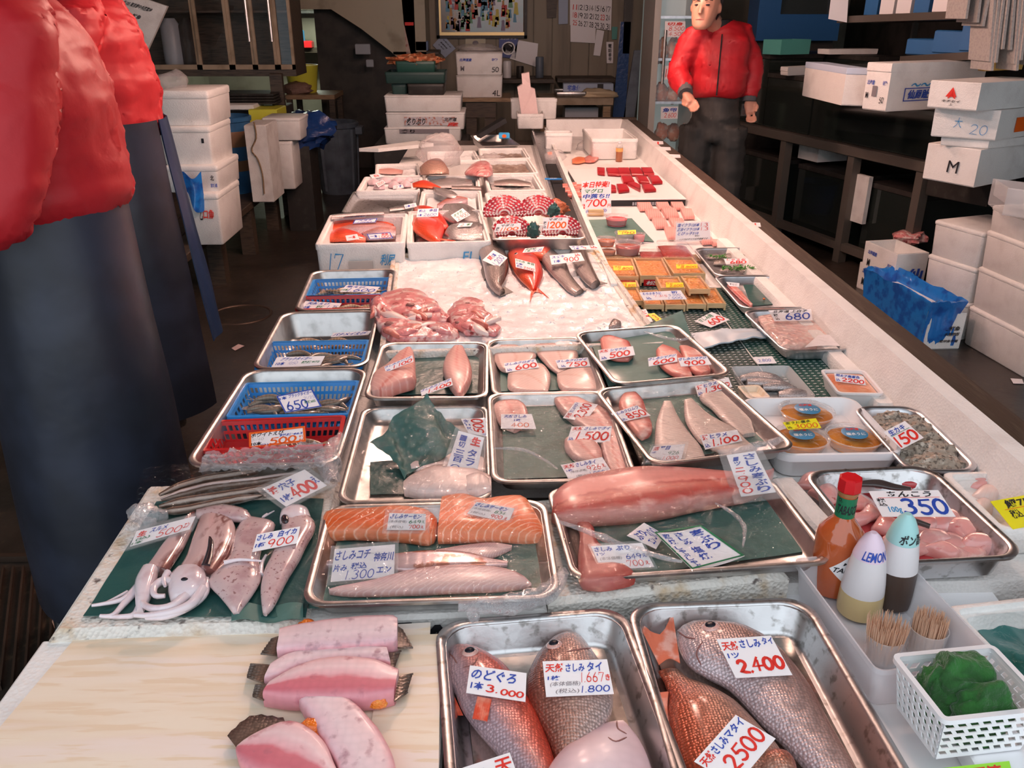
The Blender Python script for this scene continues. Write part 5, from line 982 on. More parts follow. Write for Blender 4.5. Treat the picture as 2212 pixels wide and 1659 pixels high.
fishmat('eel_pale', [(0, (.2, .13, .1)), (.3, (.4, .28, .22)), (.5, (.8, .7, .68)), (.68, (.84, .76, .75)), (.8, (.2, .13, .1)), (1, (.3, .22, .18))], 300, .05, .15, .25, .15)
for lab, pts, m_, r0 in (('dark conger eel fillet at the back of the eel bag', [(820, 500), (960, 440), (1150, 385), (1400, 345), (1700, 300), (1955, 310)], 'eel_dark', .0105), ('pale bellied conger eel in the middle of the bag', [(830, 535), (1000, 488), (1200, 440), (1500, 405), (1700, 375), (1920, 335)], 'eel_pale', .011),
     ('brown conger eel under the 400-yen card', [(815, 585), (1000, 545), (1300, 500), (1550, 460), (1760, 420)], 'eel_dark', .0105), ('short slate brown conger eel beside the squid', [(825, 620), (1000, 605), (1250, 555), (1560, 505)], 'eel_dark', .0095)):
 P = resamp([gp(*p, ZQ + .012) for p in mapc('b5', pts)], 30); mb = MB(); mb.tube(P, [r0 * min(1, .35 + i / 6, .3 + (29 - i) / 8) for i in range(30)], 12, True, .8); ob('conger_eel', mb, m_, None, lab, 'eel', sm=80)
pc('b5', (1560, 455, 1870, 315, 2032, 430, 1735, 583), ZQ + .034, 12, [('活', 'r', .04, .1, .22, .42, .05), ('穴子', 'b', .26, .1, .62, .42), ('1枚', 'b', .06, .58, .3, .86), ('400', 'r', .3, .42, .88, .95, .08), ('え', 'b', .88, .4, .98, .75)], 'white card reading 活穴子 400 on the eel bag', sleeve=.009)
mb = MB()
c4 = [gp(*p, z) for p, z in zip(q('b5', 715, 300, 2020, 150, 2080, 430, 640, 700), (.752, .775, .755, .745))]; f = bil(c4)
mb.sheet(lambda u, v: f(v, u) + Vector((0, 0, .012 * noise.noise(Vector((u * 5, v * 9, 1))) + .006 * noise.noise(Vector((u * 16, v * 25, 4))) + .02 * sin(pi * u))), 30, 50)
bagm = ob('plastic_bag', mb, 'film', None, 'clear crinkled plastic bag spread over the conger eels', 'plastic bag', sm=80)
mb = MB(); c4 = [gp(*p, z) for p, z in zip(q('b5', 1150, 190, 2000, 120, 2030, 300, 1100, 330), (.78, .79, .772, .765))]; f2 = bil(c4)
mb.sheet(lambda u, v: f2(v, u) + Vector((0, 0, .014 * noise.noise(Vector((u * 6, v * 10, 7))) + .008 * noise.noise(Vector((u * 18, v * 30, 4))))), 24, 44); ob('bag_mouth', mb, 'film_wrinkled', bagm, sm=80)
filmroll('', 'b5', [(2130, 80), (2060, 200), (2040, 300), (2080, 420)], .765, .022, bagm, 4)
filmroll('', 'b5', [(600, 620), (700, 640), (800, 650), (880, 640)], .742, .02, bagm, 6)
filmroll('', 'b5', [(570, 740), (680, 715), (800, 690)], .735, .012, bagm, 9)
# ================================================================ shrimp trays along the aisle
fishmat('shrimp', [(0, (.3, .22, .15)), (.5, (.48, .38, .28)), (1, (.4, .3, .22))], 90, .1, .05, .25, .1, stripes=(9, (.66, .55, .44), .18, .6, 0))
fishmat('shrimp_grey', [(0, (.22, .18, .15)), (.5, (.42, .36, .3)), (1, (.3, .25, .2))], 90, .1, .05, .25, .1, stripes=(9, (.12, .1, .09), .15, .6, 0))
mk('shrimp_leg', (.5, .36, .25), .4)
def shrimp_proto(mat):
 t = thing('shrimp', 'x', 'shrimp'); mb = MB(); L_ = .075
 P = [Vector((L_ * (i / 11 - .5), .018 * sin(pi * i / 11), .009 + .003 * sin(pi * i / 11))) for i in range(12)]
 mb.tube(P, [.004, .007, .0085, .009, .009, .0088, .0082, .0075, .0068, .006, .005, .003], 10, True, .9); ob('shell', mb, mat, t, sm=70)
 mb = MB(); e_ = P[-1]; fin(mb, [e_ + Vector((0, -.003, 0)), e_ + Vector((0, .003, 0))], [e_ + Vector((.012, -.01, 0)), e_ + Vector((.013, .008, 0))], .001, 6, .001); ob('tail_fan', mb, mat, t)
 mb = MB(); mb.tube([P[0], P[0] + Vector((-.02, .004, .004)), P[0] + Vector((-.035, .02, 0))], .0007, 4); mb.tube([P[0], P[0] + Vector((-.02, -.006, .003))], .0007, 4); ob('feeler', mb, 'shrimp_leg', t)
 return t
def scatter(proto, first, fitv, z, n, lab, grp, seed, zr=.012, margin=.03, sub=(-1, 1, -1, 1)):
 rnd = random.Random(seed); x, y, w_, d_, a = fitv[:5]
 for i in range(n):
  u = (sub[0] + (sub[1] - sub[0]) * rnd.random()) * (w_ / 2 - margin); v = (sub[2] + (sub[3] - sub[2]) * rnd.random()) * max(.004, d_ / 2 - margin)
  o = proto if first and i == 0 else copy_tree(proto)
  o.location = (x + u * cos(a) - v * sin(a), y + u * sin(a) + v * cos(a), z + zr * rnd.random()); o.rotation_euler = (0, 0, rnd.uniform(-.7, .7) + (pi if rnd.random() < .4 else 0)); o['label'] = lab; o['group'] = grp
TR = [(q('b2', 488, 752, 1290, 735, 1118, 1400, 40, 1400), 'deep steel tray holding the blue and red shrimp baskets by the eel bag'), (q('b2', 735, 360, 1400, 340, 1292, 722, 493, 748), 'deep steel tray with loose shrimp behind a blue basket'), (q('b2', 948, 82, 1525, 52, 1452, 330, 776, 350), 'deep steel tray beside the ice with blue and red baskets')]
for p4, lab in TR: tray(p4, .762, .075, lab, rim=.008, r=.035, mat='steel')
BK = [(q('b2', 500, 850, 1238, 828, 1172, 1040, 348, 1072), 'blue_plastic', 'blue basket of grey shrimp under the 650-yen card', 12), (q('b2', 308, 1110, 1145, 1063, 1092, 1240, 175, 1310), 'red_plastic', 'red basket of white shrimp under the orange edged card', 10),
 (q('b2', 660, 570, 1322, 546, 1240, 722, 540, 748), 'blue_plastic', 'blue basket of tiger shrimp in the loose shrimp tray', 13), (q('b2', 958, 142, 1482, 120, 1442, 226, 892, 252), 'blue_plastic', 'small blue basket of prawns next to the ice bed', 10), (q('b2', 876, 258, 1448, 236, 1402, 322, 822, 340), 'red_plastic', 'small red basket of prawns next to the ice bed', 8)]
shA = shrimp_proto('shrimp'); shB = shrimp_proto('shrimp_grey'); usedA = usedB = True
for i, (p4, m_, lab, nx) in enumerate(BK):
 fv = fit(p4, .752); basket(fv, .706, .044, m_, lab, .012, (nx * 2, 7), 2, 'shrimp_basket', .007, .62, 0)
 what = ('grey shrimp heaped in the blue basket under the 650-yen card', 'small white shrimp lying in the red basket', 'tiger shrimp heaped in the blue basket of the loose shrimp tray', 'prawn in the small blue basket beside the ice', 'prawn in the small red basket beside the ice')[i]
 pr = shB if i in (0, 2) else shA; first = i in (0, 1)
 scatter(pr, first, fv, .7095, (18, 8, 16, 12, 10)[i], what, what + 's', 40 + i, .012 if i != 1 else .003, .045, (-1, 1, -1, 1) if i != 1 else (-.2, 1, -1, -.3))
scatter(shA, False, fit(TR[1][0], .762), .691, 12, 'loose brown shrimp on the steel tray behind a blue basket', 'loose shrimps on the steel tray', 77, .01, .05, (-.7, .7, .15, .6))
pc('b2', (685, 935, 930, 885, 996, 1005, 745, 1050), .748, 22, [('ブラックタイガー', 'b', .3, .06, .95, .26), ('1本', 'b', .05, .1, .25, .28), ('650', 'b', .12, .42, .7, .95, .03), ('21/25', 'b', .66, .34, .95, .5, -.02), ('税抜602', 'g', .62, .56, .92, .72)], 'blue edged white card reading 650 on the grey shrimp', border='b')
pc('b2', (498, 1185, 880, 1138, 888, 1245, 500, 1292), .748, 30, [('ホワイトえび', 'k', .04, .08, .62, .36), ('税抜463', 'b', .54, .34, .95, .5), ('31/40', 'k', .04, .4, .26, .58, -.03), ('10本', 'k', .04, .64, .22, .88), ('500', 'o', .36, .5, .84, .94, .05), ('エン', 'o', .88, .55, .97, .9), ('(込)', 'b', .2, .8, .34, .98)], 'orange edged card reading ホワイトえび 500 in the red basket', border='o')
pc('b2', (690, 668, 1018, 660, 985, 722, 648, 742), .752, 24, [('ブラックタイガー', 'b', .12, .06, .75, .38), ('10本', 'b', .06, .5, .24, .8), ('1050', 'b', .32, .5, .5, .78, -.02), ('税抜972', 'g', .58, .48, .95, .74)], 'white card reading ブラックタイガー 1050 on the tiger shrimp')
pc('b2', (1072, 503, 1335, 488, 1312, 515, 1058, 532), .712, 34, [('バナメイえび', 'b', .04, .15, .9, .85)], 'narrow white card reading バナメイえび among loose shrimp')
pc('b2', (1165, 175, 1392, 188, 1360, 226, 1118, 222), .746, 26, [('車えび', 'b', .06, .08, .6, .36), ('1.600', 'b', .2, .42, .95, .96, .02), ('10本', 'g', .02, .55, .18, .85)], 'white card reading 1.600 in the small blue basket')
pc('b2', (885, 285, 1132, 300, 1110, 332, 838, 348), .742, 26, [('天然えび', 'b', .1, .08, .7, .4), ('10本', 'b', .04, .5, .25, .9), ('税抜', 'g', .4, .5, .6, .9), ('1.5', 'b', .7, .45, .95, .95, .0)], 'bent white card in the small red basket')
# ================================================================ ice bed
fi = fit([(862, 552), (1296, 530), (1425, 742), (795, 762)], .752); x, y, w_, d_, a = fi
foam_box(None, .752, .067, 'stained foam box filled with crushed ice', wall=.03, mat='foam_dirty', floor=.025, fitted=fi)
mb = MB(); W, D = w_ - .05, d_ - .05
def icz(u, v): return .738 + .008 * noise.noise(Vector((u * 5, v * 5, 2))) + .006 * noise.noise(Vector((u * 19, v * 19, 5))) + .005 * abs(noise.noise(Vector((u * 45, v * 45, 8))))
def icp(u, v): lx = (u - .5) * W; ly = (v - .5) * D; return Vector((x + lx * cos(a) - ly * sin(a), y + lx * sin(a) + ly * cos(a), icz(u, v)))
mb.sheet(icp, 90, 90); ice = ob('crushed_ice', mb, 'ice', None, 'bed of crushed ice under whole fish and fish heads', 'ice', kind='stuff', sm=25)
mb = MB(); rnd = random.Random(5)
for i in range(450):
 u, v = rnd.random(), rnd.random(); p = icp(u, v) - Vector((0, 0, .002)); r_ = rnd.uniform(.004, .009); Q = Matrix.Rotation(rnd.uniform(0, 6), 3, Vector((rnd.random() - .5, rnd.random() - .5, rnd.random() - .5)).normalized())
 vs = [p + Q @ (Vector(c_) * r_ * rnd.uniform(.5, 1)) for c_ in ((1, 0, 0), (-1, 0, 0), (0, 1, 0), (0, -1, 0), (0, 0, 1), (0, 0, -1))]
 mb.add(vs, [(0, 2, 4), (2, 1, 4), (1, 3, 4), (3, 0, 4), (2, 0, 5), (1, 2, 5), (3, 1, 5), (0, 3, 5)])
ob('ice_chips', mb, 'ice_chip', ice, kind='stuff', sm=0)
ZI = .737
def head_cut(lab, up, lo, h, holes):
 mb = MB(); slab(mb, mapc('b2', up), mapc('b2', lo), ZI, h, 34, 22, .85, True, .4, .011, len(lab)); o = ob('split_fish', mb, 'kama', None, lab, 'fish head', sm=50)
 bv = BVHTree.FromPolygons(mb.v, mb.f)
 rd = random.Random(len(lab)); cu = sum(p_[0] for p_ in up + lo) / len(up + lo); cv = sum(p_[1] for p_ in up + lo) / len(up + lo); wu = max(p_[0] for p_ in up) - min(p_[0] for p_ in up); wv = max(p_[1] for p_ in lo) - min(p_[1] for p_ in up)
 for i in range(6):
  u = cu + wu * .38 * rd.uniform(-1, 1); v = cv + wv * .25 * rd.uniform(-1, 1); ru = wu * rd.uniform(.09, .18); j = rd.uniform(-25, 25); rv = rd.uniform(12, 26); me = MB()
  slab(me, mapc('b2', [(u - ru, v + j), (u, v - rv), (u + ru, v - j)]), mapc('b2', [(u - ru, v + j + 10), (u + 10, v + rv), (u + ru, v - j + 12)]), ZI + h * .62, h * .42, 12, 12, .9, True, .4, .006, i); ob('gill_flap', me, ('cod', 'fillet_red', 'kama')[i % 3], o, sm=50)
 for hx, hy, r_ in holes:
  px = mapc('b2', [(hx, hy)])[0]; p, nn = hit(bv, px, gp(*px, ZI + h * .8)); me = MB(); me.ball(p, r_, 12, 8, (1.2, .9, .5), .3, hx); ob('eye_socket', me, 'mouth_dark', o)
head_cut('pink split fish head with dark eye socket, rear of the heap', [(1330, 330), (1450, 245), (1640, 232), (1760, 300), (1865, 385)], [(1335, 345), (1420, 385), (1560, 405), (1700, 428), (1850, 412)], .045, [(1600, 312, .011)])
head_cut('pink split fish head with a bloody gill, front of the heap', [(1345, 395), (1480, 405), (1600, 420), (1700, 440), (1850, 450), (1932, 488)], [(1385, 480), (1450, 552), (1560, 562), (1700, 556), (1850, 546), (1930, 512)], .04, [(1455, 440, .012), (1770, 485, .006)])
head_cut('ragged pink fish collar at the end of the heap', [(1845, 360), (1950, 288), (2050, 278), (2105, 335), (2170, 420), (2215, 460)], [(1865, 420), (1955, 505), (2060, 515), (2120, 505), (2180, 510), (2212, 500)], .04, [(1925, 430, .007), (1990, 300, .006)])
head_cut('pale fish collar flap leaning on the heap', [(1322, 320), (1350, 295), (1420, 300), (1500, 370)], [(1330, 350), (1360, 385), (1420, 390), (1500, 385)], .05, [])
mk('lip_red', (.6, .04, .05), .3)
fish('grey fish with red lips lying on the ice', 'a4', [(1320, 842), (1400, 915), (1448, 1040), (1432, 1140), (1405, 1195), (1425, 1215)], [(1270, 860), (1238, 925), (1272, 1050), (1292, 1140), (1330, 1200), (1385, 1232)], ZI, .05, 'greyfish', (1345, 880, .006, .8), [([(1420, 1195), (1385, 1235)], [(1482, 1235), (1395, 1262)], .012, .006, 'fin_grey', 'tail_fin'), ([(1272, 1060), (1292, 1140)], [(1262, 1090), (1285, 1160)], .015, .008, 'fin_grey'), ([(1245, 925), (1300, 905)], [(1243, 935), (1300, 915)], .036, .034, 'lip_red', 'lip')])
fish('bright red alfonsino with forked tail on the ice', 'a4', [(1560, 935), (1640, 1000), (1682, 1090), (1672, 1150), (1640, 1205)], [(1435, 960), (1460, 1050), (1510, 1130), (1570, 1180), (1605, 1210)], ZI, .045, 'redfish', (1500, 975, .008, .8), [([(1605, 1200), (1622, 1190), (1640, 1198)], [(1595, 1305), (1635, 1235), (1730, 1282)], .012, .006, 'fin_red', 'tail_fin')])
fish('bright red fish behind the alfonsino on the ice', 'a4', [(1580, 950), (1680, 940), (1735, 950)], [(1590, 1000), (1700, 1010), (1745, 985)], ZI, .05, 'redfish')
fish('grey backed sea bass with white belly on the ice', 'a4', [(1735, 940), (1835, 1030), (1872, 1110), (1920, 1170), (1965, 1215)], [(1675, 1030), (1740, 1110), (1810, 1175), (1850, 1215), (1900, 1240)], ZI, .04, 'greyfish', None, [([(1900, 1235), (1965, 1208)], [(1890, 1250), (1985, 1225)], .012, .008, 'fin_grey', 'tail_fin')])
fish('dark sea bass lying along the foam rim on the ice', 'a4', [(1880, 848), (1965, 930), (2005, 1030), (2045, 1110), (2075, 1165)], [(1825, 895), (1868, 985), (1905, 1080), (1960, 1150), (2010, 1190)], ZI, .042, 'greyfish', (1855, 880, .006, .8), [([(2005, 1185), (2070, 1160)], [(2040, 1195), (2125, 1180)], .012, .006, 'fin_grey', 'tail_fin')])
fish('small dark fish tail poking over the ice edge', 'b3', [(1690, 262), (1720, 228), (1770, 240)], [(1690, 275), (1730, 278), (1775, 270)], ZI + .004, .02, 'greyfish')
pc('a4', (1270, 1017, 1345, 947, 1442, 1000, 1380, 1067), ZI + .056, 14, [('真鯛', 'r', .25, .08, .5, .4), ('1本', 'b', .55, .1, .8, .45), ('1.200', 'b', .1, .5, .9, .92, .0)], 'turned white card on the grey fish with red lips')
pc('a4', (1493, 1005, 1628, 1040, 1632, 1095, 1498, 1065), ZI + .053, 14, [('ひれ赤', 'g', .04, .06, .5, .32), ('金目', 'g', .6, .04, .95, .34), ('1本', 'b', .06, .42, .4, .64), ('税込', 'b', .06, .7, .35, .95), ('2500', 'r', .4, .68, .95, .96, .03)], 'white card reading 2500 on the bright red alfonsino')
pc('a4', (1562, 937, 1692, 924, 1675, 958, 1543, 966), ZI + .058, 16, [('金目鯛', 'g', .06, .1, .6, .5), ('1本', 'g', .1, .55, .4, .9), ('5.8', 'b', .5, .4, .95, .95, .0)], 'pale card lying on the rear red fish')
pc('a4', (1728, 985, 1940, 965, 1968, 1020, 1742, 1048), ZI + .055, 16, [('スズキ', 'b', .06, .1, .46, .38), ('1本', 'b', .1, .55, .3, .88), ('900', 'r', .4, .4, .86, .95, .02), ('込', 'r', .78, .06, .95, .4)], 'white card reading スズキ 900 on the sea bass')
pc('a4', (1860, 920, 2050, 915, 2072, 942, 1882, 946), ZI + .06, 18, [('スズキ', 'b', .06, .1, .5, .5), ('1本', 'b', .1, .55, .3, .95), ('9.', 'r', .45, .4, .6, .95, .02), ('込', 'r', .7, .1, .95, .8)], 'narrow white card reading スズキ at the ice rim')
# ================================================================ foam boxes at the far side of the ice
def filled(fb, mat, amp, lab, dz=.0, cat='fish pile', seed=1, name='ice_fill', kind='stuff'):
 x, y, w_, d_, a, z0 = fb['fit']; mb = MB()
 def f(u, v): lx = (u - .5) * (w_ - .056); ly = (v - .5) * (d_ - .056); return (x + lx * cos(a) - ly * sin(a), y + lx * sin(a) + ly * cos(a), z0 + .02 + dz + amp * (noise.noise(Vector((u * 7, v * 7, seed))) + .5 * noise.noise(Vector((u * 20, v * 20, seed)))))
 mb.sheet(f, 24, 24); return ob(name, mb, mat, None, lab, cat, kind=kind, sm=50)
b1 = foam_box(q('a4', 240, 715, 775, 688, 728, 903, 108, 905), .812, .127, 'white foam box of red rockfish with blue crayon marks')
write([('17', 'c', .15, .25, .3, .75, .0), ('利尻', 'c', .72, .3, .88, .62)], face_fn(b1['fit'], 'near', .127, .685), b1, slant=.2)
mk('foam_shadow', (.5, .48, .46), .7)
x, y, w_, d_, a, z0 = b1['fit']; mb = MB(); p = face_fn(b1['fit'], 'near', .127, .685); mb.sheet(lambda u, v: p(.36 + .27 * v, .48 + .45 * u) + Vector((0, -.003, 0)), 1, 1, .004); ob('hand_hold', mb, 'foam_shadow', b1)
filled(b1, 'ice', .006, 'ice under the red rockfish', .012)
ZB = .752
for lab, up, lo, h, mt in (('red rockfish along the back of its foam box', [(220, 780), (350, 740), (550, 730), (725, 730)], [(225, 830), (400, 810), (600, 790), (720, 770)], .045, 'redfish'), ('pink rockfish across the middle of its foam box', [(230, 830), (380, 790), (560, 780), (680, 800)], [(240, 860), (400, 850), (560, 845), (670, 840)], .045, 'nodoguro'), ('orange rockfish at the front corner of its foam box', [(220, 850), (300, 820), (400, 830), (480, 860)], [(225, 880), (300, 885), (400, 885), (470, 880)], .04, 'redfish'), ('pale red rockfish beside the blue edged card', [(450, 830), (560, 800), (680, 810)], [(460, 870), (560, 875), (680, 860)], .04, 'nodoguro')):
 fish(lab, 'a4', up, lo, ZB, h, mt, None, wob=.001)
pc('a4', (352, 700, 498, 696, 470, 725, 320, 730), .812, 20, [('きんき', 'g', .1, .1, .6, .5), ('2.800', 'b', .3, .5, .9, .92, .0)], 'white card at the back of the red rockfish box')
pc('a4', (400, 742, 555, 732, 540, 760, 385, 768), .806, 20, [('メヌケ', 'b', .2, .15, .8, .55), ('1.600', 'b', .2, .55, .8, .95, .0)], 'blue edged small card lying on the red rockfish', border='b')
pc('a4', (480, 840, 640, 828, 662, 868, 500, 876), .804, 22, [('一本', 'b', .1, .2, .4, .8), ('1.000', 'r', .45, .4, .95, .9, .02), ('赤魚', 'r', .6, .08, .9, .4)], 'blue edged card on the pale red rockfish', border='b')
pc('a4', (335, 850, 415, 838, 430, 872, 345, 885), .802, 24, [('一本', 'r', .2, .2, .8, .8)], 'small pink toned card among the orange rockfish')
b2 = foam_box(q('a4', 790, 685, 1300, 668, 1290, 882, 722, 908), .8, .115, 'long white foam box of red and grey fish marked in blue')
write([('EL.L', 'c', .66, .3, .92, .6, .01)], face_fn(b2['fit'], 'near', .115, .685), b2)
filled(b2, 'ice', .008, 'ice under the red and grey fish', .01, seed=4)
fish('shiny orange red fish laid tail to the box front', 'a4', [(930, 730), (1010, 790), (1000, 850), (985, 880)], [(790, 745), (780, 800), (850, 850), (950, 880)], .76, .045, 'redfish', None, [([(950, 880), (990, 872)], [(1040, 885), (1090, 888)], .02, .02, 'fin_red', 'tail_fin')])
fish('red fish under the blue lettered card', 'a4', [(860, 660), (960, 690), (1040, 780), (1030, 800)], [(795, 670), (830, 740), (930, 780), (1000, 805)], .757, .05, 'redfish')
fish('round grey fish under the green lettered card', 'a4', [(1040, 645), (1180, 660), (1260, 720), (1270, 780)], [(990, 680), (1010, 740), (1120, 770), (1230, 790)], .757, .05, 'silverfish')
fish('round silver fish at the box front beside the red one', 'a4', [(1080, 780), (1200, 770), (1290, 790), (1300, 830)], [(1010, 840), (1060, 872), (1180, 880), (1280, 870)], .758, .045, 'silverfish')
pc('a4', (830, 668, 972, 662, 968, 718, 820, 725), .812, 26, [('釣上', 'b', .08, .1, .4, .42), ('金目', 'b', .55, .06, .92, .44), ('1本', 'b', .06, .6, .25, .92), ('2600', 'b', .32, .58, .92, .94, .0)], 'white card with blue 釣上金目 writing on the red fish')
pc('a4', (1055, 710, 1135, 662, 1188, 708, 1100, 757), .812, 18, [('オナガ', 'g', .1, .1, .8, .42), ('2.900', 'r', .15, .5, .95, .95, .0)], 'turned white card reading オナガ 2.900 on the grey fish')
pc('a4', (1115, 765, 1205, 762, 1190, 785, 1095, 792), .81, 18, [('2.', 'r', .2, .2, .5, .9, .0), ('本', 'g', .6, .1, .9, .8)], 'small curled card on the silver fish')
# boxes further back
BX = [(q('a4', 850, 545, 1255, 540, 1292, 688, 832, 690), 'foam box of pinkish fish on ice behind the red fish box', 1), (q('a4', 480, 450, 872, 440, 835, 540, 385, 545), 'foam box of pale squid with green paper at its rim', 2), (q('a4', 880, 442, 1250, 438, 1255, 535, 868, 540), 'foam box of grey flat fish in the middle row', 3), (q('a4', 1285, 430, 1640, 425, 1695, 535, 1300, 545), 'foam box of ice and blue fish beside the drain', 4),
 (q('a4', 1250, 325, 1600, 320, 1642, 420, 1280, 428), 'foam box of dark shellfish beside the drain', 5), (q('a4', 1240, 252, 1560, 250, 1600, 318, 1260, 325), 'foam box of brown shellfish at the drain end', 6), (q('a4', 555, 362, 850, 352, 850, 438, 520, 448), 'nearly empty foam box at the aisle corner', 7), (q('a4', 900, 275, 1235, 268, 1240, 330, 880, 345), 'foam box with yellow ice behind the bagged fish', 8)]
mk('shellfish', (.2, .14, .11), .35, bump=(60, .8), var=(30, (.4, .33, .28), .5, .7)); mk('ice_grey', (.62, .6, .58), .15, bump=(60, .7), var=(20, (.4, .38, .37), .45, .65), coat=.6)
BB = []
for p4, lab, i in BX:
 bb = foam_box(p4, .785, .1, lab, wall=.02); BB.append(bb)
 filled(bb, 'shellfish' if i in (5, 6) else ('ice_grey' if i in (3, 4) else 'ice'), .008, lab.replace('foam box', 'fill inside the foam box').replace('nearly empty', 'shallow'), .03, seed=i, name='shellfish_fill' if i in (5, 6) else 'ice_fill', cat='shellfish' if i in (5, 6) else 'ice')
ZF = .755
def small(lab, up, lo, z, h, mt): return fish(lab, 'a4', up, lo, z, h, mt, None, n=14)
small('pinkish fish lying in the box behind the red fish', [(960, 640), (1060, 595), (1170, 600)], [(970, 665), (1080, 650), (1170, 630)], ZF, .035, 'nodoguro'); small('orange fish tail across the middle boxes', [(790, 495), (880, 480), (980, 515)], [(800, 515), (900, 525), (990, 525)], .782, .025, 'redfish'); small('pale fish draped over the box rim, tail to the drain', [(930, 525), (1050, 545), (1100, 570)], [(960, 565), (1040, 590), (1090, 590)], .782, .025, 'silverfish')
small('grey flat fish in the middle row box', [(900, 480), (1050, 460), (1200, 470)], [(910, 520), (1060, 525), (1200, 510)], ZF, .03, 'silverfish'); small('slim dark fish with forked tail over the box wall', [(1060, 515), (1180, 515), (1260, 520)], [(1060, 530), (1180, 535), (1262, 535)], .784, .015, 'greyfish'); small('blue grey fish on ice beside the drain', [(1350, 480), (1480, 470), (1600, 490)], [(1350, 505), (1480, 510), (1600, 510)], ZF, .025, 'greyfish')
for i, (u, v) in enumerate(((520, 480), (600, 470), (680, 465), (760, 460), (560, 510), (660, 500), (740, 495))): small('small pale squid in a row on ice', [(u - 30, v), (u + 10, v - 14), (u + 45, v)], [(u - 30, v + 14), (u + 10, v + 22), (u + 45, v + 12)], ZF, .028, 'flatbelly')['group'] = 'small squids in the box'
small('small pink cut fish lying in the aisle corner box', [(560, 400), (640, 395), (730, 405)], [(560, 425), (640, 430), (720, 425)], ZF, .02, 'fillet_pink')
pc('a4', (500, 435, 560, 425, 600, 445, 520, 462), .79, 24, [('白', 'r', .3, .2, .7, .8)], 'bent card over green paper at the pale squid box'); pc('a4', (540, 492, 590, 468, 610, 490, 560, 520), .788, 20, [('500', 'r', .1, .2, .9, .8, .0)], 'turned red lettered card on the pale squid'); pc('a4', (660, 510, 725, 500, 735, 522, 660, 532), .788, 22, [('1.0', 'r', .1, .2, .45, .8, .0), ('す', 'b', .55, .1, .9, .8)], 'small card at the front of the pale squid box')
# steel sheet beside the squid box
tray(q('a4', 405, 548, 838, 540, 815, 685, 288, 692), .778, .03, 'flat grey steel pan with a little meltwater', rim=.006, r=.012, mat='steel_worn')
small('silver belt fish strip resting on the pan edge', [(630, 665), (720, 650), (820, 640)], [(640, 682), (740, 672), (825, 655)], .779, .012, 'silverfish'); pc('a4', (735, 640, 815, 625, 825, 650, 745, 668), .797, 20, [('1本', 'b', .1, .2, .5, .8), ('0', 'b', .6, .3, .8, .8, .0)], 'small white card on the silver fish strip')
small('long silver fish on the rim of the red rockfish box', [(240, 712), (420, 695), (600, 690)], [(245, 728), (430, 712), (600, 705)], .8125, .012, 'silverfish')
# fish head and bag
head2 = fish('cut fish head with pointed snout facing the drain', 'a4', [(1150, 405), (1210, 365), (1290, 352), (1340, 385)], [(1155, 415), (1230, 440), (1310, 448), (1338, 425)], .785, .05, 'kama', None, wob=.003, name='cut_fish')
small('brown and orange fish head inside the clear bag', [(840, 385), (900, 350), (980, 340), (1042, 395)], [(850, 420), (920, 430), (1000, 425), (1042, 410)], .785, .055, 'tai_red')
def puff(lab, k, cx, cy, y, rw, rh, mat, seed, name='plastic_bag', flat=.8, cat='plastic bag', zmin=None):
 P = dp(*mapc(k, [(cx, cy)])[0], y); s_ = y / F * CROP[k][2]; mb = MB(); rings = []
 for i in range(1, 18):
  th = pi * i / 18; ring = []
  for j in range(28):
   ph = 2 * pi * j / 28; d = Vector((sin(th) * cos(ph), sin(th) * sin(ph), -cos(th)))
   kk = 1 + .25 * noise.noise(d * 2 + Vector((seed, 0, 0))) + .14 * noise.noise(d * 6 + Vector((0, seed, 0))); p = P + Vector((d.x * rw * s_, d.y * rw * s_ * flat, d.z * rh * s_)) * kk
   if zmin: p.z = max(zmin, p.z)
   ring.append(p)
  rings.append(ring)
 mb.loft(rings); return ob(name, mb, mat, None, lab, cat, sm=70)
puff('billowing clear plastic bag around a fish head', 'a4', 970, 275, 4.55, 150, 110, 'bag_clear', 3, zmin=.79)
puff('thin clear bag lying over the shellfish box', 'a4', 1330, 350, 4.9, 90, 60, 'bag_clear', 8, zmin=.79)
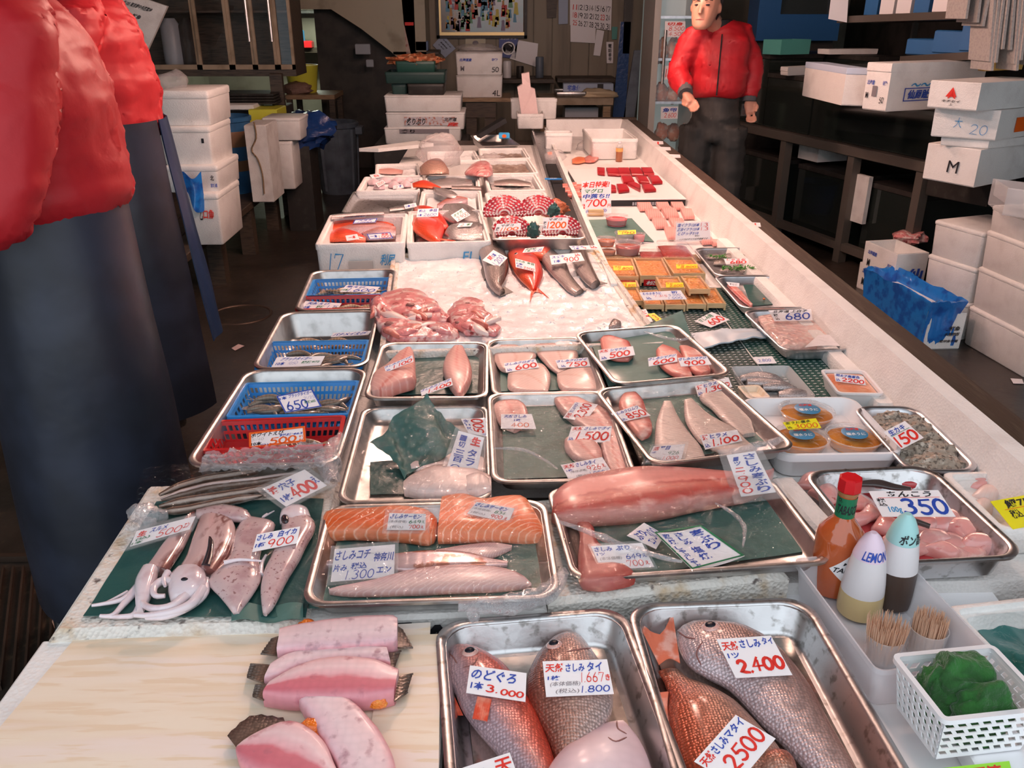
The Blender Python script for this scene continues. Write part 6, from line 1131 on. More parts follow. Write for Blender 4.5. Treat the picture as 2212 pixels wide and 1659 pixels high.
# ================================================================ octopus
mk('octopus', (.5, .03, .05), .25, var=(20, (.35, .015, .03), .45, .65), coat=.6); mk('octopus_skin', (.36, .09, .04), .4, var=(60, (.5, .16, .07), .45, .65), bump=(90, .8)); mk('sucker', (.85, .72, .72), .35)
b5 = foam_box(q('a4', 1310, 560, 1700, 545, 1830, 770, 1320, 775), .795, .11, 'deep white foam box holding the rear octopus')
ot = tray(q('a4', 1328, 765, 1925, 770, 1985, 862, 1342, 878), .815, .045, 'steel tray of boiled octopus arms with white suckers', rim=.008, r=.025)
mb = MB(); x, y, w_, d_, a, z0 = ot['fit']; mb.box((x, y, .685), (w_ * .85, d_ * .8, .084), a, bev=.006); ob('foam_slab', mb, 'foam_grey', None, 'grey foam block under the octopus tray', 'foam slab')
def octopus(lab, cx, cy, rw, z, k0=0, na=5):
 t = thing('octopus', lab, 'octopus', tuple(gp(*mapc('a4', [(cx, cy)])[0], z))); P0 = t.location.copy(); R0 = rw * .3165 * P0.y / F
 for i in range(na):
  rr_ = R0 * (1 - i * .17); th0 = .016; pts = [P0 + Vector((rr_ * 1.05 * cos(a_), rr_ * .35 * sin(a_) - R0 * .3 - i * .004, .014 + .75 * rr_ * max(-.1, sin(a_)))) for a_ in [pi * (-.15 + 1.3 * j / 15) for j in range(16)]]
  mb = MB(); mb.tube(pts, [.006 + .008 * sin(pi * (j + 1) / 17) for j in range(16)], 10); am = ob('arm', mb, 'octopus', t, sm=80)
  mb = MB()
  for j in range(1, 15):
   rad = .006 + .008 * sin(pi * (j + 1) / 17); tg = (pts[j + 1] - pts[j - 1]).normalized(); vw = Vector((0, -.8, .6)); sd = tg.cross(vw).normalized()
   for sg in (-.5, .5): mb.ball(pts[j] + (sd * sg + vw * .85).normalized() * rad * .97, .0042, 8, 4)
  ob('sucker_row', mb, 'sucker', am, kind='stuff')
 mb = MB(); lump(mb, P0 + Vector((0, R0 * .1, .018)), R0 * .4, R0 * .25, .02, cx, .2, 16, 10); ob('body', mb, 'octopus', t, sm=80)
octopus('curled octopus at the back of the octopus box, by the white wall', 1420, 715, 125, .805); octopus('curled octopus fanned out behind the 1200-yen card', 1650, 710, 120, .805)
octopus('octopus arms fanned out below the 1100-yen card', 1470, 850, 115, .785); octopus('octopus arms fanned out under the 1200-yen card', 1810, 845, 115, .785)
mb = MB(); P = gp(*mapc('a4', [(1745, 660)])[0], .82); lump(mb, P, .065, .05, .03, 5, .4, 24, 14, fr=3); ob('octopus_mantle', mb, 'octopus_skin', None, 'wrinkled rusty brown octopus mantle behind the arms', 'octopus', sm=80)
for lab, cx, cy, z in (('scrap of green paper tucked between the octopus arms', 1620, 815, .83), ('scrap of green paper by the octopus mantle', 1760, 685, .85)):
 P = gp(*mapc('a4', [(cx, cy)])[0], z); mb = MB(); lump(mb, P, .022, .02, .026, cx, .6, 16, 12, fr=3); ob('green_paper', mb, 'green_paper_dark', None, lab, 'paper scrap', sm=30)
pc('a4', (1685, 728, 1855, 725, 1853, 806, 1683, 813), .86, 55, [('マダコ', 'k', .22, .04, .76, .24), ('1200', 'o', .18, .32, .94, .92, .06), ('税込', 'k', .02, .3, .13, .9, 'v')], 'white card reading マダコ 1200 standing in the octopus tray')
pc('a4', (1368, 770, 1535, 765, 1530, 812, 1350, 826), .845, 50, [('マダコ', 'k', .2, .06, .7, .4), ('1100', 'o', .24, .5, .92, .98, .05), ('税', 'k', .04, .4, .16, .9)], 'white card reading マダコ 1100 in the octopus tray')
# ================================================================ white-lined trough
fishmat('tuna', [(0, (.5, .02, .05)), (.5, (.56, .03, .06)), (1, (.42, .012, .03))], 70, .03, 0, .26, .05); fishmat('toro', [(0, (.78, .42, .38)), (.5, (.82, .5, .46)), (1, (.78, .4, .36))], 70, .03, 0, .28, .05, stripes=(6, (.88, .66, .62), .2, .6, 2))
ZR = .686
mk('white_sheet', (.86, .84, .84), .4)
x, y, w_, d_, a = fit(q('a5', 440, 452, 965, 440, 1208, 662, 325, 695), .725)
mb = MB(); mb.box((x, y, .686), (w_, d_, .03), a); o1 = ob('cooling_grate', mb, 'black_rubber', None, 'black slatted base under the tuna sheet', 'grate')
for i in range(14):
 mb = MB(); f = face_fn((x, y, w_, d_, a), 'near', .03, .686); mb.sheet(lambda u, v: f(.46 + .025 * (i + .7 * v), .3 + .5 * u) + Vector((0, -.003, 0)), 1, 1, .003); ob('slat', mb, 'grey_plastic', o1)
mb = MB(); mb.box((x, y, .716), (w_ * 1.01, d_ * 1.01, .006), a, bev=.002); ob('white_board', mb, 'white_sheet', None, 'white sheet spread with red tuna blocks', 'board')
TU = [[(540, 445), (598, 450), (600, 498), (545, 492)], [(610, 450), (695, 450), (715, 505), (625, 498)], [(700, 448), (785, 448), (800, 508), (715, 502)], [(790, 448), (870, 448), (900, 505), (810, 502)], [(880, 447), (960, 447), (985, 500), (905, 500)], [(725, 512), (800, 512), (832, 560), (745, 570)], [(838, 508), (915, 515), (950, 568), (870, 560)], [(935, 505), (1010, 512), (1050, 562), (970, 568)], [(650, 580), (680, 590), (690, 628), (650, 630)], [(690, 578), (760, 575), (792, 625), (710, 635)], [(775, 570), (820, 560), (880, 590), (875, 622), (800, 625)], [(885, 578), (960, 578), (1000, 622), (910, 628)]]
for i, c in enumerate(TU):
 c = c[:4]; up = [c[0], ((c[0][0] + c[1][0]) / 2, (c[0][1] + c[1][1]) / 2), c[1]]; lo = [c[3], ((c[3][0] + c[2][0]) / 2, (c[3][1] + c[2][1]) / 2), c[2]]
 fillet('dark red tuna block laid out in rows on the white sheet', 'a5', up, lo, .7225, .018, 'tuna', 'tuna_block', 'tuna block', e=.4, endp=.1, n=6, group='tuna blocks on the white sheet', wob=.0006)
for i, (u, v) in enumerate(((300, 585), (350, 580), (395, 590), (320, 620), (375, 625), (340, 652), (400, 655))): fillet('small bright tuna offcut heaped by the drain', 'a5', [(u - 30, v - 10), (u + 28, v - 14)], [(u - 28, v + 16), (u + 32, v + 14)], .7225, .016 + .004 * (i % 2), 'fillet_red', 'tuna_offcut', 'tuna block', e=.5, endp=.1, n=5, group='tuna offcuts', wob=.001)
mb = MB(); c4 = [gp(*p, .6868) for p in q('a5', 340, 735, 1090, 700, 1540, 1050, 470, 1010)]; f = bil(c4); mb.sheet(lambda u, v: f(v, u), 1, 1, .0015); ob('white_board', mb, 'white_sheet', None, 'white sheet under the pale tuna belly blocks', 'board')
TO = [(835, 700, 140, 75), (985, 698, 125, 70), (1098, 695, 125, 75), (910, 768, 140, 72), (1035, 760, 145, 75), (1185, 765, 115, 75), (965, 838, 130, 75), (1095, 840, 140, 80), (1060, 910, 110, 90), (1180, 900, 90, 70), (1330, 985, 120, 50), (1420, 1010, 90, 36)]
for i, (u, v, ww, hh) in enumerate(TO): fillet('pale pink tuna belly block laid out beside the wall', 'a5', [(u, v), (u + ww * .75, v + 4)], [(u + ww * .3, v + hh), (u + ww, v + hh - 4)], .6895, .018, 'toro', 'belly_block', 'tuna block', e=.4, endp=.1, n=6, group='tuna belly blocks', wob=.0008)
pc('a5', (420, 545, 648, 535, 650, 795, 418, 803), .77, 68, [('本日特売!', 'r', .03, .03, .95, .22, .03), ('マグロ', 'g', .1, .25, .72, .38), ('中落ち!!', 'b', .05, .4, .95, .55, .03), ('700', 'r', .14, .56, .86, .8, .04), ('円', 'r', .88, .72, .98, .82), ('1P', 'r', .02, .7, .12, .95), ('(税抜648円)', 'b', .16, .86, .85, .97)], 'standing white sign reading 本日特売 マグロ 中落ち 700', name='price_sign', cat='price sign')
mb = MB(); P = gp(*q('a5', 530, 815)[0], .69); mb.box((P.x, P.y + .01, .6895), (.07, .03, .03), 0, bev=.003); ob('card_stand', mb, 'pale_wood', None, 'small wooden block behind the tuna sign', 'stand')
paper(q('a5', 395, 850, 810, 835, 985, 1018, 470, 975), .6905, 'grey green sheet under the roe cups', seed=15, amp=.001)
mk('roe_red', (.6, .05, .04), .2, bump=(300, .9, 'vor'), coat=.8); mk('roe_orange', (.8, .2, .04), .2, bump=(280, .9, 'vor'), coat=.8); mk('uni', (.7, .26, .05), .35, bump=(90, .7, 'vor'), var=(40, (.78, .38, .1), .45, .7)); mk('tuna_mince', (.62, .06, .08), .3, bump=(120, .8))
def cup(lab, k, cx, cy, rpx, fillm, z, h=.032, lid=True, name='roe_cup', top=None):
 P = gp(*mapc(k, [(cx, cy)])[0], z + h * .5); P.z = z; r = rpx * CROP[k][2] * (P - CAM).length / F
 t = thing(name, lab, 'cup', tuple(P)); mb = MB(); mb.lathe([(r * .8, .001), (r * .84, h * .1), (r * .95, h * .72), (r * .9, h * .76), (r * .4, h * .8), (.002, h * .78)], P, 20, True, False); ob('filling', mb, fillm, t, sm=60)
 mb = MB(); mb.lathe([(r * .82, 0), (r, h * .95), (r * 1.06, h), (r * 1.0, h * 1.02), (r * .97, h * .9)], P, 20, True, False); ob('cup', mb, 'clear_plastic', t, sm=60)
 if lid: mb = MB(); mb.lathe([(r * 1.05, h * 1.01), (r * 1.04, h * 1.1), (r * .8, h * 1.16), (.002, h * 1.16)], P, 20, False, False); ob('lid', mb, 'film', t, sm=60)
 return t, P, r
cup('clear cup of minced tuna on the grey green sheet', 'a5', 692, 855, 85, 'tuna_mince', .693, .04); cup('clear cup with dark greens under the yellow 190-yen card', 'a5', 760, 975, 80, 'dark_green_plastic', .693, .03); cup('small clear cup of pink roe beside the greens', 'a5', 868, 985, 45, 'tuna_mince', .693, .03)
cup('stacked upper cup of orange roe beside the ice box', 'a5', 612, 1020, 70, 'roe_orange', .72, .03); cup('stacked lower cup of orange roe beside the ice box', 'a5', 622, 1100, 65, 'roe_orange', .688, .03); cup('large clear cup heaped with red salmon roe', 'a5', 778, 1075, 100, 'roe_red', .688, .05)
pc('a5', (700, 930, 842, 925, 845, 955, 702, 962), .735, 30, [('たこわさ', 'r', .06, .1, .5, .4), ('190', 'o', .24, .4, .92, .95, .04)], 'small yellow card reading 190 on the cup of greens', mat='card_yellow')
def pack(lab, k, c8, z, h, fillm, lidm='film', box='clear_plastic', name='roe_pack', wood=False, label=None, card_=None):
 x, y, w_, d_, a = fit(q(k, *c8), z + h); t = thing(name, lab, 'food pack', (x, y, z)); hx, hy = w_ / 2, d_ / 2; mb = MB()
 if wood:
  for i in (-1, 1): mb2 = MB(); mb2.box((x + i * (hx - .004) * cos(a), y + i * (hx - .004) * sin(a), z), (.006, d_, h), a); ob('side_board', mb2, 'pale_wood', t, sm=0)
  for i in (-1, 1): mb2 = MB(); mb2.box((x - i * (hy - .004) * sin(a), y + i * (hy - .004) * cos(a), z + h * .3), (w_ - .012, .006, h * .7), a); ob('end_board', mb2, 'pale_wood', t, sm=0)
  mb.box((x, y, z + h * .3), (w_ - .012, d_ - .014, h * .5), a, bev=.003); ob('filling', mb, fillm, t)
 else:
  mb.rr([(hx * .86, hy * .86, .01, .001), (hx * .92, hy * .92, .012, h * .7), (hx * .7, hy * .7, .01, h * .85)], (x, y, z), a, 3); ob('filling', mb, fillm, t, sm=60)
  mb = MB(); mb.rr([(hx * .88, hy * .88, .01, 0), (hx, hy, .014, h * .6), (hx, hy, .014, h * .65), (hx * .97, hy * .97, .012, h * .6)], (x, y, z), a, 3, True, False); ob('pack_base', mb, box, t, sm=60)
 mb = MB(); mb.rr([(hx, hy, .006, h * .98), (hx * .97, hy * .97, .008, h * 1.15), (hx * .94, hy * .94, .01, h * 1.2)], (x, y, z), a, 3, False, True); ob('lid', mb, lidm, t, sm=40)
 if label: fn = face_fn((x, y, w_, d_, a), 'near', h, z); mb = MB(); mb.sheet(lambda u, v: fn(.12 + .76 * v, .35 + .6 * u) + Vector((0, -.001, 0)), 1, 1, .0005); lb = ob('front_label', mb, 'cap_red', t, sm=0); write([(label, 'w', .2, .45, .8, .85)], lambda u, v: fn(u, v) + Vector((0, -.0025, 0)), lb)
 return t
pack('flat clear pack of dark red roe between two cups', 'a5', (880, 1080, 1050, 1078, 1065, 1135, 862, 1140), .688, .022, 'roe_red'); pack('tall clear pack of red salmon roe beside the standing roe card', 'a5', (1045, 1025, 1250, 1010, 1285, 1120, 1035, 1128), .688, .045, 'roe_red')
mb = MB(); x, y, w_, d_, a = fit(q('a5', 560, 1120, 1320, 1120, 1345, 1170, 600, 1175), .695); mb.box((x, y, .686), (w_, d_, .01), a); ob('wood_strip', mb, 'mid_wood', None, 'brown wooden strip behind the sea urchin boxes', 'board')
UB = [((600, 1145, 830, 1148, 850, 1285, 625, 1290), 'pine box of sea urchin with plain yellow card by the ice', '松葉'), ((835, 1145, 1065, 1145, 1105, 1280, 862, 1285), 'pine box of sea urchin with red label, in the middle', '松葉'), ((1075, 1140, 1300, 1135, 1368, 1260, 1110, 1270), 'pine box of sea urchin nearest the trough wall', None)]
for c8, lab, lb in UB: pack(lab, 'a5', c8, .688, .036, 'uni', wood=True, name='urchin_box', label=lb)
US = [((690, 1290, 850, 1290, 862, 1365, 705, 1370), 'small urchin tray under a yellow card beside the ice rim', .69), ((1000, 1290, 1190, 1290, 1215, 1375, 1030, 1380), 'small urchin tray under the 2600-yen card', .715), ((1200, 1285, 1360, 1282, 1412, 1385, 1245, 1390), 'small urchin tray with shiny wrapped lid', .715), ((760, 1375, 870, 1375, 890, 1475, 790, 1480), 'small urchin tray tucked against the ice rim, front row', .69), ((880, 1395, 1030, 1395, 1050, 1505, 895, 1510), 'small urchin tray under the large blue lettered card', .69), ((1040, 1390, 1195, 1390, 1210, 1505, 1055, 1512), 'small urchin tray in the front row beside the large card', .69), ((1200, 1385, 1345, 1385, 1370, 1500, 1215, 1508), 'small urchin tray second from the end of the front row', .69), ((1350, 1380, 1485, 1378, 1525, 1495, 1372, 1502), 'small urchin tray at the end of the front row', .69)]
for c8, lab, z in US: pack(lab, 'a5', c8, z, .022, 'uni', wood=True, name='urchin_tray')
for c8, lab, tx, z in (((665, 1205, 820, 1205, 825, 1235, 668, 1240), 'yellow card on the urchin box by the ice', '7.800', .74), ((1155, 1195, 1320, 1192, 1325, 1222, 1160, 1226), 'yellow card reading 8.800 on the urchin box by the wall', '8.800', .74), ((728, 1335, 842, 1333, 846, 1368, 730, 1372), 'yellow card reading 3.800 on the small urchin tray', '3.800', .722), ((1075, 1335, 1210, 1335, 1215, 1370, 1078, 1374), 'yellow card reading 2.600 on the small urchin tray', '2.600', .748)):
 pc('a5', c8, z, 26, [('うに', 'r', .06, .08, .4, .38), (tx, 'o', .2, .4, .94, .95, .03)], lab, mat='card_yellow')
pc('a5', (868, 1412, 1190, 1395, 1240, 1465, 905, 1475), .732, 30, [('むらさきうに', 'b', .06, .08, .5, .36), ('折', 'b', .74, .06, .9, .34), ('7.315', 'r', .28, .42, .6, .68, .0), ('5.500', 'b', .64, .38, .92, .62, .0), ('込', 'b', .08, .6, .2, .9), ('1.500', 'b', .6, .7, .92, .95, .0)], 'large white card with blue writing across the urchin trays')
pc('a5', (1158, 870, 1415, 862, 1425, 1005, 1150, 1018), .735, 60, [('塩イクラ120本', 'b', .04, .05, .7, .24), ('1.3', 'r', .74, .05, .95, .25, .02), ('正油イクラ120本', 'b', .04, .28, .7, .46), ('1.3', 'r', .74, .28, .95, .46, .02), ('とびっ子510', 'b', .06, .5, .66, .68), ('税抜', 'k', .55, .7, .7, .78), ('イクラはすべて北海道産です', 'k', .1, .85, .92, .95)], 'standing laminated card listing イクラ and とびっ子 prices', name='price_sign', cat='price sign', sleeve=.006)
# perforated mats
def mat_perf(lab, px4, z, nx, ny, m_): 
 x0, x1, y1, y0 = px4; c = [Vector((x0, y1, z)), Vector((x1, y1, z)), Vector((x1, y0, z)), Vector((x0, y0, z))]; mb = MB(); perf(mb, c[0], c[1], c[2], c[3], nx, ny, .56, 0, .01); return ob('drain_mat', mb, m_, None, lab, 'drain mat', sm=0)
mat_perf('dark blue green perforated mat under the urchin boxes', (.4, .69, 3.02, 1.62), .687, 18, 78, 'basket_teal'); mat_perf('green perforated mat beside the trough wall', (.695, .875, 2.75, 1.6), .687, 11, 68, 'mat_green')
# three aluminium trays by the wall
tray(q('a5', 1308, 1065, 1742, 1058, 1955, 1272, 1450, 1280), .722, .028, 'aluminium tray of small fish with green garnish', rim=.006, r=.03, mat='alu'); tray(q('a5', 1470, 1285, 1950, 1270, 2172, 1520, 1648, 1535), .724, .03, 'aluminium tray lined with dark green paper and roe strip', rim=.006, r=.03, mat='alu'); tray(q('b4', 1092, 30, 1560, 10, 1812, 250, 1300, 300), .727, .034, 'aluminium tray of pink cod milt under the blue 680-yen card', rim=.006, r=.034, mat='alu')
for i, (u, v) in enumerate(((1400, 1130), (1520, 1125), (1640, 1130), (1450, 1175), (1600, 1200), (1500, 1230), (1650, 1235), (1760, 1235))): fish('slim grey fish lying in the garnished aluminium tray', 'a5', [(u, v), (u + 60, v - 12), (u + 120, v)], [(u, v + 14), (u + 60, v + 22), (u + 120, v + 14)], .699, .016, 'greyfish', None, n=12, group='small fish in the aluminium tray')
mk('leaf_green', (.06, .28, .04), .5)
for i, (u, v) in enumerate(((1480, 1145), (1580, 1235), (1690, 1235))):
 mb = MB(); rnd = random.Random(i); P = gp(*q('a5', u, v)[0], .715)
 for j in range(30): d = Vector((rnd.uniform(-.03, .03), rnd.uniform(-.012, .012), rnd.uniform(-.002, .008))); mb.tube([P + d, P + d + Vector((rnd.uniform(-.01, .01), rnd.uniform(-.006, .006), .006)), P + d + Vector((rnd.uniform(-.018, .018), rnd.uniform(-.01, .01), .002))], [.002, .003, .0005], 5, True, .4)
 ob('garnish', mb, 'leaf_green', None, ('green garnish sprig beside the red 680-yen card', 'green garnish sprig at the tray front', 'green garnish sprig beside the tray front fish')[i], 'garnish', kind='stuff')
pc('a5', (1528, 1150, 1715, 1148, 1725, 1190, 1545, 1195), .727, 24, [('しらうお', 'r', .1, .05, .9, .3), ('680', 'r', .2, .35, .9, .95, .05)], 'white card reading 680 in red on the garnished tray')
filmsheet(q('a5', 1330, 1080, 1730, 1075, 1930, 1265, 1460, 1272), .7245, 'film', .002, label='clear film over the garnished aluminium tray', seed=51)
paper(q('a5', 1675, 1350, 1955, 1345, 2110, 1490, 1740, 1520), .6965, 'dark green paper in the aluminium roe tray', 'green_paper_dark', seed=16, amp=.002)
fillet('thin strip of salted red roe in the aluminium tray', 'a5', [(1555, 1360), (1610, 1420), (1690, 1490), (1740, 1520)], [(1600, 1355), (1670, 1420), (1720, 1480), (1752, 1512)], .6965, .014, 'fillet_red', 'roe_strip', 'roe')
pc('a5', (1545, 1330, 1650, 1340, 1645, 1370, 1570, 1362), .714, 22, [('すじこ', 'k', .15, .3, .8, .7)], 'small white card at the roe strip')
for i, (u, v) in enumerate(((1850, 1415), (1915, 1405), (2010, 1395), (1840, 1470), (1960, 1440), (2040, 1450))): 
 P = gp(*q('a5', u, v)[0], .7); mb = MB(); mb.ball(P + Vector((0, 0, .003)), .0045, 8, 6, (1, 1, .8), .3, u); ob('roe_grain', mb, 'roe_orange', None, 'loose orange roe grain on the dark green paper', 'roe', 'loose roe grains')
mk('milt', (.8, .5, .45), .3, bump=(70, 1.0, 'vor'), var=(40, (.85, .66, .6), .4, .65), coat=.5, sss=.1)
fillet('spread of pink cod milt in the aluminium tray', 'b4', [(1150, 60), (1300, 40), (1480, 70), (1580, 130), (1700, 240)], [(1170, 100), (1210, 170), (1270, 240), (1360, 275), (1600, 262)], .697, .022, 'milt', 'cod_milt', 'cod milt', wob=.004, n=30, e=.6, endp=.3)
mb = MB(); c4 = [gp(*p, .7215) for p in q('b4', 1530, 190, 1640, 180, 1715, 248, 1450, 262)]; f = bil(c4); mb.sheet(lambda u, v: f(v, u) + Vector((0, 0, .002 * sin(5 * v))), 4, 8, .0006); ob('paper_towel', mb, 'card', None, 'white paper scrap on the pink cod milt', 'paper scrap')
pc('b4', (1222, 30, 1490, 22, 1500, 92, 1262, 98), .736, 22, [('北海道 上白子', 'k', .08, .04, .9, .28), ('税込', 'k', .05, .36, .16, .95, 'v'), ('680', 'b', .32, .3, .95, .96, .03)], 'white card reading 上白子 680 in blue on the milt')
filmsheet(q('b4', 1130, 45, 1560, 20, 1800, 240, 1310, 285), .7405, 'film', .003, label='clear film over the cod milt tray', seed=61, zf=lambda u, v: -.012 * v)
mb = MB(); c4 = [gp(*p, .702) for p in q('b4', 735, 175, 1215, 150, 1225, 195, 800, 270)]; f = bil(c4); mb.sheet(lambda u, v: f(v, u) + Vector((0, 0, .008 * sin(3 * v) + .006 * noise.noise(Vector((u * 3, v * 6, 1))))), 8, 20, .004); mk('ice_pack', (.62, .7, .76), .35); ob('ice_pack', mb, 'ice_pack', None, 'pale blue limp ice pack on the dark mat', 'ice pack', sm=60)
pc('b4', (758, 98, 865, 40, 978, 88, 860, 138), .7, 14, [('さしみ用', 'g', .1, .05, .8, .35), ('600', 'r', .2, .4, .95, .92, .05)], 'turned white card reading 600 in red on the dark mat'); pc('b4', (1120, 325, 1245, 318, 1275, 362, 1155, 368), .696, 12, [('2.800', 'b', .15, .35, .8, .75, .0)], 'small white card reading 2.800 on the dark mat')
pc('a5', (880, 1550, 920, 1540, 975, 1640, 880, 1650), .705, 10, [('うに', 'r', .2, .1, .8, .4), ('#', 'r', .1, .5, .9, .6)], 'small red and white packet at the ice rim', name='food_packet', cat='packet'); pc('a5', (930, 1580, 985, 1572, 1060, 1630, 1010, 1645), .705, 12, [('3', 'r', .3, .2, .7, .8, .0)], 'curled yellow card beside the red packet', mat='card_yellow')
# clear pack of silver fish, roe tub, urchin cups, oysters
x, y, w_, d_, a = fit(q('b4', 1000, 382, 1365, 375, 1505, 565, 1110, 592), .715); mb = MB(); mb.rr([(w_ / 2 - .01, d_ / 2 - .01, .012, 0), (w_ / 2, d_ / 2, .014, .026), (w_ / 2 - .002, d_ / 2 - .002, .012, .026), (w_ / 2 - .012, d_ / 2 - .012, .01, .002)], (x, y, .689), a, 3, True, False); ob('fish_pack', mb, 'clear_plastic', None, 'clear plastic pack of whole silver fish', 'food pack')
for i, (up, lo) in enumerate((([(1040, 445), (1150, 425), (1260, 440), (1320, 470)], [(1050, 470), (1150, 470), (1240, 480), (1310, 485)]), ([(1080, 470), (1200, 470), (1330, 490), (1400, 520)], [(1090, 495), (1200, 505), (1310, 520), (1390, 530)]), ([(1180, 505), (1290, 500), (1400, 520)], [(1190, 525), (1290, 530), (1390, 535)]), ([(1280, 545), (1360, 530), (1450, 540), (1480, 560)], [(1290, 570), (1370, 580), (1440, 575), (1475, 568)]))): fish('silver fish packed side by side in the clear pack', 'b4', up, lo, .692, .02, 'silverfish', None, n=14, group='silver fish in the pack')
mb = MB(); x, y, w_, d_, a = fit(q('b4', 1025, 505, 1165, 498, 1235, 575, 1090, 585), .71); mb.rr([(w_ / 2 - .004, d_ / 2 - .004, .006, 0), (w_ / 2, d_ / 2, .008, .02), (w_ / 2 - .006, d_ / 2 - .006, .006, .02), (w_ / 2 - .01, d_ / 2 - .01, .006, .008)], (x, y, .69), a, 3); ob('foam_tray', mb, 'wood_veneer', None, 'small cream tray in front of the clear fish pack', 'tray')
fv = fit(q('b4', 1570, 400, 1832, 405, 1940, 545, 1638, 560), .73); x, y, w_, d_, a = fv; t = thing('roe_tub', 'white tub of orange cod roe under the red 2200-yen card', 'tub', (x, y, .689)); hx, hy = w_ / 2, d_ / 2
mb = MB(); mb.rr([(hx - .012, hy - .012, .01, 0), (hx - .003, hy - .003, .012, .034), (hx, hy, .014, .036), (hx, hy, .014, .041), (hx - .006, hy - .006, .01, .041), (hx - .008, hy - .008, .01, .034)], (x, y, .689), a, 3, True, False); ob('tub', mb, 'white_plastic', t, sm=40)
mb = MB(); mb.rr([(hx - .012, hy - .012, .01, .02), (hx - .01, hy - .01, .01, .034), (hx * .5, hy * .5, .01, .038)], (x, y, .689), a, 3); mk('milt_orange', (.74, .26, .13), .3, bump=(70, .8), var=(20, (.8, .4, .25), .4, .65), coat=.6); ob('roe', mb, 'milt_orange', t, sm=60)
pc('b4', (1635, 425, 1820, 445, 1835, 500, 1645, 475), .735, 16, [('明太子無着色', 'b', .05, .06, .85, .4), ('2200', 'r', .22, .45, .97, .97, .05), ('込', 'b', .02, .6, .16, .95)], 'white card reading 2200 in red on the roe tub')
fv = fit(q('b4', 1105, 592, 1735, 558, 2085, 915, 1225, 955), .745); x, y, w_, d_, a = fv; mb = MB(); hx, hy = w_ / 2, d_ / 2
mb.rr([(hx - .015, hy - .015, .03, 0), (hx - .003, hy - .003, .035, .038), (hx, hy, .035, .04), (hx, hy, .035, .055), (hx - .006, hy - .006, .032, .056), (hx - .02, hy - .02, .025, .03), (hx - .026, hy - .026, .02, .024)], (x, y, .689), a, 6); ob('foam_tray', mb, 'white_plastic', None, 'white foam tray holding three tubs of sea urchin', 'foam tray', sm=40)
mk('broth_orange', (.72, .3, .05), .12, coat=1, var=(30, (.6, .2, .02), .4, .65)); mk('label_blue', (.06, .24, .42), .4)
for i, (cx, cy, lab) in enumerate(((1460, 695, 'round tub of sea urchin under the yellow 3000-yen card'), (1425, 855, 'round tub of sea urchin beside the flounder tray'), (1755, 850, 'round tub of sea urchin at the outer foam tray corner'))):
 t, P, r = cup(lab, 'b4', cx, cy, 155, 'broth_orange', .714, .026, True, 'urchin_tub')
 mb = MB(); mb.lathe([(r * .48, .0312), (r * .46, .0318), (.001, .0318)], P, 24, True, False); lb = ob('round_label', mb, 'label_blue', t)
 write([('塩水うに', 'w', .08, .5, .92, .75), ('北海道', 'r', .2, .08, .8, .3)], lambda u, v: P + Vector(((u - .5) * r * .85, (.5 - v) * r * .9, .0324)), lb)
pc('b4', (1312, 735, 1520, 708, 1555, 768, 1345, 780), .7575, 14, [('生うに塩水', 'k', .05, .05, .8, .36), ('3000', 'r', .24, .42, .94, .96, .0), ('込', 'k', .02, .6, .16, .9)], 'yellow card reading 3000 on a sea urchin tub', mat='card_yellow')
oy = tray([(1862, 880), (1984, 873), (2112, 1012), (1945, 1020)], .745, .04, 'aluminium tray of rough grey oysters', rim=.008, r=.03, mat='alu')
mk('oyster', (.36, .3, .24), .6, var=[(60, (.62, .55, .47), .48, .7), (130, (.13, .1, .08), .5, .64)], bump=(40, 1.0))
x, y, w_, d_, a, z0 = oy['fit']; rnd = random.Random(4)
for i in range(15):
 lx = (i % 3 - 1) * (w_ - .09) / 2.2 + rnd.uniform(-.006, .006); ly = (i // 3 - 2) * (d_ - .09) / 4.4 + rnd.uniform(-.008, .008); P = Vector((x + lx * cos(a) - ly * sin(a), y + lx * sin(a) + ly * cos(a), z0 + .02)); mb = MB(); lump(mb, P, .034 + .006 * (i % 3), .024 + .008 * (i % 2), .02 + .004 * (i % 2), i * 3.1, .38, 24, 16, fr=2.4); ob('oyster', mb, 'oyster', None, 'rough grey oyster in the aluminium tray', 'oyster', 'oysters in the tray', sm=30)
pc('b4', (1945, 795, 2080, 725, 2198, 830, 2060, 902), .765, 12, [('生カキ', 'b', .1, .05, .8, .32), ('150', 'r', .05, .4, .95, .95, .06), ('#', 'g', .08, .34, .9, .36)], 'turned white card reading 生カキ 150 on the oysters')
# foam edging along the wall, cards on the rim
for i, (y0, y1) in enumerate(((1.33, 1.72), (1.75, 2.25), (2.28, 3.3))):
 mb = MB(); mb.rr([(.022, (y1 - y0) / 2, .01, 0), (.024, (y1 - y0) / 2, .012, .02), (.018, (y1 - y0) / 2 - .005, .01, .034)], (.895, (y0 + y1) / 2, .686), 0, 3); ob('foam_edging', mb, 'foam', None, ('foam edging strip beside the oysters', 'foam edging strip beside the roe tub', 'long foam edging strip beside the aluminium trays')[i], 'foam strip')
for i, (u, v) in enumerate(((1418, 309), (1434, 322), (1455, 338), (1628, 485))): card([(u - 10, v - 5), (u + 14, v - 4), (u + 16, v + 5), (u - 6, v + 6)], .7975, 6, [('1', 'r', .4, .2, .6, .8, .0)] if i in (0, 3) else [], ('white slip with a red mark at the rim corner', 'first plain slip stuck on the dark rim behind the tuna', 'second plain slip stuck on the dark rim behind the tuna', 'curled white slip on the dark rim by the roe card')[i], name='paper_slip', cat='paper slip')
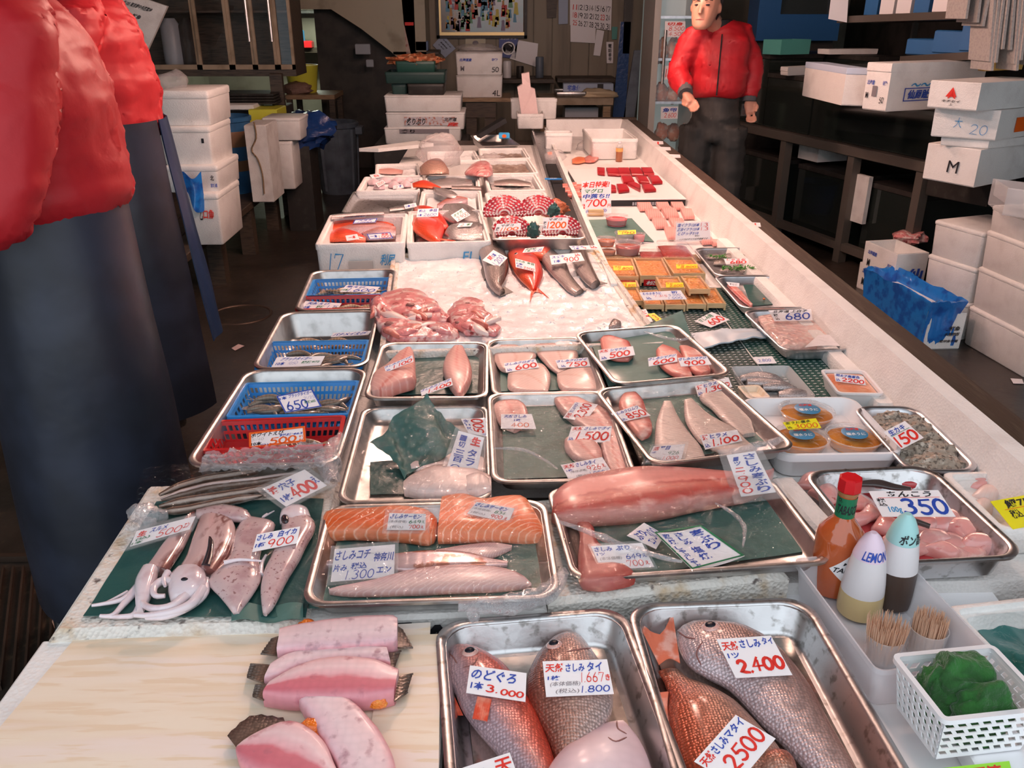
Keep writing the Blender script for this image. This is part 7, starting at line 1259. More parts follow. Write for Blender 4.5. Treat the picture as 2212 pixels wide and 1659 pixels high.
# ---------------------------------------------------------------- monkfish corner
mt_ = tray([(1726, 1012), (2012, 1008), (2225, 1198), (1900, 1222)], .748, .05, 'steel tray of pink monkfish pieces under the 350-yen card', rim=.009, r=.034, mat='steel_worn')
mk('monk', (.78, .38, .36), .25, var=[(24, (.86, .62, .58), .46, .66), (50, (.6, .12, .12), .58, .7)], bump=(40, .5), coat=.7, sss=.1); mk('monk_skin', (.06, .05, .05), .25, coat=.6); mk('blood_red', (.5, .05, .06), .2, coat=.8)
rnd = random.Random(12); x, y, w_, d_, a, z0 = mt_['fit']; mb = MB(); mb.rr([(w_ / 2 - .028, d_ / 2 - .028, .03, .001), (w_ / 2 - .026, d_ / 2 - .026, .03, .008)], (x, y, z0), a, 5); ob('fish_juice', mb, 'blood_red', None, 'dark red juice pooled in the monkfish tray', 'juice')
for i, (u, v, ru, rv) in enumerate(((300, 150, 70, 40), (420, 155, 70, 35), (560, 140, 90, 30), (700, 150, 70, 30), (820, 160, 60, 35), (350, 210, 60, 40), (520, 260, 60, 40), (560, 340, 70, 40), (700, 390, 80, 45), (820, 380, 90, 45), (960, 370, 80, 45), (1080, 400, 80, 50), (780, 450, 90, 45), (900, 470, 90, 45), (1030, 470, 90, 45), (1150, 480, 80, 45), (850, 520, 80, 35), (980, 520, 90, 35), (1100, 520, 80, 35), (1230, 500, 50, 30))):
 ru *= 1.45; rv *= 1.2; j = 18 * sin(i * 2.1); up = [(u - ru, v + j), (u - ru * .3, v - rv * .8), (u + ru * .4, v - rv * .7 - j), (u + ru, v - j)]; lo = [(u - ru, v + 14 + j), (u - ru * .3, v + rv * .7), (u + ru * .4, v + rv * .8 - j), (u + ru, v + 14 - j)]
 fillet('raw pink monkfish piece in the steel tray', 'b8', up, lo, .7015, .02 + .012 * rnd.random(), 'monk', 'monkfish_piece', 'monkfish piece', wob=.011, seed=i * 3, n=18, group='monkfish pieces', e=.9, endp=.35)
fillet('strip of black monkfish skin at the tray back', 'b8', [(520, 150), (620, 140), (720, 165), (800, 180)], [(525, 170), (620, 175), (720, 190), (800, 195)], .733, .008, 'monk_skin', 'monkfish_skin', 'fish skin', wob=.002); fillet('dark skin strip below the 350-yen card', 'b8', [(740, 335), (820, 350), (900, 380)], [(742, 350), (820, 368), (895, 392)], .737, .008, 'monk_skin', 'monkfish_skin', 'fish skin', wob=.002)
fillet('smooth red liver at the back of the monkfish tray', 'b8', [(690, 130), (800, 110), (890, 140)], [(700, 170), (800, 180), (890, 180)], .705, .02, 'blood_red', 'fish_liver', 'fish liver', wob=.002)
pc('b8', (578, 198, 945, 192, 1038, 332, 650, 332), .757, 16, [('あんこう', 'k', .22, .03, .86, .26), ('350', 'b', .34, .3, .98, .96, .05), ('#', 'r', .08, .27, .95, .285), ('税込', 'k', .04, .3, .16, .62, 'v'), ('100g', 'c', .14, .62, .32, .9)], 'white card reading あんこう 350 in blue', name='price_card')
fb = foam_box(None, .742, .056, 'white foam box of pale fish pieces under the yellow lettered card', fitted=edgefit(*q('b8', 960, 95, 1600, 82), .742, .2))
for i, (u, v, ru, rv) in enumerate(((1030, 150, 70, 35), (1150, 170, 80, 40), (1290, 160, 70, 40), (1380, 150, 60, 45), (1200, 230, 90, 40), (1330, 200, 70, 40), (1170, 300, 60, 40), (1400, 300, 80, 50))):
 up = [(u - ru, v), (u - ru * .3, v - rv), (u + ru * .4, v - rv * .9), (u + ru, v)]; lo = [(u - ru, v + 8), (u - ru * .3, v + rv * .8), (u + ru * .4, v + rv), (u + ru, v + 10)]
 fillet('pale pink fish piece in the foam box', 'b8', up, lo, .7, .034, 'monk' if i % 2 else 'cod', 'fish_piece', 'fish piece', wob=.005, seed=i * 5, n=14, group='fish pieces in the foam box', e=.8)
pc('b8', (1220, 252, 1440, 212, 1560, 350, 1340, 400), .752, 14, [('鱈75', 'k', .25, .05, .8, .35), ('税込', 'k', .2, .4, .45, .7), ('00', 'b', .5, .4, .98, .95, .05), ('#', 'r', .15, .36, .9, .375)], 'yellow green card with blue numerals on the pale fish', mat='card_yellow')
mb = MB(); x, y, w_, d_, a = fit([(1685, 1030), (1728, 1022), (1800, 1140), (1752, 1150)], .735); mb.box((x, y, .645), (w_, d_, .088), a, bev=.006); ob('foam_slab', mb, 'foam_grey', None, 'narrow foam block between the yellowtail and monkfish trays', 'foam slab')
# ---------------------------------------------------------------- far end of the trough
def farbox(lab, k, c4, h, zr, **kw): return foam_box(q(k, *c4), zr, h, lab, wall=.018, **kw)
farbox('open white foam box with dark shellfish at the far end', 'a5', (135, 150, 345, 148, 352, 168, 130, 172), .12, .82, fitted=None); farbox('empty white foam box at the far trough corner', 'a5', (448, 140, 790, 130, 822, 215, 480, 218), .125, .815)
t = thing('sauce_bottle', 'clear bottle of amber sauce with orange label in the trough', 'bottle', tuple(gp(*q('a5', 710, 392)[0], .687))); P = t.location.copy(); s = (dp(*q('a5', 712, 235)[0], P.y).z - P.z) / .2
mk('amber_sauce', (.3, .09, .03), .1, coat=1); mk('bottle_label', (.8, .4, .12), .4)
for nm, pr, m_ in (('bottle_body', [(.034 * s, 0), (.036 * s, .005), (.036 * s, .1 * s)], 'amber_sauce'), ('label_band', [(.037 * s, .1 * s), (.037 * s, .135 * s)], 'bottle_label'), ('neck', [(.036 * s, .135 * s), (.03 * s, .155 * s), (.016 * s, .17 * s), (.015 * s, .182 * s)], 'clear_plastic'), ('cap', [(.017 * s, .182 * s), (.017 * s, .2 * s)], 'white_plastic')): mb = MB(); mb.lathe(pr, P, 18); ob(nm, mb, m_, t)
fillet('orange salmon slice on the trough floor near the bottle', 'a5', [(345, 378), (390, 360), (450, 365)], [(348, 405), (400, 408), (455, 395)], .69, .012, 'salmon', 'salmon_slice', 'salmon slice'); fillet('pink salmon trimming next to the orange slice', 'a5', [(440, 370), (500, 340), (570, 330)], [(450, 398), (520, 395), (572, 350)], .69, .016, 'fillet_red', 'salmon_slice', 'salmon slice')
puff('small knotted white bag between the two far boxes', 'a5', 440, 285, 5.85, 58, 48, 'bag_clear', 6, zmin=.687); puff('clear film heap beside the drain', 'a5', 215, 350, 5.2, 80, 45, 'bag_clear', 12, zmin=.687)
card(q('a5', 150, 318, 188, 315, 192, 345, 178, 372), .72, 40, [], 'orange slip in the film heap beside the drain', mat='ink_orange', name='paper_slip', cat='paper slip')
mb = MB(); P = gp(*q('a5', 200, 530)[0], .752); mb.rr([(.045, .016, .015, 0), (.045, .016, .015, .004)], (P.x, P.y, .751), R(-5), 5); o = ob('plastic_tag', mb, 'blue_plastic', None, 'oval blue plastic tag lying on the drain gutter', 'tag'); write([('福魚', 'w', .2, .2, .8, .8)], lambda u, v: P + Vector(((u - .5) * .07, (.5 - v) * .022, .0045)), o)
# ================================================================ the room round the counter
def fr(x0, y0, x1, y1, Y):
 a = dp(x0, y1, Y); b = dp(x1, y0, Y); return a.x, b.x, a.z, b.z
def fbox(name, lab, cat, k, c, Y, dep, mat, rim=0, parent=None, closed=False, z0=None, lid=0, texts=None, ang=0, group=None, bev=.006):
 """box whose front face fills the pixel rectangle c at distance Y"""
 (x0, y0), (x1, y1) = q(k, *c); xa, xb, za, zb = fr(x0, y0, x1, y1, Y)
 if z0 is not None: za = z0
 w_ = xb - xa; h = zb - za; cx = (xa + xb) / 2; fitv = (cx, Y + dep / 2, w_, dep, ang)
 if rim or lid:
  o = foam_box(None, zb, h, lab, wall=rim or .02, mat=mat, fitted=fitv, closed=bool(lid), lidh=lid, name=name, group=group); o['category'] = cat
 else:
  mb = MB(); mb.box((cx, Y + dep / 2, za), (w_, dep, h), ang, bev=bev); o = ob(name, mb, mat, parent, None if parent else lab, None if parent else cat, group)
 if texts: write(texts, face_fn(fitv, 'near', h, za), o)
 return o
def cbox(name, lab, cat, L, M, R_, z, h, mat, lidh=0, tl=None, tr=None, k='', top=None, group=None):
 """box standing on height z with its near vertical edge at pixel M, its two near faces reaching pixels L and R_"""
 m, l, r = [gp(*p, z) for p in q(k, *L, *M, *R_)][1], gp(*q(k, *L)[0], z), gp(*q(k, *R_)[0], z)
 c = [m, r, r + l - m, l]; mb = MB(); ce = (m + r + l + c[2]) / 4
 def ring(s, zz): return [Vector((ce.x + (p.x - ce.x) * s, ce.y + (p.y - ce.y) * s, zz)) for p in c]
 hb = h - lidh; mb.loft([ring(.975, z), ring(.99, z + .006), ring(1, z + hb - .004), ring(.99, z + hb)] + ([] if not top else [ring(.9, z + hb), ring(.88, z + hb * .4)]), True, True, True)
 o = ob(name, mb, mat, None, lab, cat, group, sm=0)
 if lidh: mb = MB(); mb.loft([ring(1.0, z + hb), ring(1.012, z + hb + .004), ring(1.012, z + h - .004), ring(.995, z + h)]); ob('lid', mb, mat, o, sm=0)
 for tx, A, B in ((tl, l, m), (tr, m, r)):
  if tx:
   d = (B - A); n_ = Vector((d.y, -d.x, 0)).normalized() * .004
   write(tx, lambda u, v: A + d * u + n_ + Vector((0, 0, h * (1 - v))), o)
 return o
# ---- aisle bench with its load
t = thing('bench', 'low dark plank bench along the aisle wall', 'bench', (-1.75, 5.6, 0)); ZK = .36
for i in range(4): mb = MB(); mb.box((-1.72 - .17 * i, 5.95, ZK - .045), (.16, 3.3, .045), 0, bev=.004); ob('plank', mb, 'dark_wood', t)
for yy in (4.4, 5.1, 5.8, 6.5, 7.4):
 for xx in (-1.7, -2.2): mb = MB(); mb.box((xx, yy, 0), (.09, .09, ZK - .045)); ob('leg', mb, 'dark_wood', t)
fbox('foam_box', 'white foam box with taped lid on top of the aisle stack', 'foam box', 'a1', (1040, 580, 1325, 800), 4.75, .4, 'foam', lid=.04, z0=dp(*q('a1', 1200, 805)[0], 4.75).z)
fbox('foam_box', 'white foam box second in the aisle stack, black spot', 'foam box', 'a1', (1050, 810, 1335, 1060), 4.72, .4, 'foam', lid=.03, texts=[('#', 'k', .82, .3, .87, .42)])
fbox('foam_box', 'wide foam box with blue print in the aisle stack', 'foam box', 'a1', (1080, 1060, 1385, 1235), 4.68, .42, 'foam', lid=.03, texts=[('北', 'k', .85, .35, .92, .55), ('宮城県', 'b', .84, .65, .97, .8)])
o = fbox('foam_box', 'bottom foam box of the aisle stack with red writing', 'foam box', 'a1', (1190, 1240, 1390, 1500), 4.62, .42, 'foam', lid=.03, z0=ZK, texts=[('口魚', 'r', .55, .3, .85, .48), ('乙', 'k', .45, .3, .53, .5)])
mb = MB(); c4 = [dp(*p, 4.6) for p in q('a1', 1140, 1120, 1285, 1115, 1310, 1375, 1160, 1210)]; f = bil(c4); mb.sheet(lambda u, v: f(v, u) + Vector((0, -.03 * sin(pi * v) - .02 * sin(9 * v + 2 * u) * u + .01, .02 * sin(7 * v))), 16, 20, .003); ob('blue_bag', mb, 'blue_bag', None, 'bright blue plastic bag hooked over the aisle stack', 'plastic bag', sm=60)
P = gp(*q('a1', 1480, 1240)[0], ZK); P.y += .1; H = dp(*q('a1', 1480, 740)[0], P.y).z - ZK; r0 = .5 * 285 * .3376 * P.y / F * 1.02
t = thing('barrel', 'blue plastic barrel with two brown bands on the bench', 'barrel', (P.x, P.y, ZK)); mb = MB(); mb.lathe([(r0 * .84, 0), (r0 * .87, .02), (r0 * .97, H * .93), (r0 * 1.03, H * .94), (r0 * 1.04, H * .99), (r0 * .98, H), (r0 * .94, H * .97), (r0 * .85, .03)], (P.x, P.y, ZK), 32); ob('barrel_body', mb, 'barrel_blue', t)
for a_, b_ in ((.62, .82), (.3, .44)): mb = MB(); mb.lathe([(r0 * (.875 + .1 * a_), H * a_), (r0 * (.885 + .1 * a_), H * (a_ + .01)), (r0 * (.885 + .1 * b_), H * (b_ - .01)), (r0 * (.875 + .1 * b_), H * b_)], (P.x, P.y, ZK), 32, False, False); ob('band', mb, 'barrel_band', t)
fbox('foam_board', 'tall foam board leaning beside the barrel', 'foam board', 'a1', (1602, 800, 1700, 1150), 5.75, .3, 'foam_grey', z0=ZK)
mb = MB(); pts = [dp(*p, 5.742) for p in q('a1', 1625, 780, 1640, 880, 1610, 960, 1650, 1020, 1680, 1120, 1690, 1240)]; mb.tube(resamp(pts, 20), .005, 6); mk('rope', (.25, .17, .1), .8); ob('rope', mb, 'rope', None, 'loop of frayed brown rope hanging by the barrel', 'rope')
fbox('foam_box', 'white foam box lying on the bench end', 'foam box', 'a1', (1690, 755, 1915, 900), 6.2, .3, 'foam', lid=.02); fbox('foam_box', 'low white foam box under the bench end box', 'foam box', 'a1', (1700, 905, 1865, 1030), 6.2, .3, 'foam', rim=.02, z0=ZK)
fbox('plastic_crate', 'yellow plastic tray on the bench stack', 'crate', 'a1', (1600, 700, 1770, 800), 6.55, .3, 'yellow_plastic', z0=.772); fbox('foam_box', 'tall foam box carrying the yellow tray', 'foam box', 'a1', (1590, 800, 1760, 1040), 6.55, .35, 'foam', z0=ZK)
fbox('foam_cover', 'flat white foam lid beside the yellow tray', 'foam lid', 'a1', (1330, 672, 1620, 705), 6.6, .3, 'foam')
for i in range(4): fbox('dark_tray', ('lowest', 'second', 'third', 'topmost')[i] + ' dark plastic tray of the stack under the cabinet', 'tray', 'a1', (1350 + 6 * i, 655 - 18 * i, 1765 - 5 * i, 670 - 18 * i), 6.75, .35, 'counter_black')
fbox('cupboard', 'dark cupboard base beneath the glass cabinet', 'cupboard', 'a1', (900, 690, 1800, 1000), 6.97, .4, 'dark_wall', z0=ZK)
mb = MB(); P = dp(*q('a1', 1960, 830)[0], 6.6); lump(mb, P, .2, .18, .12, 9, .4, 24, 14, fr=2.5); mk('tarp_blue', (.01, .04, .16), .25, bump=(30, 1), coat=.5); ob('tarp', mb, 'tarp_blue', None, 'dark blue shiny tarp bundle behind the bench boxes', 'tarp', sm=50); mb = MB(); mb.box((P.x - .06, P.y, 0), (.2, .3, P.z - .1)); ob('crate', mb, 'counter_black', None, 'black crate under the blue tarp bundle', 'crate')
# ---- glass cabinet
YC = 7.0; xs = [300, 427, 498, 548, 597, 634]; zb = dp(500, 150, YC).z; t = thing('glass_cabinet', 'wooden wall cabinet with sliding glass doors', 'cabinet', (dp(470, 100, YC).x, YC + .2, zb)); X0 = dp(250, 100, YC).x; X1 = dp(634, 100, YC).x; ZTp = 2.3
mk('tan_wood', (.33, .25, .17), .5, var=(8, (.22, .16, .1), .4, .7))
mb = MB(); mb.box(((X0 + X1) / 2, YC + .38, zb), (X1 - X0, .02, ZTp - zb)); mb.box(((X0 + X1) / 2, YC + .2, zb - .05), (X1 - X0, .4, .05)); mb.box(((X0 + X1) / 2, YC + .2, ZTp), (X1 - X0, .4, .04)); mb.box((X1 - .01, YC + .2, zb), (.02, .36, ZTp - zb)); mb.box((X0, YC + .2, zb), (.02, .36, ZTp - zb)); ob('carcass', mb, 'dark_wood', t, sm=0)
mb = MB(); mb.box(((X0 + X1) / 2, YC + .2, zb + .4), (X1 - X0 - .04, .3, .015)); ob('shelf', mb, 'dark_wood', t, sm=0)
for i in range(5):
 xa, xb = dp(xs[i], 100, YC).x, dp(xs[i + 1], 100, YC).x; yy = YC - .01 * (i % 2); d = thing('door', 'x', 'x'); del d['label']; del d['category']; d.parent = t; d.location = (0, 0, 0)
 mb = MB(); s = .022; mb.box(((xa + xb) / 2, yy, zb), (xb - xa, s, .035)); mb.box((xa + s / 2, yy, zb), (s, s, ZTp - zb)); mb.box((xb - s / 2, yy, zb), (s, s, ZTp - zb)); ob('door_frame', mb, 'tan_wood', d, sm=0)
 mb = MB(); mb.box(((xa + xb) / 2, yy + .006, zb + .03), (xb - xa - .03, .004, ZTp - zb - .04)); ob('pane', mb, 'pane', d, sm=0)
 if i in (2, 3): mb = MB(); mb.tube([(xb - .02, yy - .03, zb + .5), (xb - .02, yy - .03, zb + .2)], .012, 8); ob('handle', mb, 'steel', d)
for c, m_, lab in (((1050, 200, 1150, 390), 'grey_plastic', 'pale jug standing in the glass cabinet'), ((1165, 220, 1235, 390), 'dark_wall', 'dark bottle standing in the glass cabinet')): (x0, y0), (x1, y1) = q('a1', *c); a_ = dp(x0, y1, YC + .15); b_ = dp(x1, y0, YC + .15); rr_ = (b_.x - a_.x) / 2; mb = MB(); mb.lathe([(rr_ * .9, zb), (rr_, zb + .05), (rr_, zb + .3), (rr_ * .5, zb + .36), (rr_ * .45, b_.z)], ((a_.x + b_.x) / 2, YC + .18, 0), 16); ob('jug' if 'jug' in lab else 'bottle', mb, m_, None, lab, 'container')
c4 = [dp(*p, 6.2) for p in q('a1', 770, -60, 1070, 40, 930, 350, 640, 300)]; mb = MB(); f = bil(c4); mb.sheet(lambda u, v: f(v, u) + Vector((0, .0, 0)), 1, 1, .03); o = ob('foam_cover', mb, 'foam_grey', None, 'tilted grey foam lid with small print before the cabinet', 'foam lid', sm=0); write([('〒105 東京都中央区築地', 'k', .15, .12, .75, .2), ('品名 鮮魚', 'k', .2, .3, .6, .38), ('産地', 'k', .2, .5, .4, .58)], lambda u, v: f(u, v) + (c4[1] - c4[0]).cross(c4[3] - c4[0]).normalized() * -.004, o); o['fixed'] = 1
fbox('shelf_post', 'dark wooden post below the cabinet', 'post', 'a1', (1745, 470, 1800, 700), 6.95, .05, 'dark_wood', z0=0)
fbox('foam_cover', 'foam lid standing behind the aisle stack', 'foam lid', 'a1', (1300, 545, 1420, 690), 7.0, .05, 'foam'); mb = MB(); P = dp(*q('a1', 1110, 565)[0], 4.95); lump(mb, P + Vector((0, 0, .03)), .09, .08, .06, 4, .3, 18, 12); ob('plastic_bag', mb, 'bag_clear', None, 'crumpled clear bag on top of the aisle stack', 'plastic bag', sm=50)
# ---- grey bin, yellow bucket table
P = gp(735, 414, 0); H = dp(735, 262, P.y).z; r0 = 44 * P.y / F; t = thing('trash_bin', 'large ribbed grey plastic bin standing in the aisle', 'bin', (P.x, P.y, 0)); mb = MB(); mb.lathe([(r0 * .85, 0), (r0 * .88, .02), (r0, H * .92), (r0 * 1.1, H * .93), (r0 * 1.12, H * .98), (r0 * 1.05, H), (r0 * .97, H * .97), (r0 * .85, .05)], P, 28); ob('bin_body', mb, 'grey_bin', t)
for i in range(8): a_ = i * pi / 4 + .2; mb = MB(); mb.bar(P + Vector((r0 * .87 * cos(a_), r0 * .87 * sin(a_), .03)), P + Vector((r0 * 1.0 * cos(a_), r0 * 1.0 * sin(a_), H * .9)), .03, .012); ob('rib', mb, 'grey_bin', t)
for s_ in (-1, 1): mb = MB(); mb.box((P.x + s_ * r0 * 1.15, P.y, H * .82), (.06, .14, H * .12), bev=.01); ob('handle', mb, 'grey_bin', t)
YT = 8.3; xa, xb, za, zb_ = fr(616, 205, 722, 215, YT); t = thing('side_table', 'small wooden table under the yellow bucket', 'table', ((xa + xb) / 2, YT + .25, 0)); mb = MB(); mb.box(((xa + xb) / 2, YT + .25, za), (xb - xa, .5, .04)); ob('table_top', mb, 'mid_wood', t)
for i in (0, 1):
 for j in (0, 1): mb = MB(); mb.box((xa + .03 + i * (xb - xa - .06), YT + .04 + j * .42, 0), (.05, .05, za)); ob('leg', mb, 'dark_wood', t)
xa2, xb2, _, zt2 = fr(617, 141, 682, 205, YT + .2); mb = MB(); r0 = (xb2 - xa2) / 2; mb.lathe([(r0 * .8, zb_), (r0 * .83, zb_ + .01), (r0, zt2 - .02), (r0 * 1.04, zt2), (r0 * .96, zt2), (r0 * .78, zb_ + .02)], ((xa2 + xb2) / 2, YT + .28, 0), 24); ob('bucket', mb, 'yellow_plastic', None, 'bright yellow plastic bucket on a small table', 'bucket')
mb = MB(); P = dp(645, 202, YT + .1); lump(mb, P + Vector((0, 0, .04)), .13, .08, .06, 6, .4, 20, 12); mk('net_brown', (.22, .13, .1), .7, bump=(90, 1)); ob('net_bag', mb, 'net_brown', None, 'brown net bag before the yellow bucket', 'net bag', sm=50)
# ---- back room glimpsed beyond the stairs
for c, lab, mt, nm, ct in (((75, 290, 260, 318), 'dark shelf board with cleaning goods', 'dark_wood', 'wall_shelf', 'shelf'), ((262, 265, 420, 278), 'shelf board with a crumpled white bag', 'dark_wood', 'wall_shelf', 'shelf'), ((265, 420, 450, 432), 'shelf board holding pale boxes', 'dark_wood', 'wall_shelf', 'shelf'), ((265, 500, 450, 512), 'lowest shelf board by the stairs', 'dark_wood', 'wall_shelf', 'shelf'), ((30, 60, 330, 82), 'grey hood above the back room sink', 'counter_black', 'cooker_hood', 'hood')): fbox(nm, lab, ct, 'a2', c, 10.95, .35, mt)
for c, lab, mt, nm, ct in (((100, 180, 142, 258), 'bright blue detergent box on the back shelf', 'cyan_box', 'detergent_box', 'box'), ((145, 245, 200, 290), 'red cup on the back shelf', 'red_plastic', 'cup', 'cup'), ((78, 250, 130, 290), 'pale box next to the red cup', 'white_plastic', 'box', 'box'), ((345, 390, 425, 420), 'beige box on the middle back shelf', 'tan_wood', 'box', 'box'), ((300, 465, 410, 500), 'pale tray on the lowest back shelf', 'grey_plastic', 'tray', 'tray'), ((340, 225, 415, 265), 'white bag on the back room shelf', 'white_plastic', 'bag', 'bag')):
 if mt not in MATS: mk(mt, (.05, .35, .7), .4)
 fbox(nm, lab, ct, 'a2', c, 10.9, .15, mt, bev=.012)
fbox('control_box', 'small pale control box on the dark stair wall', 'control box', 'a2', (465, 262, 550, 326), 8.96, .06, 'grey_plastic'); fbox('control_box', 'tiny pale switch below the control box', 'switch', 'a2', (530, 355, 570, 402), 8.96, .04, 'grey_plastic')
mb = MB(); xa, xb, za, zb_ = fr(770, 95, 850, 560, 9.0); mb.box((dp(845, 200, 9.05).x - .3, 9.3, 0), (.9, .06, 1.9)); ob('wall_partition', mb, 'dark_wall', None, 'dark panel below the sloping stair', None, kind='structure')
# ---- stacked foam boxes and tubs behind the counter
YS = 6.75; lab2 = [('炙りぶり', 'k', .26, .3, .5, .72, .03), ('北海道', 'k', .74, .28, .9, .5), ('産', 'r', .78, .56, .92, .8)]
mk('box_print', (.55, .53, .56), .5, var=(60, (.45, .2, .15), .5, .62))
mb = MB(); xa, xb, za, zb_ = fr(828, 420, 1000, 430, YS); mb.box(((xa + xb) / 2, YS + .3, 0), (xb - xa + .1, .6, dp(900, 312, YS).z), bev=.01); ob('crate_stack', mb, 'counter_black', None, 'dark crate base under the foam box stack', 'crate')
for c, lab, tx in (((640, 762, 1092, 862), 'lowest printed foam box of the back stack', [('#', 'y', .2, .08, .85, .35), ('炙り', 'k', .22, .1, .4, .34)]), ((650, 672, 1115, 775), 'middle foam box of the back stack with fish label', None), ((640, 570, 1095, 668), 'top plain foam box of the back stack', None)):
 o = fbox('foam_box', lab, 'foam box', 'a2', c, YS, .4, 'foam', lid=.012, texts=tx)
 if 'middle' in lab:
  (x0, y0), (x1, y1) = q('a2', *c); xa, xb, za, zb_ = fr(x0, y0, x1, y1, YS); mb = MB(); fn = face_fn(((xa + xb) / 2, YS + .2, xb - xa, .4, 0), 'near', zb_ - za, za); mb.sheet(lambda u, v: fn(.23 + .65 * v, .25 + .5 * u) + Vector((0, -.002, 0)), 1, 1, .001); lb = ob('print_label', mb, 'box_print', o, sm=0); write(lab2, lambda u, v: fn(u, v) + Vector((0, -.005, 0)), lb)
fbox('plastic_tub', 'dark grey tub under the green tub', 'tub', 'a2', (640, 430, 1000, 500), YS + .05, .34, 'basket_teal', rim=.01, z0=dp(*q('a2', 800, 500)[0], YS + .05).z); fbox('plastic_tub', 'small black tub on the foam box stack', 'tub', 'a2', (775, 500, 995, 570), YS + .02, .3, 'counter_black', rim=.01); fbox('plastic_tub', 'short grey stand tub beside the small black tub', 'tub', 'a2', (680, 500, 770, 570), YS + .1, .25, 'basket_teal', rim=.01)
o = fbox('plastic_tub', 'green tub heaped with orange shrimp', 'tub', 'a2', (705, 365, 940, 435), YS + .08, .28, 'dark_green_plastic', rim=.01); mk('dried_shrimp', (.45, .13, .05), .6, bump=(60, 1), var=(40, (.55, .3, .16), .45, .65)); P = dp(*q('a2', 822, 362)[0], YS + .2); mb = MB(); lump(mb, P, .19, .11, .045, 5, .5, 30, 14, fr=5); ob('shrimp_heap', mb, 'dried_shrimp', None, 'heap of orange boiled shrimp in the green tub', 'shrimp heap', kind='stuff', sm=30)
YW = 7.6; xa, xb, za, zb_ = fr(998, 212, 1104, 232, YW); t = thing('wooden_stand', 'wooden stand carrying two tall foam boxes', 'stand', ((xa + xb) / 2, YW + .25, 0)); mb = MB(); mb.box(((xa + xb) / 2, YW + .25, zb_ - .03), (xb - xa, .5, .03)); ob('top_board', mb, 'mid_wood', t); mb = MB(); mb.box(((xa + xb) / 2 - .05, YW + .25, zb_ - .16), (xb - xa - .16, .44, .13)); ob('apron_board', mb, 'dark_wood', t)
for i in (0, 1): mb = MB(); mb.box((xa + .08 + i * (xb - xa - .26), YW + .1, 0), (.09, .3, zb_ - .16)); ob('leg', mb, 'dark_wood', t)
fbox('foam_box', 'lower tall foam box marked 4L on the wooden stand', 'foam box', 'a2', (1068, 450, 1342, 583), YW + .05, .4, 'foam', lid=.01, z0=zb_, texts=[('4L', 'k', .78, .66, .95, .92, .0)]); fbox('foam_box', 'upper tall foam box marked M and 50', 'foam box', 'a2', (1065, 312, 1342, 448), YW + .05, .4, 'foam', lid=.01, texts=[('北海道産', 'b', .08, .26, .34, .4, .03), ('砂糖', 'b', .77, .26, .9, .38), ('M', 'y', .1, .6, .18, .82), ('50', 'k', .77, .64, .92, .88, .02)])
puff('limp clear bag lying on the tall foam boxes', 'a2', 1200, 290, 7.85, 120, 26, 'bag_clear', 31)
fbox('foam_box', 'white foam box holding a tall paper bag', 'foam box', 'a2', (1428, 680, 1592, 822), 6.35, .26, 'foam', rim=.018, z0=.757)
mb = MB(); B = [dp(*p, 6.42) for p in q('a2', 1455, 690, 1430, 520, 1460, 500, 1455, 440, 1500, 430, 1510, 520, 1535, 530, 1555, 690)]; mk('bag_paper', (.78, .58, .56), .5, bump=(30, .6)); n = len(B)
mb.loft([[p + Vector((0, s_, 0)) + Vector((.0, .03 * noise.noise(p * 9), 0)) for p in B] for s_ in (-.03, 0, .05)]); ob('paper_bag', mb, 'bag_paper', None, 'tall pink translucent bag standing in a foam box', 'bag', sm=0)
fbox('foam_cover', 'foam lid tray behind the tall bag', 'foam lid', 'a2', (1390, 590, 1670, 662), 6.56, .1, 'foam', rim=.02, z0=.802); tray(q('a2', 1175, 805, 1385, 800, 1412, 860, 1200, 875), .8, .05, 'small steel tray with a black pan at the drain end', rim=.006, r=.015)
mb = MB(); P = dp(*q('a2', 1270, 810)[0], 5.6); mb.bar(P + Vector((-.08, 0, -.0)), P + Vector((.09, .06, .09)), .07, .03); ob('black_pan', mb, 'black_rubber', None, 'black pan leaning in the small steel tray', 'pan'); fbox('tape_pack', 'blue and yellow packet in the small steel tray', 'packet', 'a2', (1320, 795, 1385, 830), 5.6, .04, 'cyan_box', texts=[('@', 'o', .3, .2, .7, .8)])
mb = MB(); c4 = [gp(*p, .79) for p in q('a2', 485, 885, 830, 840, 930, 855, 600, 888)]; f = bil(c4); mb.sheet(lambda u, v: f(v, u), 1, 1, .02); ob('foam_sheet', mb, 'foam', None, 'thin foam panel jutting over the aisle', 'foam panel', sm=0)
# ---- back wall things
def flat(name, lab, cat, k, c8, Y, mat, texts=None, th=.012, border=None):
 c4 = [dp(*p, Y) for p in q(k, *c8)]; f = bil(c4); mb = MB(); mb.sheet(lambda u, v: f(v, u), 1, 1, th); o = ob(name, mb, mat, None, lab, cat, sm=0)
 if texts: write(texts, lambda u, v: f(u, v) + Vector((0, -.004, 0)), o)
 return o
YW2 = YB - .015
t = thing('wall_picture', 'framed busy crowd picture in a black and gold frame', 'picture', tuple(dp(1042, 80, YW2))); xa, xb, za, zb_ = fr(944, -40, 1139, 83, YW2); mk('gold', (.5, .38, .18), .35, .7); mk('pic_glass', (.2, .24, .2), .15, coat=1, var=(3, (.32, .2, .16), .4, .6))
for (a0, b0, a1, b1, m_) in ((xa, za, xb, za + .03, 'counter_black'), (xa, za, xa + .03, zb_, 'counter_black'), (xb - .03, za, xb, zb_, 'counter_black'), (xa + .03, za + .03, xb - .03, za + .06, 'gold'), (xa + .03, za + .06, xa + .05, zb_, 'gold')): mb = MB(); mb.box(((a0 + a1) / 2, YW2 - .02, b0), (a1 - a0, .04, b1 - b0)); ob('frame', mb, m_, t, sm=0)
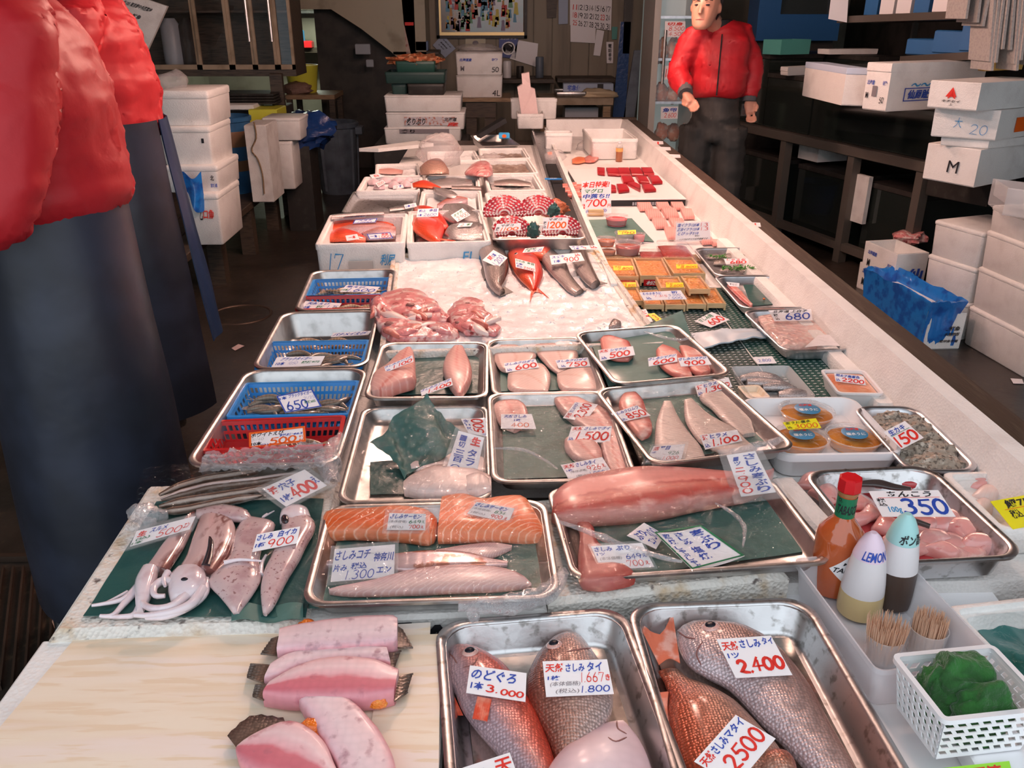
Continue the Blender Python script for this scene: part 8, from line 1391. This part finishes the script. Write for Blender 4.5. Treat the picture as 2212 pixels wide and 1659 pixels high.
mb = MB(); mb.box(((xa + xb) / 2, YW2 - .012, za + .05), (xb - xa - .08, .012, zb_ - za - .05)); pc_ = ob('canvas', mb, 'pic_glass', t, sm=0)
rnd = random.Random(3); cols = [(.55, .05, .04), (.6, .5, .08), (.1, .3, .45), (.6, .55, .5), (.15, .35, .2), (.5, .25, .08), (.25, .2, .3)]
for i, c in enumerate(cols): mk('paint%d' % i, c, .5)
for i, c in enumerate(cols):
 mb = MB()
 for j in range(16):
  x = xa + .1 + rnd.random() * (xb - xa - .2); z = za + .1 + rnd.random() * (zb_ - za - .2); s_ = rnd.uniform(.018, .04); mb.sheet(lambda u, v: (x + (v - .5) * s_ * (1.3 - .5 * u), YW2 - .0205, z + (u - .5) * s_ * 2.2), 1, 1); mb.add([Vector((x + .5 * s_ * cos(k * pi / 3), YW2 - .021, z + s_ * 1.4 + .5 * s_ * sin(k * pi / 3))) for k in range(6)], [tuple(range(6))])
 ob('painted_figure', mb, 'paint%d' % i, pc_, kind='stuff', sm=0)
flat('calendar', 'big wall calendar page with red Sundays', 'calendar', 'a2', (1745, -60, 1998, -60, 1990, 182, 1745, 150), YW2 - .02, 'card', [(str(d), 'r' if (c_ == 0 or d == 23) else 'k', .07 + c_ * .133, .4 + r_ * .22, .07 + c_ * .133 + .1, .4 + r_ * .22 + .15, .03) for r_, row in enumerate(((11, 12, 13, 14, 15, 16, 17), (18, 19, 20, 21, 22, 23, 24), (25, 26, 27, 28, 29, 30, 31))) for c_, d in enumerate(row)], .004)
mk('blue_paper', (.35, .42, .55), .5)
for c8, lab, mt, tx, nm, ct in (((1748, 150, 1900, 165, 1895, 258, 1748, 250), 'blank lower sheet of the wall calendar', 'card', None, 'calendar', 'calendar'), ((1905, 175, 1950, 185, 1925, 335, 1885, 330), 'white paper ribbon hanging by the calendar', 'card', None, 'paper_ribbon', 'paper'), ((1677, -40, 1735, -40, 1732, 142, 1677, 145), 'pale blue notice beside the calendar', 'blue_paper', None, 'notice', 'notice'), ((1605, -60, 1675, -60, 1662, 105, 1608, 108), 'dark framed thermometer board on the wall', 'dark_wood', None, 'wall_board', 'board'), ((1122, 202, 1242, 200, 1240, 282, 1120, 285), 'cream certificate below the picture', 'tan_paper', [('賞状', 'k', .35, .15, .65, .35), ('@', 'y', .35, .5, .65, .85)], 'certificate', 'certificate'), ((1322, 205, 1440, 200, 1420, 350, 1320, 340), 'blue pennant poster with a round gold emblem', 'pennant_blue', [('東京魚市場', 'w', .08, .06, .92, .24), ('@', 'w', .15, .32, .9, .88), ('@', 'k', .22, .37, .83, .82), ('@', 'w', .27, .42, .78, .77), ('053', 'k', .36, .52, .7, .66)], 'poster', 'poster'), ((1440, 240, 1555, 260, 1545, 400, 1385, 350), 'loose white sheet pinned beside the pennant', 'card', None, 'paper_sheet', 'paper'), ((985, 205, 1062, 290, 1000, 345, 925, 270), 'tilted printed sheet pinned under the picture', 'blue_paper', [('お知らせ', 'k', .2, .15, .8, .25), ('営業時間', 'k', .2, .4, .7, .5), ('休市日', 'k', .2, .6, .6, .7)], 'paper_sheet', 'paper'), ((845, 75, 900, 85, 890, 165, 840, 150), 'small brown wall clock frame by the stairs', 'dark_wood', [('#', 'y', .2, .3, .8, .7)], 'wall_frame', 'frame'), ((1962, 250, 2005, 250, 2002, 378, 1965, 378), 'narrow plate with vertical black writing', 'card', [('電話番号', 'k', .25, .1, .75, .92, 'v')], 'wall_plate', 'plate'), ((1995, 160, 2030, 160, 2025, 235, 1995, 235), 'green switch box beside the calendar', 'teal_plastic', None, 'switch_box', 'switch')):
 if mt == 'tan_paper' and mt not in MATS: mk(mt, (.55, .5, .36), .5)
 if mt == 'pennant_blue' and mt not in MATS: mk(mt, (.07, .1, .3), .5)
 flat(nm, lab, ct, 'a2', c8, YW2 - .014, mt, tx, .004)
YH = 9.1; fbox('wall_shelf', 'dark shelf board with cans below the pennant', 'shelf', 'a2', (1345, 470, 1650, 500), YH, .45, 'dark_wood', ang=0); fbox('wall_shelf', 'dark shelf below the calendar', 'shelf', 'a2', (1670, 465, 2020, 495), YH + .1, .35, 'dark_wood')
for c, lab, mt in (((1425, 395, 1470, 470), 'dark can on the wall shelf', 'counter_black'), ((1345, 365, 1395, 470), 'white cup on the wall shelf', 'white_plastic'), ((1540, 340, 1590, 470), 'blue grey umbrella bundle on the wall shelf', 'grey_bin')): (x0, y0), (x1, y1) = q('a2', *c); xa, xb, za, zb_ = fr(x0, y0, x1, y1, YH + .1); mb = MB(); r_ = (xb - xa) / 2; mb.lathe([(r_ * .9, za), (r_, za + .01), (r_, zb_ - .01), (r_ * .9, zb_)], ((xa + xb) / 2, YH + .1 + r_, 0), 16); ob('can' if 'can' in lab else ('cup' if 'cup' in lab else 'umbrella'), mb, mt, None, lab, 'container')
mk('cloth_strip', (.55, .42, .36), .7, var=(20, (.4, .15, .12), .5, .65)); flat('hanging_ornament', 'hanging paper ornament with red fringe by the picture', 'ornament', 'a2', (735, -60, 810, -60, 825, 335, 770, 335), 9.0, 'cloth_strip', [('#', 'r', .1, .48, .9, .53)], .05); mk('blue_bottle', (.1, .16, .3), .4); fbox('blue_box', 'small blue box beside the hanging ornament', 'box', 'a2', (825, 245, 895, 305), 9.0, .15, 'blue_bottle'); fbox('wall_shelf', 'narrow shelf under the hanging ornament', 'shelf', 'a2', (690, 305, 960, 330), 9.0, .4, 'dark_wood')
YD = 8.2; xa, xb, za, zb_ = fr(1165, 212, 1325, 235, YD); t = thing('work_table', 'pale topped work table by the back wall', 'table', ((xa + xb) / 2, YD + .25, 0)); mb = MB(); mb.box(((xa + xb) / 2, YD + .25, zb_ - .06), (xb - xa, .5, .06)); ob('table_top', mb, 'tan_wood', t)
for i in (0, 1): mb = MB(); mb.box((xa + .05 + i * (xb - xa - .1), YD + .08, 0), (.07, .07, zb_ - .06)); ob('leg', mb, 'mid_wood', t)
fbox('steel_pan', 'steel pan on the pale work table', 'pan', 'a2', (1660, 548, 1845, 582), YD + .1, .3, 'steel', rim=.012, z0=zb_); mb = MB(); P = dp(*q('a2', 1910, 565)[0], YD + .2); P.z = zb_ + .02; lump(mb, P, .17, .12, .05, 2, .4, 18, 12); mk('cloth_cream', (.6, .48, .32), .8); ob('cloth', mb, 'cloth_cream', None, 'cream cloth heap on the work table', 'cloth', sm=50); fbox('grey_box', 'grey box under the work table', 'box', 'a2', (1715, 640, 1915, 705), YD + .2, .3, 'grey_plastic', z0=.05); fbox('printed_box', 'box with blue print behind the work table', 'box', 'a2', (1705, 498, 2005, 560), YD + .35, .12, 'blue_paper', texts=[('宅急便', 'b', .08, .15, .35, .7), ('#', 'k', .68, .05, .8, .5)])
for c8, lab, mt in (((2050, 130, 2110, 130, 2075, 700, 2000, 700), 'blue painted plank leaning by the fridge', 'tarp_blue'), ((2130, 300, 2185, 300, 2130, 700, 2065, 700), 'grey metal plank leaning by the fridge', 'grey_bin'), ((2075, -60, 2130, -60, 2100, 320, 2060, 320), 'dark pipe board beside the calendar wall', 'counter_black')): flat('plank', lab, 'plank', 'a2', c8, 8.6, mt, None, .05)
# ---- fridge
YF = 7.2; xa, xb, za, zb_ = fr(1398, -60, 1532, 290, YF); t = thing('display_fridge', 'tall glass fronted fridge of hanging fish', 'fridge', ((xa + xb) / 2, YF + .3, 0)); mk('fridge_glow', (.45, .47, .46), .4, emit=((.8, .9, .85), .12)); mk('fridge_frame', (.42, .4, .36), .4)
mb = MB(); mb.box(((xa + xb) / 2, YF + .55, .1), (xb - xa, .05, 2.2)); ob('back_panel', mb, 'fridge_glow', t, sm=0)  # panel glows faintly in place of the fridge's own inside lamp
for a_, b_ in ((xa, xa + .05), (xb - .05, xb)): mb = MB(); mb.box(((a_ + b_) / 2, YF + .28, 0), (b_ - a_, .56, 2.3)); ob('side_frame', mb, 'fridge_frame', t, sm=0)
mb = MB(); mb.box(((xa + xb) / 2, YF + .28, 0), (xb - xa, .56, .12)); ob('base', mb, 'fridge_frame', t, sm=0)
for pyx in (40, 130, 222): zz = dp(1430, pyx, YF + .2).z; mb = MB(); mb.box(((xa + xb) / 2, YF + .3, zz), (xb - xa - .1, .4, .02)); ob('shelf', mb, 'alu', t, sm=0)
mb = MB(); mb.box(((xa + xb) / 2, YF + .01, .12), (xb - xa - .08, .006, 2.1)); ob('glass_door', mb, 'pane', t, sm=0); mb = MB(); mb.tube([(xa + .09, YF - .03, 1.0), (xa + .09, YF - .03, 1.4)], .012, 8); ob('handle', mb, 'steel', t)
rnd = random.Random(8)
for i, (pyx, ph) in enumerate(((108, 60), (200, 55), (285, 50))):
 for j in range(3): P = dp(1428 + 26 * j, pyx, YF + .25); mb = MB(); lump(mb, P, .05, .05, ph * .5 * YF / F * .8, i * 7 + j, .35, 14, 10); mk('dried%d%d' % (i, j), (.5 + .1 * rnd.random(), .28, .2), .6, var=(20, (.6, .5, .42), .45, .65)); ob('dried_fish', mb, 'dried%d%d' % (i, j), None, 'pinkish fish pack on a fridge shelf', 'fish pack', 'packs in the fridge', sm=50)
for c8, lab, tx in (((222, 118, 335, 118, 335, 205, 220, 205), 'fridge card reading 8500-yen and 4500-yen', [('切身', 'r', .1, .06, .9, .28), ('8.500', 'r', .2, .32, .95, .6, .0), ('4.500', 'r', .2, .66, .95, .94, .0)]), ((208, 365, 300, 362, 300, 440, 206, 442), 'middle card taped inside the fridge', [('13', 'r', .2, .2, .8, .8, .0)]), ((200, 592, 295, 590, 292, 658, 198, 660), 'lowest card taped inside the fridge', [('魚卵', 'b', .1, .1, .9, .45), ('2.600', 'r', .2, .5, .9, .9, .0)])): flat('price_card', lab, 'price card', 'a3', c8, YF - .005, 'card', tx, .002)
mb = MB(); P = gp(1428, 316, 0); mb.lathe([(.13, 0), (.17, .25), (.18, .25), (.16, .24), (.12, .02)], (dp(1428, 300, 6.6).x, 6.6, 0), 20); ob('blue_bucket', mb, 'tarp_blue', None, 'dark blue bucket standing before the fridge', 'bucket')
# ---- tank bench along the other wall
A0, A1 = gp(*q('a3', 680, 690)[0], .75), gp(*q('a3', 1440, 850)[0], .75); dv = (A1 - A0).normalized(); A0 = A0 - dv * .3; A1 = A1 + dv * .35; an = math.atan2(dv.y, dv.x); nv = Vector((-dv.y, dv.x, 0)); nv = nv if nv.x > 0 else -nv; Lb = (A1 - A0).length
def onb(s_, d_, z): p = A0 + dv * (s_ * Lb) + nv * d_; return Vector((p.x, p.y, z))
t = thing('tank_bench', 'dark steel bench carrying the fish tanks', 'bench', tuple(onb(.5, .35, 0))); mk('frame_steel', (.12, .105, .09), .45, .3)
p = onb(.5, .38, .69); mb = MB(); mb.box(p, (Lb, .78, .06), an, bev=.004); ob('bench_top', mb, 'frame_steel', t)
for s_ in (.02, .36, .7, .98): mb = MB(); mb.box(onb(s_, .03, 0), (.06, .06, .69), an); ob('leg', mb, 'frame_steel', t)
mb = MB(); mb.box(onb(.5, .03, .08), (Lb, .05, .05), an); ob('rail', mb, 'frame_steel', t)
def tank(lab, s0, s1, d0, d1, z, h):
 t = thing('fish_tank', lab, 'fish tank', tuple(onb((s0 + s1) / 2, (d0 + d1) / 2, z))); mb = MB(); c = onb((s0 + s1) / 2, (d0 + d1) / 2, z); mb.box(c, ((s1 - s0) * Lb, d1 - d0, h), an, bev=.004); ob('glass', mb, 'glass_dark', t); mb = MB(); mb.box(c + Vector((0, 0, h)), ((s1 - s0) * Lb + .01, d1 - d0 + .01, .03), an); ob('rim', mb, 'counter_black', t)
tank('long low dark fish tank on the steel bench', .46, .99, .05, .7, .752, .27); tank('tall dark fish tank at the bench end', .0, .19, .06, .52, .752, .466); tank('middle height dark tank under the foam lids', .2, .45, .05, .53, .752, .344); tank('narrow tall tank at the back of the bench', .0, .45, .55, .78, .752, .466)
for i, (s0, s1) in enumerate(((.06, .33), (.4, .67), (.74, .96))): tank(('first', 'middle', 'last')[i] + ' dark tank on the floor beneath the steel bench', s0, s1, .1, .7, .06, .45)
mk('crab_brown', (.16, .07, .05), .6)
for s_, lab in ((.42, 'white foam box tucked on the under-bench tank'), (.73, 'pale foam panel leaning under the bench')): mb = MB(); mb.box(onb(s_, .06 if s_ > .5 else .25, .57 if s_ < .5 else .28), (.22 if s_ < .5 else .16, .25 if s_ < .5 else .03, .1 if s_ < .5 else .3), an); ob('foam_box' if s_ < .5 else 'foam_sheet', mb, 'foam_grey', None, lab, 'foam piece', sm=0)
# goods on the tanks
o = cbox('foam_box', 'small foam box with pale blue lid on the tank', 'foam box', (980, 530), (1200, 585), (1330, 590), 1.052, .2, 'foam', .035, k='a3'); o.children[0].data.materials[0] = MATS['foam_lid_blue']
cbox('foam_box', 'large foam box with blue framed logo on the tank', 'foam box', (1310, 605), (1440, 620), (1960, 590), 1.052, .24, 'foam', .045, k='a3', tl=[('北海道', 'b', .1, .36, .4, .46), ('砂糖', 'b', .75, .36, .92, .46), ('M', 'k', .1, .62, .2, .75), ('50', 'k', .7, .7, .88, .84), ('#', 'y', .35, .48, .55, .7)], tr=[('仙鳳趾', 'b', .2, .56, .42, .76, .04), ('#', 'b', .16, .52, .45, .54), ('#', 'b', .16, .78, .45, .8), ('#', 'b', .16, .52, .17, .8), ('#', 'b', .44, .52, .45, .8), ('〜〜', 'c', .22, .42, .42, .5)])
cbox('foam_cover', 'stack of flat white foam lids on the tall tank', 'foam lid', (860, 415), (900, 420), (1200, 404), 1.128, .055, 'foam', .03, k='a3'); cbox('foam_cover', 'single white foam lid on the tank back', 'foam lid', (1065, 298), (1130, 302), (1400, 299), 1.25, .035, 'foam', k='a3')
cbox('plastic_crate', 'mint green plastic crate on the tall tank', 'crate', (760, 300), (860, 304), (1022, 300), 1.25, .1, 'teal_plastic', k='a3', top=True)
# upper shelf, blue tank front, hanging papers
c4 = fr(1632, -60, 1830, 88, 7.5); mb = MB(); xa, xb, za, zb_ = c4; t = thing('blue_tank', 'large blue framed tank with dark window', 'tank', ((xa + xb) / 2, 7.7, 0)); mk('tank_blue', (.015, .09, .25), .4)
for a0, b0, a1, b1 in ((xa, za, xb, za + .2), (xa, za + .2, xa + .18, zb_), (xb - .05, za + .2, xb, zb_)): mb = MB(); mb.box(((a0 + a1) / 2, 7.65, b0), (a1 - a0, .3, b1 - b0)); ob('frame', mb, 'tank_blue', t, sm=0)
mb = MB(); mb.box(((xa + xb) / 2, 7.7, za + .1), (xb - xa - .1, .2, zb_ - za - .1)); ob('window', mb, 'glass_dark', t, sm=0); mb = MB(); mb.box(((xa + xb) / 2, 7.75, 0), (xb - xa, .3, za)); ob('base', mb, 'counter_black', t, sm=0)
t = thing('hanging_shelf', 'dark hanging shelf rack of boxes and hanging papers', 'rack', (2.9, 5.2, 1.2)); sh = []
for s0, py, lab in ((0, 40, 1), (1, 135, 2)): a_ = dp(*q('a3', 1235, 110)[0], 6.0) if not s0 else dp(*q('a3', 1600, 335)[0], 5.4); b_ = dp(2215, 28, 4.4) if not s0 else dp(2215, 118, 4.4); mb = MB(); mb.bar(a_, b_, .5, .04); mb.v = [v + Vector((.2, .1, 0)) for v in mb.v]; ob('shelf', mb, 'frame_steel', t, sm=0); sh.append((a_, b_))
for a_ in (.1, .9): p_ = sh[0][0].lerp(sh[0][1], a_); mb = MB(); mb.box((p_.x + .4, p_.y + .1, 1.3), (.03, .03, 1.64)); ob('rod', mb, 'frame_steel', t, sm=0)
for i, (u, v, w_) in enumerate(((2, 0, .3), (.33, 0, .25), (.66, 0, .25))):
 p = sh[1][0].lerp(sh[1][1], (.12, .4, .66)[i]) + Vector((.12, .06, .022)); mb = MB(); mb.box(p, (.34, .2, .09 + .03 * i), R(-60), bev=.006); o = ob('blue_box', mb, 'blue_carton' if 'blue_carton' in MATS else mk('blue_carton', (.03, .14, .35), .5), None, ('flat blue carton at the rack shelf start', 'blue carton in the middle of the rack shelf', 'taller blue carton near the hanging papers')[i], 'carton')
for i in range(7): p = sh[0][0].lerp(sh[0][1], .1 + .11 * i) + Vector((.14, .08, .022)); mb = MB(); mb.box(p, (.1, .16, .2), R(-62), bev=.004); ob('carton', mb, 'card' if i % 3 else 'blue_carton', None, 'pale carton standing in a row on the top rack shelf' if i % 3 else 'blue carton standing in the top rack row', 'carton', 'cartons on the top rack shelf')
mk('newsprint', (.4, .38, .36), .7, var=(90, (.33, .31, .3), .45, .65)); P = dp(2150, 60, 4.3)
for i in range(16):
 x0 = 2060 + 10.5 * i if i > 4 else 2062 + 22 * i; top = -60; bot = (40 + 8 * (i % 3)) if i < 5 else 125 + 25 * sin(i * 1.3); Yp = 4.55 - .012 * i; a_ = dp(x0 + 18, top, Yp); b_ = dp(x0 + random.uniform(-6, 6), bot, Yp); mb = MB(); mb.bar(a_, b_, .012, .2, up=(0, 1, 0)); ob('newspaper', mb, 'newsprint', None, 'folded newspaper hanging from the rack', 'newspaper', 'hanging newspapers', sm=0)
mk('orange_tape', (.6, .35, .08), .5); flat('orange_bag', 'orange bag corner under the hanging papers', 'bag', 'a3', (1995, 325, 2212, 345, 2200, 385, 1985, 395), 4.5, 'orange_tape', None, .05); flat('hanging_sheet', 'curled white sheet hanging from the top rack shelf', 'paper', 'a3', (1145, -30, 1240, -30, 1230, 125, 1128, 105), 5.9, 'card', None, .004)
# ---- foam boxes standing on the floor
def floorstack(lab, pa, pb, hs, dep, names, z=0, texts=None, mat='foam'):
 a_, b_ = gp(*pa, 0), gp(*pb, 0); d = b_ - a_; n_ = Vector((-d.y, d.x, 0)).normalized(); n_ = n_ if n_.x > 0 else -n_; ang = math.atan2(d.y, d.x); c = (a_ + b_) / 2 + n_ * dep / 2
 for i, h in enumerate(hs):
  o = foam_box(None, z + h, h, names[i], fitted=(c.x, c.y, d.length, dep, ang), closed=True, lidh=.022, mat=mat); z += h
  if texts and texts.get(i): f2 = lambda u, v: a_ + d * u - n_ * .006 + Vector((0, 0, z - h + h * (1 - v))); write(texts[i], f2, o)
 return z
zt = floorstack('', q('a6', 1040, 1010)[0], q('a6', 1350, 1140)[0], (.2, .18, .18), .36, ('bottom foam box of the stack marked 397', 'foam box second up in the stack by the blue bag', 'top foam box of the stack by the blue bag'), texts={0: [('397', 'k', .28, .05, .62, .45, -.03)]})
floorstack('', q('a6', 1362, 1150)[0], q('a6', 1790, 1400)[0], (.2, .2, .18, .12), .4, ('bottom foam box of the tall aisle stack', 'foam box second up in the tall aisle stack', 'foam box third up in the tall aisle stack', 'shallow foam box topping the tall aisle stack'))
cbox('plastic_crate', 'black crate on the 397 stack', 'crate', (1110, 130), (1535, 215), (1700, 190), .565, .18, 'counter_black', k='a6')
cbox('foam_box', 'foam box marked with a big black M', 'foam box', (1645, 990), (1930, 1042), (2330, 960), .747, .18, 'foam', .0, k='a3', tl=[('M', 'k', .46, .38, .66, .7, .0)]); cbox('foam_cover', 'loose foam lid on the M box', 'foam lid', (1745, 805), (2010, 825), (2330, 790), .929, .04, 'foam', k='a3')
cbox('foam_box', 'foam box with faint blue 大20 marks and yellow sticker', 'foam box', (1690, 755), (2050, 780), (2350, 735), .972, .138, 'foam', .0, k='a3', tl=[('大', 'c', .34, .3, .46, .65, -.01), ('20', 'c', .6, .5, .86, .85, -.03)], tr=[('#', 'o', .3, .3, .6, .8)]); cbox('foam_box', 'foam box with red triangle mark at the top of the tower', 'foam box', (1670, 595), (1945, 617), (2330, 585), 1.112, .125, 'foam', .0, k='a3', tl=[('▲', 'r', .36, .2, .58, .55), ('人', 'r', .4, .35, .56, .62), ('キチセイ', 'k', .3, .66, .66, .75), ('上', 'k', .46, .78, .52, .86)])
cbox('foam_box', 'foam box marked M at the floor by the tank bench', 'foam box', (635, 768), (862, 860), (1080, 830), 0, .16, 'foam', .0, k='a6', tl=[('北海道産', 'b', .12, .2, .4, .34, .03), ('M', 'k', .14, .52, .22, .8), ('砂糖', 'b', .78, .6, .92, .72)]); cbox('foam_box', 'open foam box marked M 50 with fish offal inside', 'foam box', (670, 645), (885, 750), (1100, 735), .162, .17, 'foam', .0, k='a6', tl=[('北海道産', 'b', .14, .22, .42, .36, .03), ('M', 'k', .16, .52, .24, .76), ('50', 'k', .76, .64, .94, .86, .02), ('砂糖', 'b', .78, .4, .92, .52)], tr=[('仙', 'b', .4, .5, .9, .85, .04)], top=True)
mb = MB(); P = gp(*q('a6', 1000, 425)[0], .31); lump(mb, P, .09, .07, .04, 3, .5, 18, 12); ob('fish_offal', mb, 'kama', None, 'red and grey fish offal in the M 50 box', 'offal', sm=50)
cbox('foam_box', 'foam box with black print wearing a blue plastic bag', 'foam box', (700, 960), (1095, 1200), (1345, 1195), 0, .19, 'foam', .0, k='a6', tr=[('生鮮魚', 'k', .45, .35, .9, .48), ('水産物部', 'k', .5, .52, .9, .62), ('築地魚市場', 'k', .4, .72, .9, .8)])
m_, l_, r_ = gp(*q('a6', 1060, 1185)[0], 0), gp(*q('a6', 690, 955)[0], 0), gp(*q('a6', 1260, 1180)[0], 0); ce = (l_ + r_) / 2; mb = MB()
def bag(u, v):
 c = [m_, r_, r_ + l_ - m_, l_]; k = (u * 4) % 4; i = int(k) % 4; p = c[i].lerp(c[(i + 1) % 4], k - int(k)); p = ce + (p - ce) * 1.1; prof = [(1.0, .02), (1.02, .12), (1.05, .2), (1.12, .255), (1.0, .25), (.86, .17), (.5, .14), (.02, .15)]; t_ = v * 7; j = min(6, int(t_)); a_, b_ = prof[j], prof[j + 1]; s_ = a_[0] + (b_[0] - a_[0]) * (t_ - j); z_ = a_[1] + (b_[1] - a_[1]) * (t_ - j)
 w_ = .025 * noise.noise(Vector((u * 14, v * 5, 2))) + .012 * noise.noise(Vector((u * 40, v * 12, 5))); return Vector((ce.x + (p.x - ce.x) * (s_ + w_ * 2), ce.y + (p.y - ce.y) * (s_ + w_ * 2), max(.004, z_ + w_ * (1 if v > .1 else 0))))
mb.sheet(bag, 72, 21); ob('blue_bag', mb, 'blue_bag', None, 'shiny blue plastic bag pulled over a foam box on the floor', 'plastic bag', sm=60)
cbox('clear_tub', 'clear plastic tub on the tall aisle stack', 'tub', (1540, 195), (1640, 270), (1990, 320), .71, .12, 'clear_plastic', k='a6', top=True)
card(q('a6', 1700, 1395, 1780, 1400, 1793, 1432, 1720, 1430), .004, 0, [], 'scrap of white paper lying on the aisle floor', name='paper_scrap', cat='paper scrap')
# ---- aisle floor: drain grate, ring, scrap
t = thing('floor_grate', 'rusty steel drain grate in the aisle floor', 'grate', (-1.28, 1.95, 0)); mk('rust_steel', (.09, .06, .045), .5, .6)
for i in range(16): mb = MB(); mb.box((-1.5 + .03 * i, 1.9, .001), (.006, .55, .016), R(24)); ob('bar', mb, 'rust_steel', t, sm=0)
mb = MB(); mb.box((-1.28, 2.2, .001), (.6, .02, .02)); ob('frame', mb, 'rust_steel', t, sm=0)
mb = MB(); P = gp(520, 680, 0); mb.lathe([(.155, .001), (.16, .006), (.168, .006), (.172, .001)], P, 32, False, False); ob('manhole_ring', mb, 'rust_steel', None, 'round iron cover ring in the aisle floor', 'manhole'); card([(500, 752), (515, 743), (528, 747), (508, 757)], .004, 0, [], 'pale pink scrap lying on the aisle floor', mat='bag_paper', name='paper_scrap', cat='paper scrap')
